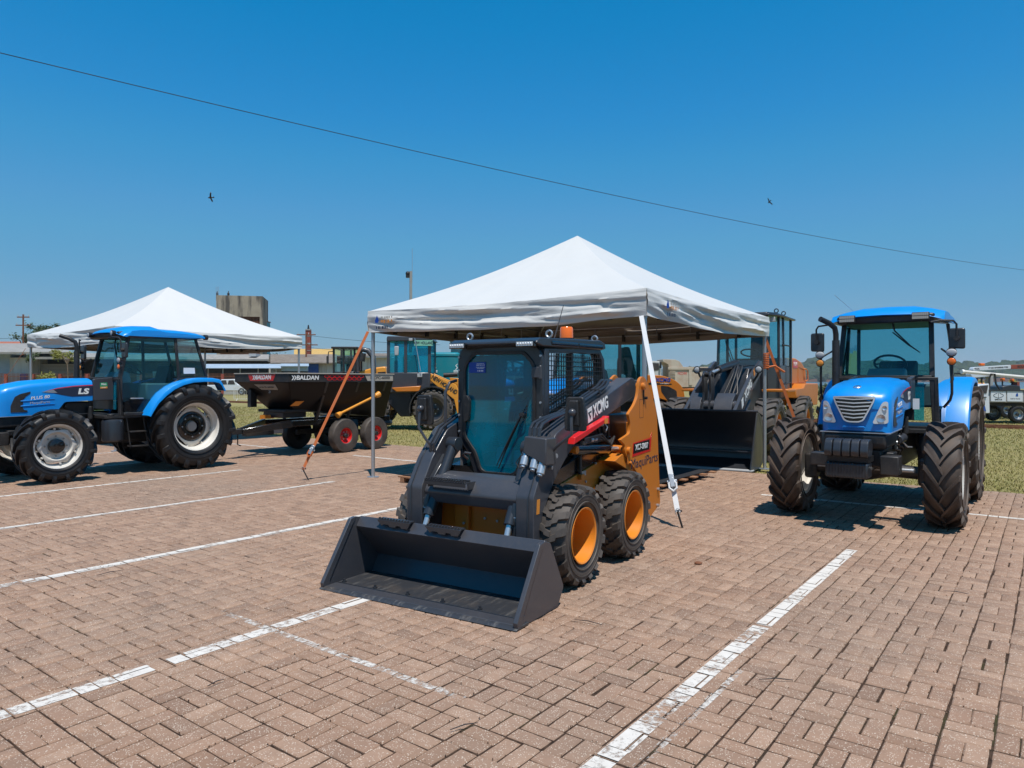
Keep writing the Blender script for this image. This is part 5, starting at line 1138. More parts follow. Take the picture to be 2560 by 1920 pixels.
for s in (-1, 1):
    MB().prism(rnd(ap, .06, 3), 0, s*.50-.035, s*.50+.035).build('lift_arm', 'char', L, bev=.012)
    MB().cyl((s*.55, 1.55, .70), (s*.40, 2.9, 1.15), .055, 14).build('lift_cylinder', 'char2', L)
    mwheel(L, (s*.94, 2.45, .62), .62, .30, .42, 'orange', 'tyregrey', 'block', 18, .035, .12, .25, flip=s)
    mwheel(L, (s*.94, 5.45, .62), .62, .30, .42, 'orange', 'tyregrey', 'block', 18, .035, .12, .25, flip=s)
    MB().prism([(3.1, 1.35), (3.9, 1.35), (3.9, 1.41), (3.1, 1.41)], 0, s*.62, s*1.16).build('front_fender', 'orange', L, bev=.015)
    MB().tube([(s*.52, 2.75, 1.55), (s*.62, 2.75, 1.70), (s*.66, 2.75, 1.80)], .025, 8).build('lamp_arm', 'black', L); MB().cyl((s*.66, 2.68, 1.83), (s*.66, 2.80, 1.83), .085, 18, .06).build('headlamp', 'black', L); MB().sphere((s*.66, 2.69, 1.83), .07, 8, (1, .35, 1)).build('lamp_lens', 'lightgrey', L)
MB().cyl((-.48, 1.72, 1.08), (.48, 1.72, 1.08), .11, 18).build('cross_tube', 'char', L)
MB().prism([(1.50, .95), (1.80, .92), (2.0, 1.30), (1.85, 1.34), (1.62, 1.2)], 0, .05, .42).build('arm_web', 'char', L, bev=.01); MB().prism([(1.50, .95), (1.80, .92), (2.0, 1.30), (1.85, 1.34), (1.62, 1.2)], 0, -.44, -.22).build('arm_web', 'char', L, bev=.01)
for x in (-.19, -.05): MB().prism(rnd([(1.42, .58), (1.56, .55), (1.92, 1.35), (1.86, 1.75), (1.72, 1.80), (1.62, 1.70), (1.68, 1.32)], .04), 0, x-.022, x+.022).build('bell_crank', 'char2', L, bev=.008)
MB().cyl((-.23, 1.77, 1.72), (-.01, 1.77, 1.72), .05, 14).build('crank_pin', 'darkmetal', L)
MB().cyl((-.12, 1.80, 1.73), (-.05, 2.3, 1.83), .035, 12).build('tilt_rod', 'chrome', L); MB().cyl((-.07, 2.25, 1.82), (.02, 3.3, 1.98), .085, 18).build('tilt_cylinder', 'char2', L, bev=.01)
MB().bb((-.36, 1.9, 1.80), (-.24, 2.9, 1.86)).build('pipe_cover', 'char', L)
for k, (xa, xb) in enumerate(((.12, .2), (.22, .26), (-.3, -.28), (.30, .35), (.38, .30))):
    MB().tube([(xa, 3.0, 1.92), (xb, 2.6, 1.90+.03*math.sin(k)), (xb+.02, 2.3, 1.70), (xa, 2.1, 1.35), (xa-.02, 1.9, 1.2)], .018, 8).build('hydraulic_hose', 'black' if k % 2 else 'darkmetal', L)
MB().prism([(2.3, .50), (2.45, 1.25), (2.9, 1.86), (3.7, 1.92), (3.9, 1.2), (3.9, .5)], 0, -.42, .42).build('front_frame', 'char2', L, bev=.02)
MB().bb((-.9, 2.3, .48), (.9, 2.6, .74)).build('front_axle', 'darkmetal', L, bev=.04); MB().bb((-.9, 5.3, .48), (.9, 5.6, .74)).build('rear_axle', 'darkmetal', L, bev=.04)
MB().bb((-.40, 3.8, .55), (.40, 5.2, 1.25)).build('articulation_frame', 'darkmetal', L, bev=.03)
lc = sub('cab', L)
xl, xr, yf, yr = -.62, .70, 4.0, 5.6
for x, y, x2, y2 in ((xl, yf, xl+.02, yf+.12), (xr, yf+.35, xr-.02, yf+.42), (xr-.18, yf, xr-.22, yf+.12), (xl, yr, xl, yr), (xr, yr, xr, yr), (xr, 4.85, xr-.02, 4.85), (xl, 4.85, xl, 4.85)):
    MB().hexa([(x-.03, y-.03, 1.2), (x+.03, y-.03, 1.2), (x+.03, y+.03, 1.2), (x-.03, y+.03, 1.2), (x2-.03, y2-.03, 3.06), (x2+.03, y2-.03, 3.06), (x2+.03, y2+.03, 3.06), (x2-.03, y2+.03, 3.06)]).build('pillar', 'char2', lc, bev=.01)
MB().prism([(xl, yf), (xr-.18, yf), (xr, yf+.35), (xr, yr), (xl, yr)], 2, 1.15, 1.95).build('cab_base', 'char2', lc, bev=.02)
for nm, P in (('windscreen', [(xl, yf, 1.95), (xr-.18, yf, 1.95), (xr-.22, yf+.12, 3.04), (xl+.02, yf+.12, 3.04)]), ('quarter_glass', [(xr-.18, yf, 1.95), (xr, yf+.35, 1.95), (xr-.02, yf+.42, 3.04), (xr-.22, yf+.12, 3.04)]), ('side_glass', [(xr, yf+.35, 1.95), (xr, yr, 1.95), (xr, yr, 3.04), (xr-.02, yf+.42, 3.04)]), ('side_glass', [(xl, yf, 1.95), (xl, yr, 1.95), (xl, yr, 3.04), (xl+.02, yf+.12, 3.04)]), ('rear_glass', [(xl, yr, 1.95), (xr, yr, 1.95), (xr, yr, 3.04), (xl, yr, 3.04)])):
    MB().add(P, [(0, 1, 2, 3)]).build(nm, 'glass', lc, smooth=0, recalc=False)
MB().prism([(xl-.06, yf-.14), (xr-.1, yf-.14), (xr+.08, yf+.3), (xr+.08, yr+.2), (xl-.06, yr+.2)], 2, 3.06, 3.11).build('roof', 'char2', lc, bev=.02)
MB().prism([(xl+.05, yf+.1), (xr-.2, yf+.1), (xr-.05, yf+.45), (xr-.05, yr), (xl+.05, yr)], 2, 3.11, 3.17).build('roof_cap', 'char2', lc, bev=.03)
for y in (yf+.55, yr-.3): MB().tube([(xr-.1+.045*math.cos(a*PI/6), y, 3.22+.045*math.sin(a*PI/6)) for a in range(13)], .013, 6, cap=False).build('lifting_eye', 'char2', lc)
MB().bb((xr-.13, yf+.05, 2.93), (xr-.02, yf+.12, 3.04)).build('work_light', 'lightgrey', lc, bev=.01)
MB().tube([(xr+.06, yf+.45, 2.42), (xr+.07, yf+1.15, 2.42), (xr+.07, yf+1.25, 2.38), (xr+.07, yf+1.25, 1.55), (xr+.06, yf+.55, 1.50)], .018, 8).build('handrail', 'black', lc)
MB().bb((xr, yf+.42, 1.2), (xr+.03, 4.83, 1.95)).build('door_lower', 'char2', lc, bev=.01)
for k in range(2): MB().tube([(-.25+k*.06, yf-.04, 1.97), (-.40+k*.04, yf+.02, 2.4), (-.50+k*.03, yf+.06, 2.85)], [.014, .010, .006], 6).build('wiper', 'black', lc)
m = MB(); c0 = Vector((.02, 4.5, 2.25)); m.tube([c0+Vector((.21*math.cos(a*PI/12), .20*math.sin(a*PI/12), -.08*math.sin(a*PI/12))) for a in range(25)], .018, 8, cap=False); m.build('steering_wheel', 'black', lc)
MB().prism([(5.0, 1.6), (5.4, 1.6), (5.5, 2.7), (5.38, 2.7), (5.25, 1.85), (5.0, 1.85)], 0, -.2, .25).build('seat', 'seatfab', lc, bev=.04); MB().prism([(4.2, 1.9), (4.3, 2.08), (4.45, 2.08), (4.5, 1.9)], 0, -.28, .28).build('dashboard', 'lightgrey', lc, bev=.04)
eh = [(5.75, 1.50), (5.75, 2.16), (6.3, 2.16), (7.0, 2.08), (7.5, 1.92), (7.62, 1.80), (7.66, 1.50)]
MB().prism(rnd(eh, .06), 0, -.68, .68).build('engine_hood', 'orange', L, bev=.03)
MB().prism([(5.0, 1.18), (5.0, 1.40), (5.9, 1.42), (6.1, 1.52), (7.75, 1.52), (7.8, 1.40), (7.7, .95), (6.5, .95), (6.3, 1.18)], 0, -.95, .95).build('rear_frame', 'orange', L, bev=.02)
MB().ring([(6.55, 1.55), (7.35, 1.55), (7.35, 1.92), (6.55, 1.98)], [(6.58, 1.58), (7.32, 1.58), (7.32, 1.89), (6.58, 1.95)], 0, .68, .69).build('hood_panel', 'orange', L)
MB().tube([(.69, 7.15, 1.90), (.75, 7.2, 1.90), (.75, 7.45, 1.86), (.75, 7.5, 1.62), (.69, 7.45, 1.58)], .015, 8).build('handrail', 'orange', L)
MB().prism([(5.95, 1.92), (6.5, 1.92), (6.45, 2.10), (5.95, 2.10)], 0, .685, .69).build('badge_plate', 'red', L, smooth=0); text('LW300KV', .13, 'white', L, (.692, 6.2, 2.01), (0, 1, 0), (0, 0, 1), ext=.001, width=.42)
text('XCMG', .24, 'white', L, (.537, 2.35, 1.40), (0, 1, .62), (0, -.62, 1), ext=.001, bold=.008, shear=.1, width=.62); MB().prism([(1.86, 1.02), (1.99, 1.10), (1.95, 1.26), (1.83, 1.19)], 0, .537, .540).build('logo_square', 'white', L, smooth=0)
MB().prism([(2.80, 1.68), (2.90, 1.74), (2.84, 1.86), (2.74, 1.80)], 0, .537, .540).build('warning_label', 'label_orange', L, smooth=0)

# ------------------------------------------------------------------ second loader (x right, y away): engine hood to the right
L2 = thing('compact_loader', 'orange compact wheel loader with teal glass cab behind the skid loader', 'wheel loader', (3.0, 18.3, 0), 0, 'construction loaders')
hd = [(.36, 1.10), (.36, 1.74), (.75, 1.72), (1.05, 1.62), (1.24, 1.45), (1.30, 1.25), (1.30, .95), (1.08, .86), (1.0, .98), (.85, 1.10), (.62, 1.16)]
MB().prism(rnd(hd, [.02, .03, .1, .12, .12, .08, .03, .02, .05, .06, .06], 4), 1, -.55, .55).build('engine_hood', 'orange', L2, bev=.04, seg=3)
MB().prism(rnd([(.70, 1.47), (.90, 1.45), (1.10, 1.34), (1.12, 1.0), (1.0, .98), (.88, 1.10), (.72, 1.32)], .04), 1, -.556, -.54).build('side_vent', 'black', L2)
MB().prism([(.40, 1.54), (.98, 1.52), (.98, 1.50), (.40, 1.50)], 1, -.556, -.553).build('black_stripe', 'black', L2, smooth=0)
MB().prism([(.44, 1.555), (.55, 1.555), (.55, 1.66), (.44, 1.66)], 1, -.556, -.553).build('logo_square', 'red', L2, smooth=0); text('XCMG', .13, 'logo_blue', L2, (.76, -.557, 1.61), (1, 0, 0), (0, 0, 1), ext=.001, bold=.004, shear=.12, width=.38); text('LW180KV', .045, 'white', L2, (.80, -.5575, 1.521), (1, 0, 0), (0, 0, 1), ext=.001, width=.22)
for x in (.55, -1.55):
    for s in (-1, 1): mwheel(L2, (x, s*.72, .55), .55, .27, .36, 'orange', 'tyregrey', 'block', 16, .03, .11, .22, rz=-PI/2, flip=-s)
MB().bb((-1.7, -.3, .45), (1.1, .3, 1.1)).build('chassis', 'char2', L2, bev=.03)
c2_ = sub('cab', L2)
MB().bb((-1.05, -.58, 1.05), (.35, .58, 1.62)).build('cab_base', 'char2', c2_, bev=.03)
for x, y in ((-1.03, -.56), (-.32, -.57), (.33, -.56), (-1.03, .56), (.33, .56)): MB().bb((x-.04, y-.03, 1.6), (x+.04, y+.03, 2.75)).build('pillar', 'char2', c2_, bev=.01)
for P in ([(-1.0, -.57, 1.62), (-.36, -.57, 1.62), (-.36, -.57, 2.72), (-1.0, -.57, 2.72)], [(-.28, -.57, 1.62), (.30, -.57, 1.62), (.30, -.57, 2.72), (-.28, -.57, 2.72)], [(-1.0, .57, 1.62), (.30, .57, 1.62), (.30, .57, 2.72), (-1.0, .57, 2.72)], [(-1.03, -.55, 1.62), (-1.03, .55, 1.62), (-1.03, .55, 2.72), (-1.03, -.55, 2.72)], [(.34, -.55, 1.62), (.34, .55, 1.62), (.34, .55, 2.72), (.34, -.55, 2.72)]):
    MB().add(P, [(0, 1, 2, 3)]).build('cab_glass', 'glass', c2_, smooth=0, recalc=False)
MB().bb((-1.12, -.62, 2.74), (.42, .62, 2.82)).build('roof', 'char2', c2_, bev=.02)
MB().prism([(-.05, 1.5), (-.05, 1.75), (-.22, 1.78), (-.18, 2.45), (-.02, 2.45), (.15, 1.8), (.15, 1.5)], 1, -.25, .25).build('seat', 'seatfab', c2_, bev=.04); MB().prism(rnd([(-.95, 1.6), (-.55, 1.6), (-.6, 1.85), (-.8, 1.98), (-.95, 1.95)], .05), 1, -.3, .3).build('dashboard', 'lightgrey', c2_, bev=.03)
MB().tube([(-.36, -.60, 1.2), (-.38, -.64, 1.3), (-.38, -.64, 2.05), (-.36, -.60, 2.15)], .018, 8).build('handrail', 'black', c2_)
MB().prism([(-2.6, .3), (-1.6, 1.5), (-1.2, 1.6), (-1.1, 1.4), (-2.3, .2)], 1, -.4, -.3).build('lift_arm', 'char', L2, bev=.01); MB().prism([(-2.6, .3), (-1.6, 1.5), (-1.2, 1.6), (-1.1, 1.4), (-2.3, .2)], 1, .3, .4).build('lift_arm', 'char', L2, bev=.01)

# ------------------------------------------------------------------ yellow loader at the left of the cab
N = thing('wheel_loader', 'yellow boomed loader with charcoal cab and green header behind the left tent pole', 'wheel loader', (-3.3, 24.3, 0), 0, 'construction loaders')
nc = sub('cab', N)   # x right, y away; near face y = -.8
def Nx(px): return (px-1280)/1782*23.5+3.3
def Nz(py): return 1.6-(py-951)/1782*23.5
xa, xm_, xb = Nx(967), Nx(1014), Nx(1084)
MB().prism([(xa, Nz(982)), (xb-.12, Nz(982)), (xb-.12, Nz(931)), (xa, Nz(931))], 1, -.80, .8).build('cab_base', 'char', nc, bev=.03)
for x in (xa+.05, xm_, xb-.14): MB().bb((x-.05, -.80, Nz(932)), (x+.05, -.72, Nz(846))).build('pillar', 'char', nc, bev=.01)
for x in (xa+.05, xb-.14): MB().bb((x-.05, .72, Nz(932)), (x+.05, .80, Nz(846))).build('pillar', 'char', nc, bev=.01)
MB().prism([(xa, 2.98), (xa+.02, 3.06), (xb-.1, 3.04), (xb-.02, 2.92), (xa, 2.88)], 1, -.86, .86).build('roof', 'char', nc, bev=.03)
for P in ([(xa+.1, -.78, 1.86), (xm_-.05, -.78, 1.86), (xm_-.05, -.78, 2.9), (xa+.1, -.78, 2.9)], [(xm_+.05, -.78, 1.86), (xb-.18, -.78, 1.86), (xb-.18, -.78, 2.9), (xm_+.05, -.78, 2.9)], [(xa+.1, .78, 1.86), (xb-.18, .78, 1.86), (xb-.18, .78, 2.9), (xa+.1, .78, 2.9)], [(xb-.12, -.75, 1.86), (xb-.12, .75, 1.86), (xb-.12, .75, 2.9), (xb-.12, -.75, 2.9)]):
    MB().add(P, [(0, 1, 2, 3)]).build('cab_glass', 'glassd', nc, smooth=0, recalc=False)
MB().bb((xm_+.3, -.90, 2.74), (xb-.02, -.87, 2.92)).build('header_sign', 'cyan_sign', nc); text('NEW HOLLAND', .13, 'logo_dark', nc, ((xm_+xb)/2+.14, -.905, 2.83), (1, 0, 0), (0, 0, 1), ext=.001, bold=.003, width=.64)
MB().bb((xa+.28, -1.0, 2.42), (xa+.42, -.94, 2.72)).build('mirror', 'lightgrey', nc, bev=.02); MB().bb((xm_-.15, -.5, 1.7), (xm_+.3, .1, 2.45)).build('seat', 'seatfab', nc, bev=.06)
MB().bb((xm_+.12, -.92, 2.90), (xm_+.24, -.86, 2.98)).build('work_light', 'lightgrey', nc, bev=.01); MB().tube([(Nx(1038), -.9, Nz(846)), (Nx(1053), -.95, Nz(928))], .014, 6).build('guard_bar', 'steel', nc)
MB().prism([(Nx(981), 1.36), (Nx(1053), 1.42), (Nx(1051), 1.24), (Nx(993), 1.23)], 1, -1.0, -.7).build('step_beam', 'orange', N, bev=.02)
MB().prism([(Nx(962), .95), (Nx(1000), .40), (Nx(1026), .40), (Nx(1028), 1.4), (Nx(968), 1.4)], 1, -.7, .6).build('articulation_frame', 'char2', N, bev=.03)
MB().bb((Nx(1022), -.6, .5), (Nx(1110), .6, 1.5)).build('front_frame', 'char2', N, bev=.03)
MB().bb((Nx(920), -.6, .6), (Nx(975), .7, 1.7)).build('rear_frame', 'yellow', N, bev=.04)
for x in (Nx(1082), Nx(925)):
    for s in (-1, 1): mwheel(N, (x, s*.75, .65), .66, .34, .42, 'char2', 'tyregrey', 'block', 20, .04, .11, .25, rz=-PI/2, flip=-s)
m = MB(); m.loft([[(Nx(1082)+r*math.cos(a), y, .65+r*math.sin(a)) for r, y in ((.76, -1.0), (.76, -.5), (.72, -.5), (.72, -1.0))] for a in [R(60)+R(130)*q/12 for q in range(13)]]); m.build('mudguard', 'black', N)
bm = [(Nx(1066), Nz(929)), (Nx(1138), Nz(961)), (Nx(1148), Nz(980)), (Nx(1156), Nz(1040)), (Nx(1190), Nz(1075)), (Nx(1180), Nz(1085)), (Nx(1143), Nz(1040)), (Nx(1134), Nz(999)), (Nx(1099), Nz(972)), (Nx(1075), Nz(952))]
for y in (-.62, .5): MB().prism(bm, 1, y-.04, y+.04).build('boom', 'yellow', N, bev=.015)
MB().prism([(Nx(1120), Nz(944)), (Nx(1150), Nz(946)), (Nx(1156), Nz(1030)), (Nx(1143), Nz(1030)), (Nx(1140), Nz(962)), (Nx(1122), Nz(955))], 1, -.2, .2).build('boom_box', 'yellow', N, bev=.01); MB().cyl((Nx(1106), -.4, Nz(938)), (Nx(1142), -.4, Nz(936)), .08, 14).build('tilt_cylinder', 'darkmetal', N)
text('NEW HOLLAND', .2, 'black', N, (Nx(1110), -.667, Nz(962)), (1, 0, -.66), (.66, 0, 1), ext=.001, bold=.006, width=.98)
MB().bb((Nx(1044), -.9, Nz(943)), (Nx(1056), -.8, Nz(934))).build('headlamp', 'lightgrey', N, bev=.01)
MB().prism([(-1.0+2.0, .12), (Nx(1200), .08), (Nx(1200), .6), (Nx(1182), .7)], 1, -1.1, 1.1).build('bucket', 'char2', N) if False else None
# backhoe loader further left
B = thing('backhoe_loader', 'yellow backhoe loader with black cab seen above the black trailer', 'backhoe loader', (-6.9, 30.8, 0), 0, 'construction loaders')
def Bx(px): return (px-1280)/1782*30+6.9
def Bz(py): return 1.6-(py-951)/1782*30
bc_ = sub('cab', B)
MB().bb((Bx(832), -.8, 1.2), (Bx(890), .6, Bz(929))).build('cab_base', 'char2', bc_, bev=.03)
for px_ in (834, 859, 886): MB().bb((Bx(px_)-.04, -.8, 1.85), (Bx(px_)+.04, -.74, 2.95)).build('pillar', 'black', bc_); MB().bb((Bx(px_)-.04, .56, 1.85), (Bx(px_)+.04, .62, 2.95)).build('pillar', 'black', bc_)
for y in (-.78, .6): MB().add([(Bx(834), y, 1.9), (Bx(886), y, 1.9), (Bx(886), y, 2.95), (Bx(834), y, 2.95)], [(0, 1, 2, 3)]).build('cab_glass', 'glass', bc_, smooth=0, recalc=False)
MB().bb((Bx(829), -.9, 2.93), (Bx(893), .7, 3.02)).build('roof', 'black', bc_, bev=.02)
MB().tube([(Bx(834), -.85, 2.82), (Bx(823), -.9, 2.80), (Bx(821), -.9, 2.5)], .02, 6).build('mirror_arm', 'black', bc_); MB().bb((Bx(818), -.93, 2.3), (Bx(823), -.87, 2.62)).build('mirror', 'black', bc_)
MB().bb((-.2, -.3, 1.7), (.15, .2, 2.3)).build('seat', 'seatfab', bc_, bev=.05)
MB().tube([(Bx(892), -.6, 2.0), (Bx(893), -.6, 2.7), (Bx(902), -.6, 2.92), (Bx(918), -.6, 2.86), (Bx(930), -.6, 2.6), (Bx(932), -.6, 1.9)], .12, 12).build('dipper_arm', 'char', B)
MB().prism(rnd([(Bx(891), 1.5), (Bx(891), 1.95), (Bx(925), 2.12), (Bx(962), 2.2), (Bx(964), 1.4)], .1), 1, -.6, .6).build('engine_hood', 'yellow', B, bev=.05)
MB().prism([(Bx(942), 1.95), (Bx(962), 1.97), (Bx(962), 1.7), (Bx(942), 1.7)], 1, -.61, -.59).build('side_vent', 'black', B)
MB().tube([(Bx(908), -.8, 2.75), (Bx(905), -.8, 2.4)], .12, 10).build('mirror', 'black', B)
MB().bb((Bx(800), -.6, .6), (Bx(960), .5, 1.5)).build('chassis', 'yellow', B, bev=.05)
for px_ in (815, 940):
    for s in (-1, 1): mwheel(B, (Bx(px_), s*.8, .6), .6, .3, .4, 'cream', 'tyregrey', 'block', 16, .035, .12, .25, rz=-PI/2, flip=-s)
MB().prism([(Bx(800), 1.7), (Bx(818), 1.72), (Bx(832), 2.0), (Bx(832), 1.3), (Bx(800), 1.3)], 1, -.4, .4).build('rear_console', 'rust', B, bev=.04)
# teal waste containers behind the loader
for (nm, lab, cat, x0, x1, y, d, z1, mt, hs_) in (('waste_container', 'teal rounded waste container with white printed logos behind the yellow loader', 'waste container', -2.97, -1.98, 27.0, .9, 2.62, 'teal', 1), ('waste_compactor', 'tall dark teal container with a white logo behind the skid loader cab', 'container', -2.42, -.2, 29.0, 1.6, 3.22, 'teal_dark', 2)):
    if mt not in M: M[mt] = paint('dark teal paint', (.006, .085, .12), .5, .2, .1)
    T = thing(nm, lab, cat, ((x0+x1)/2, y, 0)); w = (x1-x0)/2
    bp = rnd([(-w, -d/2), (w, -d/2), (w, d/2), (-w, d/2)], .2 if hs_ == 1 else .02, 4)
    MB().loft([[(x*(.92 if hs_ == 1 else 1), y_, .15) for x, y_ in bp], [(x, y_, z1-.12) for x, y_ in bp]]).build('body', mt, T, bev=.02)
    MB().loft([[(x*1.04, y_*1.04, z1-.12) for x, y_ in bp], [(x*1.04, y_*1.04, z1-.03) for x, y_ in bp], [(x*.9, y_*.8, z1+.03) for x, y_ in bp]]).build('lid', mt, T, bev=.01)
    for lx in ((-.42, .38) if hs_ == 1 else (-.62,)):
        m = MB(); s_ = .9
        lz = z1-.62 if hs_ == 1 else z1-.55
        for q in range(3): m.add([(lx+a*s_, -d/2*1.01-.012, lz+b*s_) for a, b in [(-.03, .0+q*.0), (.05, .08), (-.02, .17), (.06, .24), (.09, .24), (.02, .17), (.09, .08), (.02, .0)]], [(0, 1, 6, 7), (1, 2, 5, 6), (2, 3, 4, 5)]) if q == 0 else m.add([(lx-.08, -d/2*1.01-.012, lz-.05*q-.0), (lx+.12, -d/2*1.01-.012, lz-.05*q), (lx+.12, -d/2*1.01-.012, lz-.05*q+.03), (lx-.08, -d/2*1.01-.012, lz-.05*q+.03)], [(0, 1, 2, 3)])
        m.build('printed_logo', 'white', T, smooth=0, recalc=False)
# ------------------------------------------------------------------ background buildings, left
M['asbestos'] = corrugated('old fibre cement roofing', (.30, .28, .25), (.42, .39, .35), 9, 0)
M['tileroof'] = corrugated('clay tile roofing', (.42, .12, .06), (.50, .17, .09), 14, 0)
M['browntile'] = corrugated('weathered brown roofing', (.22, .17, .13), (.33, .27, .21), 12, 0)
M['bluesheet'] = corrugated('pale blue steel sheet', (.36, .46, .56), (.48, .56, .64), 16, 0)
M['yellowroof'] = corrugated('yellow steel roofing', (.62, .38, .10), (.70, .45, .15), 10, 0)
M['whitewall'] = concrete('white rendered wall', (.60, .60, .58), (.50, .49, .46), .4, stain=(.42, .39, .35))
M['greywall'] = concrete('grey rendered wall', (.40, .40, .38), (.30, .29, .28), .4)
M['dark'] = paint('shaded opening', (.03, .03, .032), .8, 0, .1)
M['towerc'] = concrete('stained concrete tower', (.30, .25, .19), (.40, .34, .25), .28, stain=(.10, .085, .07))
M['brickred'] = concrete('red brickwork', (.34, .09, .06), (.26, .07, .05), 1.5)
M['slatgrey'] = paint('galvanised slat', (.34, .31, .28), .5, 0, .3)
M['bluedoor'] = paint('blue gate paint', (.01, .07, .30), .5, 0, .1)
def P3(px, py, Z): v = pt(px, py, Z); return (v.x, v.y, v.z)
def roofslab(name, T, px0, px1, ytop, ybot, Z, D, mat, th=.15):
    """sloping roof: lower eave at Z, upper ridge D metres behind"""
    a, b = P3(px0, ybot, Z), P3(px1, ybot, Z); zt = 1.6-(ytop-951)/1782*(Z+D); k = (Z+D)/Z
    return MB().hexa([a, b, (b[0]*k, Z+D, zt), (a[0]*k, Z+D, zt), (a[0], a[1], a[2]+th), (b[0], b[1], b[2]+th), (b[0]*k, Z+D, zt+th), (a[0]*k, Z+D, zt+th)]).build(name, mat, T, smooth=0)
def wall(name, T, px0, px1, y0, Z, mat, zb=0., D=.3, y1=None):
    a = P3(px0, y0, Z); b = P3(px1, y0, Z); zl = zb if y1 is None else 1.6-(y1-951)/1782*Z
    return MB().bb((a[0], Z, zl), (b[0], Z+D, a[2])).build(name, mat, T, smooth=0)
# long market building with awnings
T = thing('market_building', 'long low market building with pale blue awning behind the left tractor', 'building')
wall('wall', T, 270, 668, 886, 112, 'whitewall', D=8); roofslab('roof', T, 180, 672, 890, 902, 108, 4, 'asbestos', .25)
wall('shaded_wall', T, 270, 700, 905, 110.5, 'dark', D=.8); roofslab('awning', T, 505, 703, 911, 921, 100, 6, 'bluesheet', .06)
for px_ in (520, 557, 600, 645, 690): MB().bb((P3(px_, 0, 100.3)[0]-.06, 100.3, 0), (P3(px_, 0, 100.3)[0]+.06, 100.45, P3(0, 921, 100)[2])).build('post', 'slatgrey', T)
MB().bb((P3(622, 0, 109)[0], 109, P3(0, 891, 109)[2]), (P3(640, 0, 109)[0], 111, P3(0, 884, 109)[2])).build('air_conditioner', 'lightgrey', T)
for px_ in (300, 340, 380, 420): MB().bb((P3(px_, 0, 110)[0], 110.2, 1.2), (P3(px_+18, 0, 110)[0], 110.4, 3.0)).build('window', 'bluesheet', T)
T = thing('brown_roofed_house', 'white walled building with weathered brown roof behind the black trailer', 'building')
roofslab('roof', T, 676, 842, 888, 909, 106, 9, 'browntile'); roofslab('awning', T, 702, 772, 910, 916, 101, 4, 'bluesheet', .06); wall('corrugated_front', T, 704, 769, 916, 101.5, 'bluesheet', y1=928)
wall('wall', T, 672, 842, 909, 107, 'whitewall', D=6); wall('blue_gate', T, 769, 796, 910, 106.6, 'bluedoor', D=.2)
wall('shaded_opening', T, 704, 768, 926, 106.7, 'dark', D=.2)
T = thing('yellow_roofed_shed', 'large shed with yellow roof behind the brown roofed house', 'shed'); roofslab('roof', T, 735, 905, 874, 889, 130, 10, 'yellowroof'); wall('wall', T, 740, 900, 890, 131, 'brickred', D=8)
T = thing('white_wall_building', 'white rendered building between the backhoe and the charcoal loader cab', 'building'); wall('wall', T, 905, 975, 893, 95, 'whitewall', D=5); roofslab('roof', T, 895, 985, 886, 892, 94, 7, 'browntile')
for px_ in (918, 948): MB().bb((P3(px_, 0, 94.8)[0], 94.85, 1.2), (P3(px_+12, 0, 94.8)[0], 95.1, 3.0)).build('window', 'dark', T)
T = thing('grey_warehouse', 'low grey roofed warehouse with slatted shutter behind the blue bonnet', 'warehouse')
roofslab('roof', T, -160, 172, 862, 884, 84, 14, 'asbestos', .2); wall('wall', T, -160, 26, 886, 86, 'bluesheet', D=6)
wall('gable_wall', T, 24, 78, 894, 85.5, 'whitewall', D=6); roofslab('lower_roof', T, 76, 290, 888, 898, 84, 6, 'asbestos', .25)
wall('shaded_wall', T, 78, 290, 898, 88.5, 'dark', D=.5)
for k in range(9): MB().bb((P3(102, 0, 87)[0], 87, 2.15+k*.165), (P3(205, 0, 87)[0], 87.06, 2.28+k*.165)).build('shutter_slat', 'slatgrey', T)
MB().hexa([P3(82, 899, 86.8), P3(104, 899, 86.8), P3(100, 899, 87.5), P3(82, 899, 87.5)][:4] + [P3(82, 899, 86.8)]*4) if False else None
wall('doorway', T, 50, 66, 935, 85.3, 'bluedoor', D=.2); wall('column', T, 82, 100, 899, 86.8, 'greywall', D=.6)
T = thing('tile_roofed_house', 'house with orange clay tile roof at the far left edge', 'house'); roofslab('roof', T, -140, 52, 856, 873, 120, 8, 'tileroof'); wall('wall', T, -140, 48, 873, 121, 'whitewall', D=7)
# picket fence with brick pillars
T = thing('picket_fence', 'long fence of rusty pickets with brick pillars behind the left tractor', 'fence')
Zf = 84; x0, x1 = P3(-120, 0, Zf)[0], P3(760, 0, Zf)[0]
for k in range(14):
    x = x0+(x1-x0)*k/13; MB().bb((x-.16, Zf-.15, 0), (x+.16, Zf+.15, 2.35)).build('pillar', 'brickred', T)
for z in (.35, 2.05): MB().bb((x0, Zf-.02, z), (x1, Zf+.02, z+.05)).build('rail', 'rust', T)
m = MB(); n_ = int((x1-x0)/.155)
pm = MB().bb((-.018, -.018, .05), (.018, .018, 2.45)).build('picket', 'rust', T, smooth=0); pm.location = (x0+.1, Zf, 0)
pk_ = [x0+(x1-x0)*(k+.5)/n_ for k in range(n_)]; near = sorted(pk_, key=lambda x: abs(x-P3(320, 0, Zf)[0]))
for x in near[:299]: o = pm.copy(); C.objects.link(o); o.location = (x, Zf, 0)
for x in near[299:]: m.bb((x-.018, Zf-.018, .05), (x+.018, Zf+.018, 2.45))
stuff(m.build('picket_run', 'rust', T, smooth=0))
MB().bb((x0, Zf-.12, -.05), (x1, Zf+.12, .32)).build('plinth', 'greywall', T)
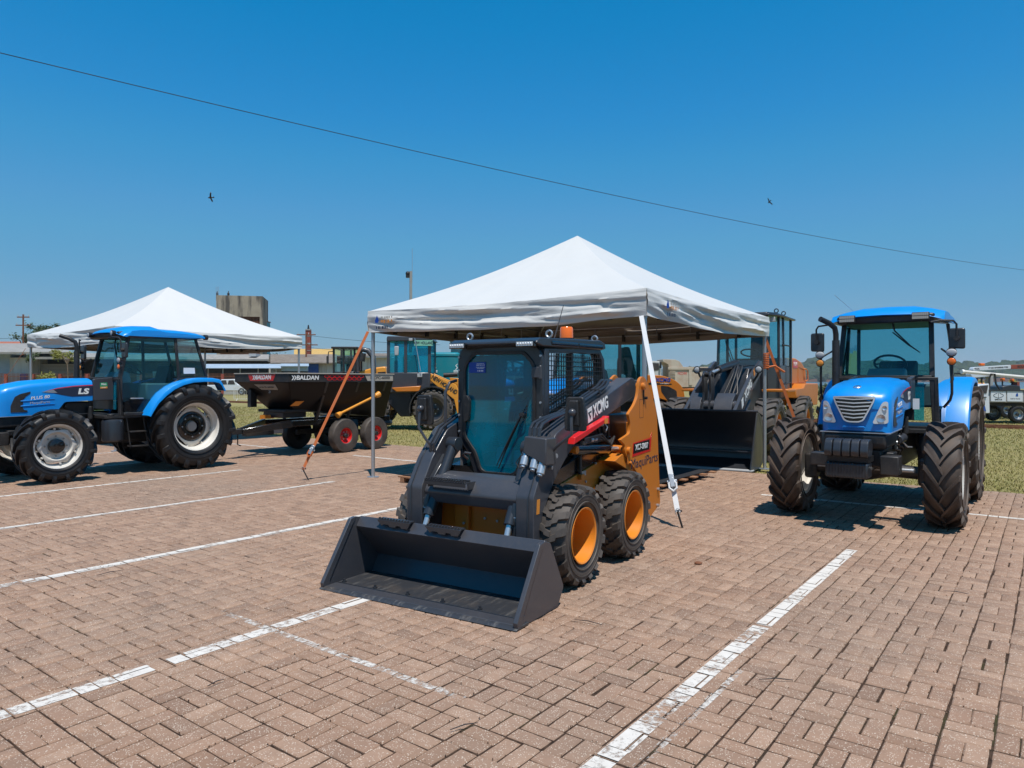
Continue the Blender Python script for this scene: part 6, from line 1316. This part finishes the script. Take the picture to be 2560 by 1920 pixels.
# concrete water tower
T = thing('water_tower', 'tall stained concrete water tower behind the left tent', 'water tower', (P3(590, 0, 130)[0], 133, 0), -12)
h_ = P3(0, 739, 130)[2]
MB().bb((-4.0, -3, h_-3.8), (4.0, 5, h_)).build('tank_block', 'towerc', T, smooth=0)
MB().bb((-4.0, -2.6, 0), (-3.4, 5, h_-3.8)).build('side_wall', 'towerc', T, smooth=0); MB().bb((3.5, -3, 0), (4.0, 5, h_-3.8)).build('side_wall', 'towerc', T, smooth=0); MB().bb((-3.4, -1.9, 0), (3.5, 4.8, h_-3.8)).build('recessed_wall', 'rust', T, smooth=0)
for k in range(28): MB().bb((-3.35+k*.245, -2.7, h_-13), (-3.2+k*.245, -2.4, h_-3.8)).build('brick_fin', 'rust', T, smooth=0)
m = MB()
for k in range(3): m.cyl((-4.1+k*.2, -2.6, h_-1), (-4.1+k*.2, -2.6, h_+1.6), .03, 5)
m.build('cage_ladder', 'steel', T)
def perched(x, y, z, lab):
    T = thing('perched_vulture', lab, 'bird', (x, y, z)); m = MB(); m.sphere((0, 0, .38), .26, 8, (.8, .9, 1.5)); m.sphere((.05, -.05, .85), .10, 6); m.cyl((0, 0, .6), (.04, -.04, .82), .07, 6); m.build('body', 'black', T); MB().cyl((.1, -.08, .85), (.24, -.12, .80), .03, 6, .01).build('beak', 'greywall', T); MB().cyl((0, .1, .3), (0, .35, -.1), .09, 6, .03).build('tail', 'black', T)
w = P3(543, 0, 131); perched(w[0], 131, h_, 'black vulture perched at the left end of the concrete tower'); w = P3(571, 0, 131); perched(w[0], 131, h_, 'black vulture perched near the middle of the concrete tower')
T = thing('roof_water_tank', 'small blue green water tank just right of the concrete tower', 'water tank', P3(657, 820, 138)); MB().bb((-1.1, -1, -6), (1.1, 1, 1.1)).build('tank', 'teal', T, bev=.05); MB().bb((-1.2, -1.1, 1.1), (1.2, 1.1, 1.25)).build('lid', 'rust', T); MB().cyl((-.5, 0, 1.2), (-.5, 0, 3.0), .05, 5).build('aerial', 'steel', T)
T = thing('brick_chimney', 'slim red brick chimney behind the utility pole', 'chimney', (P3(771, 0, 118)[0], 118, 0)); hc = P3(0, 826, 118)[2]; MB().bb((-.42, -.3, 0), (.42, .3, hc)).build('shaft', 'brickred', T, smooth=0); MB().bb((-.4, -.4, hc), (.4, .4, hc+.2)).build('cap', 'greywall', T); MB().cyl((0, 0, hc+.2), (0, 0, hc+.9), .2, 8, .1).build('cowl', 'darkmetal', T)
for z in (hc-1, hc-2.2, hc-3.4, hc-4.6): MB().bb((-.46, -.34, z), (.46, .34, z+.1)).build('band', 'greywall', T)
def pole(px, ytop, Z, label, arms, lampy=False):
    x = P3(px, 0, Z)[0]; h = P3(0, ytop, Z)[2]; T = thing('utility_pole', label, 'utility pole', (x, Z, 0), 0)
    MB().cyl((0, 0, 0), (0, 0, h), .16, 8, .11).build('pole', 'rust' if not lampy else 'greywall', T)
    for z, w in arms: MB().bb((-w, -.05, h-z-.08), (w, .05, h-z+.08)).build('crossarm', 'rust', T); [MB().cyl((s*w*.85, 0, h-z+.06), (s*w*.85, 0, h-z+.35), .07, 6, .04).build('insulator', 'lightgrey', T) for s in (-1, .3, 1)]
    return T, h
pole(58, 786, 105, 'utility pole with two crossarms at the far left', ((.4, .9), (1.6, 1.1)))
T, h = pole(765.5, 832, 112, 'utility pole with transformer beside the red chimney', ((.3, 1.5), (1.9, 1.8))); MB().cyl((.9, 0, h-6.2), (.9, 0, h-4.9), .35, 10).build('transformer', 'lightgrey', T)
T, h = pole(1027, 678, 60, 'tall lighting pole with thin aerial rising behind the large tent', (), True); MB().cyl((.12, 0, h-1), (.12, 0, h+1.9), .02, 5).build('aerial', 'steel', T); MB().sphere((-.25, 0, h-.2), .2, 6).build('camera_dome', 'darkmetal', T); MB().bb((-.4, -.15, h-.55), (-.1, .15, h-.35)).build('floodlight', 'darkmetal', T)
# overhead cable across the sky and thin wires on the left
a, b = pt(0, 132, 18), pt(2560, 675, 50); d = b-a
m = MB(); m.tube([tuple(a+d*t+Vector((0, 0, -2.2*t*(1-t)))) for t in [-.6+k*.05 for k in range(45)]], .011, 6); tag(m.build('overhead_cable', 'black'), 'long dark overhead cable crossing the whole sky', 'cable')
for lab, p, q, r in (('thin wire running left from the far left utility pole', (-300, 840, 105), (58, 845, 105), .03), ('thin wires between the transformer pole and the loader cab', (766, 838, 112), (1100, 862, 100), .03), ('lower wire passing right of the transformer pole', (766, 868, 112), (990, 878, 100), .03)):
    a, b = pt(*p), pt(*q); tag(MB().tube([tuple(a.lerp(b, t/8)+Vector((0, 0, -1.0*(t/8)*(1-t/8)))) for t in range(9)], r, 4).build('wire', 'black'), lab, 'wire', 'background wires')
def flying(px, py, Z, s, rot, lab):
    T = thing('flying_bird', lab, 'bird', tuple(pt(px, py, Z))); T.rotation_euler = rot
    MB().sphere((0, 0, 0), s*.16, 8, (2.4, .8, .8)).build('body', 'black', T)
    for k in (-1, 1): MB().add([(s*.15, 0, 0), (-s*.15, 0, 0), (-s*.22, k*s*.5, s*.16), (s*.02, k*s*.5, s*.2), (-s*.30, k*s*.9, s*.1), (-s*.1, k*s*.95, s*.12)], [(0, 1, 2, 3), (3, 2, 4, 5)]).build('wing', 'black', T, solid=.03, smooth=0)
    MB().add([(-s*.3, -s*.05, 0), (-s*.3, s*.05, 0), (-s*.6, s*.14, 0), (-s*.6, -s*.14, 0)], [(0, 1, 2, 3)]).build('tail', 'black', T, solid=.03, smooth=0)
flying(526, 494, 50, .42, (R(40), R(10), R(200)), 'dark bird with raised wings flying at the upper left'); flying(1923, 505, 60, .36, (R(75), R(30), R(120)), 'small dark bird flying at the upper right')

# ------------------------------------------------------------------ small trees and shrubs
def leafmat(name, a, b): 
    t = NT(name); n = t.noise(t.new('NewGeometry').outputs['Position'], 2.5, 4, .7); p = t.new('BsdfPrincipled'); t.link(t.mix(t.ramp(n, [(.35, (0, 0, 0)), (.65, (1, 1, 1))]), a, b), p.inputs[0]); p.inputs['Roughness'].default_value = .6
    tl = t.new('BsdfTranslucent'); tl.inputs[0].default_value = (*b, 1); ms = t.new('MixShader'); ms.inputs[0].default_value = .3; o = t.new('OutputMaterial'); t.link(p.outputs[0], ms.inputs[1]); t.link(tl.outputs[0], ms.inputs[2]); t.link(ms.outputs[0], o.inputs[0]); return t.m
M['leafy'] = leafmat('yellow green leaves', (.16, .18, .03), (.28, .26, .05)); M['leafd'] = leafmat('dark green leaves', (.035, .06, .02), (.07, .10, .03))
M['bark'] = concrete('tree bark', (.12, .09, .06), (.20, .15, .11), 3)
def tree(name, label, px, pyb, pyt, Z, w, mat, seed, clumps, trunk=.12, cat='tree', base=0., n=900):
    r = random.Random(seed); x = P3(px, 0, Z)[0]; z0 = base; z1 = P3(0, pyt, Z)[2]; zb = P3(0, pyb, Z)[2]
    T = thing(name, label, cat, (x, Z, z0)); tr_m = MB()
    cs = []
    for k in range(clumps): cs.append(Vector((r.uniform(-w, w), r.uniform(-w, w)*.7, r.uniform(zb, z1)-z0)))
    if trunk:
        tr_m.tube([(0, 0, -.2), (w*.05, 0, (zb-z0)*.5), (0, 0, (zb-z0))], [trunk, trunk*.8, trunk*.6], 7)
        for c in cs[:7]: tr_m.tube([(0, 0, (zb-z0)*.85), tuple(Vector((0, 0, zb-z0)).lerp(c, .5)+Vector((0, 0, .1))), tuple(c)], [trunk*.5, trunk*.35, trunk*.12], 5)
        tr_m.build('trunk', 'bark', T)
    m = MB(); cr = (z1-zb)*.28
    for c in cs:
        for k in range(n//clumps):
            v = Vector((r.gauss(0, .5), r.gauss(0, .5), r.gauss(0, .38)))*cr*1.6+c; s = r.uniform(.06, .13)*max(1, Z/60); q = Vector((r.uniform(-1, 1), r.uniform(-1, 1), r.uniform(-.5, .5))).normalized(); u = q.orthogonal().normalized()
            m.add([v-q*s, v+u*s*.5, v+q*s, v-u*s*.5], [(0, 1, 2, 3)])
    stuff(m.build('crown', mat, T, smooth=0, recalc=False)); return T
tree('young_tree', 'young tree with sparse yellow green leaves behind the blue bonnet', 168, 898, 878, 78, 1.7, 'leafy', 3, 9, .10, n=700)
tree('young_tree', 'small dark leaved tree at the left tent pole', 78, 900, 880, 80, .8, 'leafd', 8, 5, .08, n=300)
tree('background_tree', 'dark tree crown rising over the left tent roof', 107, 838, 814, 118, 2.2, 'leafd', 5, 10, .25, n=1200)
tree('background_tree', 'thin leaved tree beside the far left utility pole', 62, 862, 836, 112, 1.6, 'leafd', 6, 7, .2, n=500)
tree('hedge_shrub', 'yellow green clipped shrub in front of the slatted shutter', 123, 962, 938, 82, 1.3, 'leafy', 7, 12, 0, 'shrub', n=900)
tree('bank_shrub', 'wild shrub on the lake bank right of the big wheel loader', 2046, 985, 962, 60, .9, 'leafd', 9, 9, .04, 'shrub', n=900)
tree('bank_shrub', 'grassy shrub on the lake bank at the far right', 2440, 968, 950, 120, 5, 'leafy', 12, 12, .0, 'shrub', n=900)
for k, (px_, Z_, w_, yt) in enumerate(((870, 150, 9, 897), (700, 160, 10, 893), (1400, 150, 5, 930))):
    tree('background_tree', ('dark broad tree behind the backhoe cab', 'dark broad tree behind the brown roofed house', 'low dark tree on the bank behind the compact loader')[k], px_, 925, yt, Z_, w_, 'leafd', 20+k, 14, .3, n=1500)

# ------------------------------------------------------------------ vehicles far off
T = thing('pickup_truck', 'silver double cab pickup parked along the picket fence', 'pickup truck', (P3(574, 0, 80)[0], 80, 0))
b = MB(); b.prism(rnd([(-2.6, .45), (-2.6, 1.0), (-2.45, 1.08), (-.95, 1.10), (-.6, 1.72), (.9, 1.75), (1.25, 1.12), (2.3, 1.02), (2.55, .85), (2.58, .45)], .1), 1, -.85, .85); b.build('body', 'whitebody', T, bev=.05)
for x0_, x1_ in ((-.70, .05), (.12, .95)): MB().prism(rnd([(x0_, 1.16), (x0_+.12, 1.60), (x1_-.1 if x1_ < .5 else x1_-.18, 1.62), (x1_, 1.16)], .04), 1, -.87, -.84).build('window', 'dark', T)
for x in (-1.65, 1.65): mwheel(T, (x, -.75, .38), .38, .22, .25, 'steel', 'tyreblack', 'plain', rz=-PI/2); mwheel(T, (x, .75, .38), .38, .22, .25, 'steel', 'tyreblack', 'plain', rz=PI/2)
MB().bb((2.5, -.7, .75), (2.6, -.45, .92)).build('headlight', 'lightgrey', T); MB().bb((-2.62, -.8, .75), (-2.55, -.6, .95)).build('tail_light', 'red', T)
T = thing('crowd_barrier', 'pale yellow crowd barrier on the grass left of the black trailer', 'barrier', (P3(613, 0, 56)[0], 56, 0)); 
MB().ring([(-.9, .12), (.9, .12), (.9, 1.05), (-.9, 1.05)], [(-.86, .16), (.86, .16), (.86, 1.01), (-.86, 1.01)], 1, -.02, .02).build('frame', 'cream', T)
for k in range(10): MB().cyl((-.75+k*.165, 0, .15), (-.75+k*.165, 0, 1.02), .012, 5).build('bar', 'cream', T)
for s in (-.6, .6): MB().tube([(s, -.3, 0), (s, 0, .15), (s, .3, 0)], .02, 6).build('foot', 'cream', T)
T = thing('round_water_tank', 'white round water tank standing behind the black trailer', 'water tank', (P3(770, 0, 40)[0], 40, 0)); m = MB(); m.lathe([(.5, 0), (.72, .1), (.74, 1.75), (.62, 1.88), (.001, 1.9)], 24, (0, 0, 0), 2); m.build('tank', 'white', T); MB().lathe([(.25, 1.88), (.25, 2.0), (.001, 2.02)], 16, (0, 0, 0), 2).build('lid', 'white', T)
# dump truck
Zd = 60
T = thing('dump_truck', 'dusty beige dump truck parked beyond the compact loader', 'dump truck', (P3(1700, 0, Zd)[0], Zd, 0))
def D(px, py): v = P3(px, py, Zd); return (v[0]-T.location.x, v[2])
bp = [D(1664, 918), D(1756+70, 918), D(1756+70, 960), D(1748+50, 968), D(1672, 968), D(1664, 945)]
MB().prism(bp, 1, -1.2, 1.2).build('dump_body', 'beige', T, bev=.03)
MB().prism(rnd([D(1649, 899), D(1680, 900), D(1690, 904), D(1700, 918), D(1664, 918), D(1663, 912), D(1650, 905)], .05), 1, -1.2, 1.2).build('cab_shield', 'beige', T, bev=.03)
MB().prism([D(1662, 918), D(1828, 918), D(1828, 925), D(1662, 925)], 1, -1.28, -1.2).build('top_rail', 'beige', T, bev=.02)
for px_ in (1717, 1775): MB().prism([D(px_-4, 925), D(px_+4, 925), D(px_+4, 963), D(px_-4, 963)], 1, -1.28, -1.2).build('body_rib', 'beige', T, bev=.02)
text('FACCHINI', .32, 'red', T, ((D(1697, 0)[0]), -1.21, D(0, 934)[1]), (1, 0, 0), (0, 0, 1), ext=.002, width=.72)
for py in (928, 934, 940): MB().prism([D(1666, py), D(1680, py), D(1680, py+1.5), D(1666, py+1.5)], 1, -1.3, -1.25).build('ladder_rung', 'beige', T)
MB().prism([D(1672, 968), D(1820, 968), D(1820, 976), D(1672, 976)], 1, -.5, .5).build('chassis', 'rust', T)
MB().prism(rnd([D(1615, 903), D(1642, 904), D(1646, 915), D(1646, 975), D(1612, 975)], .08), 1, -1.15, 1.15).build('truck_cab', 'whitewall', T, bev=.05)
MB().prism(rnd([D(1624, 908), D(1640, 909), D(1640, 925), D(1624, 928)], .04), 1, -1.18, -1.14).build('window', 'dark', T); MB().bb((D(1641, 0)[0], -1.45, 2.6), (D(1645, 0)[0], -1.25, 3.1)).build('mirror', 'black', T)
for px_ in (1628, 1745, 1790):
    for s in (-1, 1): mwheel(T, (D(px_, 0)[0], s*1.0, .5), .5, .28, .3, 'rust', 'tyregrey', 'plain', rz=-PI/2, flip=-s)
# utility pickup at the right with pipe, crane truck and yellow tractor behind it
Zu = 27
T = thing('utility_pickup', 'white and blue utility pickup with grey dropside bed at the right edge', 'pickup truck', (P3(2500, 0, Zu)[0], Zu, 0))
def U(px, py): v = P3(px, py, Zu); return (v[0]-T.location.x, v[2])
MB().prism([U(2474, 976), U(2660, 978), U(2660, 1007), U(2474, 1006)], 1, -.02, 1.6).build('bed', 'slatgrey', T, bev=.01)
for a_, b_ in ((2475.5, 2513), (2516, 2555), (2558, 2600), (2603, 2657)): MB().prism([U(a_, 977.5), U(b_, 978), U(b_, 1004), U(a_, 1003.5)], 1, -.045, -.02).build('bed_panel', 'whitebody', T, bev=.006)
MB().prism([U(2472, 974), U(2662, 976), U(2662, 979), U(2472, 977)], 1, -.07, .0).build('bed_rail', 'char2', T)
cb_ = [U(2408, 1030), U(2405, 1000), U(2409, 988), U(2425, 984), U(2447, 962), U(2473, 959), U(2475, 1033), U(2452, 1034)]
MB().prism(rnd(cb_, .03), 1, 0, 1.55).build('cab_body', 'whitebody', T, bev=.03)
MB().prism([U(2430, 983), U(2449, 965), U(2470, 963), U(2466, 983)], 1, -.02, .01).build('window', 'dark', T, bev=.005)
MB().prism([U(2422, 1027), U(2432, 997), U(2458, 1000), U(2465, 1028)], 1, -.015, .005).build('blue_door_panel', 'bluedoor', T); MB().bb((U(2453, 0)[0], -.04, U(0, 994)[1]), (U(2465, 0)[0], 0, U(0, 992)[1])).build('door_handle', 'black', T)
MB().prism([U(2474, 1007), U(2660, 1008), U(2660, 1016), U(2474, 1015)], 1, .3, 1.2).build('chassis', 'black', T)
for px_ in (2546, 2425): mwheel(T, (U(px_, 0)[0], .08, .31), .31, .19, .2, 'steel', 'tyreblack', 'plain', rz=-PI/2); mwheel(T, (U(px_, 0)[0], 1.45, .31), .31, .19, .2, 'steel', 'tyreblack', 'plain', rz=PI/2)
text('EMDUR', .075, 'black', T, (U(2494, 0)[0], -.048, U(0, 999)[1]), (1, 0, 0), (0, 0, 1), ext=.001, bold=.002, width=.28)
m = MB()
for s in (-1, 1): m.tube([(U(2494, 0)[0]+s*(.0+.17*math.sin(q*PI/10)+q*.004), -.05, U(0, 995)[1]+.19*q/10-.0) for q in range(11)], .006, 4)
m.tube([(U(2494, 0)[0], -.05, U(0, 995)[1]), (U(2494, 0)[0], -.05, U(0, 995)[1]+.2)], .006, 4); m.build('leaf_emblem', 'black', T)
text('PORTO VELHO', .06, 'black', T, (U(2536, 0)[0], -.048, U(0, 997)[1]), (1, 0, 0), (0, 0, 1), ext=.001, width=.36); MB().prism([U(2537, 991), U(2543, 991), U(2543, 986), U(2541, 982), U(2538, 985)], 1, -.05, -.046).build('blue_emblem', 'bluedoor', T)
MB().tube([(U(2475, 0)[0], .05, U(0, 976)[1]), (U(2476, 0)[0], .05, U(0, 945)[1]), (U(2480, 0)[0], .05, U(0, 935)[1]), (U(2489, 0)[0], .05, U(0, 935)[1]), (U(2492, 0)[0], .05, U(0, 960)[1]), (U(2502, 0)[0], .05, U(0, 975)[1])], .035, 6).build('ladder_rack', 'black', T)
T = thing('white_pipe', 'long white pipe lying on the rack of the utility pickup', 'pipe', tuple(pt(2405, 929, 27.1)))
MB().cyl((0, 0, 0), (4.6, .3, -.40), .065, 16).build('tube', 'cream', T); MB().cyl((-.02, 0, 0), (.06, 0, -.005), .085, 16).build('tube_socket', 'white', T)
T = thing('crane_truck', 'crane truck with white and rust red boom behind the utility pickup', 'crane truck', (P3(2500, 0, 33)[0], 33, 0))
def K(px, py): v = P3(px, py, 33); return (v[0]-T.location.x, v[2])
MB().prism(rnd([K(2426, 925), K(2430, 918), K(2522, 912.5), K(2522, 922.5), K(2430, 927)], .05), 1, -.15, .15).build('boom', 'whitebody', T, bev=.01); MB().prism([K(2522, 912.5), K(2660, 907), K(2660, 919), K(2522, 923)], 1, -.16, .16).build('insulated_boom', 'brickred', T, bev=.01)
text('THA', .1, 'black', T, (K(2437, 0)[0], -.155, K(0, 922.5)[1]), (1, 0, .04), (0, 0, 1), ext=.001, bold=.003, width=.24); text('ISOLADO', .14, 'dark', T, (K(2552, 0)[0], -.165, K(0, 916.5)[1]), (1, 0, .04), (0, 0, 1), ext=.001, bold=.003, width=.55)
smallprint(T, (K(2490, 0)[0], -.155, K(0, 919)[1]), (1, 0, .05), .9, .06, 'black', 5)
MB().prism(rnd([K(2420, 935), K(2428, 930), K(2470, 934), K(2470, 941), K(2430, 945), K(2422, 943)], .05), 1, -.2, .2).build('jib_bracket', 'whitebody', T, bev=.02); MB().bb((K(2449, 0)[0], -.1, K(0, 914)[1]), (K(2459, 0)[0], .1, K(0, 908)[1])).build('beacon', 'amber', T, bev=.02)
MB().prism([K(2470, 940), K(2476, 940), K(2476, 1010), K(2466, 1010)], 1, -.2, .2).build('column', 'greywall', T, bev=.02); MB().prism([K(2450, 992), K(2700, 992), K(2700, 1012), K(2450, 1012)], 1, -1, 1).build('truck_bed', 'char2', T, bev=.02)
for px_ in (2480, 2600): mwheel(T, (K(px_, 0)[0], -.9, .45), .45, .26, .28, 'steel', 'tyreblack', 'plain', rz=-PI/2)
T = thing('yellow_tractor', 'yellow bonneted machine with dark cab behind the utility pickup', 'tractor', (P3(2430, 0, 38)[0], 38, 0))
def Y(px, py): v = P3(px, py, 38); return (v[0]-T.location.x, v[2])
MB().prism(rnd([Y(2420, 975), Y(2419, 960), Y(2426, 957), Y(2448, 957), Y(2453, 962), Y(2453, 1000), Y(2422, 1000)], .1), 1, -.5, .5).build('bonnet', 'yellow', T, bev=.06)
for px_ in (2405, 2415, 2428, 2440, 2456): MB().prism([Y(px_-1.2, 936), Y(px_+1.2, 936), Y(px_+1.2, 960), Y(px_-1.2, 960)], 1, -.5, -.4).build('cab_pillar', 'black', T)
MB().prism([Y(2402, 932), Y(2462, 932), Y(2462, 936), Y(2402, 936)], 1, -.6, .6).build('roof', 'black', T, bev=.02); MB().prism([Y(2404, 958), Y(2420, 958), Y(2420, 1000), Y(2404, 1000)], 1, -.5, .4).build('cab_base', 'black', T)
for px_ in (2410, 2455): mwheel(T, (Y(px_, 0)[0], -.7, .55), .55, .3, .35, 'yellow', 'tyreblack', 'plain', rz=-PI/2)
T = thing('signal_trailer', 'dark equipment trailer with amber lamps behind the pickup bed', 'trailer', (P3(2515, 0, 31)[0], 31, 0))
def Q_(px, py): v = P3(px, py, 31); return (v[0]-T.location.x, v[2])
MB().prism(rnd([Q_(2484, 990), Q_(2486, 966), Q_(2506, 962), Q_(2530, 964), Q_(2534, 990)], .05), 1, -.5, .5).build('body', 'char2', T, bev=.03)
for a_, b_, y_ in ((2503, 2509, 948), (2527, 2532, 950)): MB().bb((Q_(a_, 0)[0], -.1, Q_(0, y_+4)[1]), (Q_(b_, 0)[0], .1, Q_(0, y_-3)[1])).build('amber_lamp', 'amber', T, bev=.02); MB().cyl((Q_((a_+b_)/2, 0)[0], 0, Q_(0, 965)[1]), (Q_((a_+b_)/2, 0)[0], 0, Q_(0, y_+3)[1]), .03, 6).build('lamp_post', 'black', T)
MB().bb((Q_(2531, 0)[0], -.3, Q_(0, 975)[1]), (Q_(2537, 0)[0], 0, Q_(0, 955)[1])).build('red_panel', 'brickred', T)
for px_ in (2495, 2522): mwheel(T, (Q_(px_, 0)[0], -.55, .35), .35, .2, .22, 'steel', 'tyreblack', 'plain', rz=-PI/2); MB().prism([Q_(px_-4, 995), Q_(px_+4, 995), Q_(px_+4, 988), Q_(px_-4, 988)], 1, -.4, .4).build('frame', 'black', T)

# twigs on the paving
for k, (a_, b_, r_, l_) in enumerate((((1160, 1822), 0, .5, .07), ((1470, 1560), 0, 2.6, .10), ((1940, 1705), 0, 3.1, .09), ((2390, 1485), 0, 2.6, .08), ((540, 1712), 0, 1.0, .05), ((275, 1435), 0, .9, .10))):
    Zg = 2851/(a_[1]-951); p = Vector(((a_[0]-1280)/1782*Zg, Zg, .012)); d = Vector((math.cos(r_), math.sin(r_), 0))
    o = MB().tube([tuple(p-d*l_), tuple(p+Vector((.004, .006, .006))), tuple(p+d*l_)], [.002, .003, .0015], 5).build('dry_twig', 'black'); tag(o, ('dark forked twig in the foreground below the bucket', 'curved twig on the paving right of the bucket', 'thin twig right of the near right parking line', 'short twig on the paving near the right edge', 'tiny twig on the paving at the lower left', 'thin twig on the paving left of the bucket by the second line')[k], 'twig', 'fallen twigs')
o = MB().sphere((0, 0, .012), .035, 6, (1, .8, .4)).build('dirt_clod', 'rust'); o.location = (1.62, 6.2, 0); tag(o, 'small brown clod of dirt behind the rear skid loader wheel', 'dirt clod')

# ------------------------------------------------------------------ hazy air
hz = MB().bb((-3200, -90, -6), (4200, 5200, 75)).build('haze', 'white', smooth=0); stuff(hz)
t = NT('hazy air'); v = t.new('VolumePrincipled'); v.inputs['Density'].default_value = HAZE; v.inputs['Color'].default_value = (.75, .85, .95, 1); v.inputs['Anisotropy'].default_value = .1
o = t.new('OutputMaterial'); t.link(v.outputs[0], o.inputs['Volume']); hz.data.materials[0] = t.m
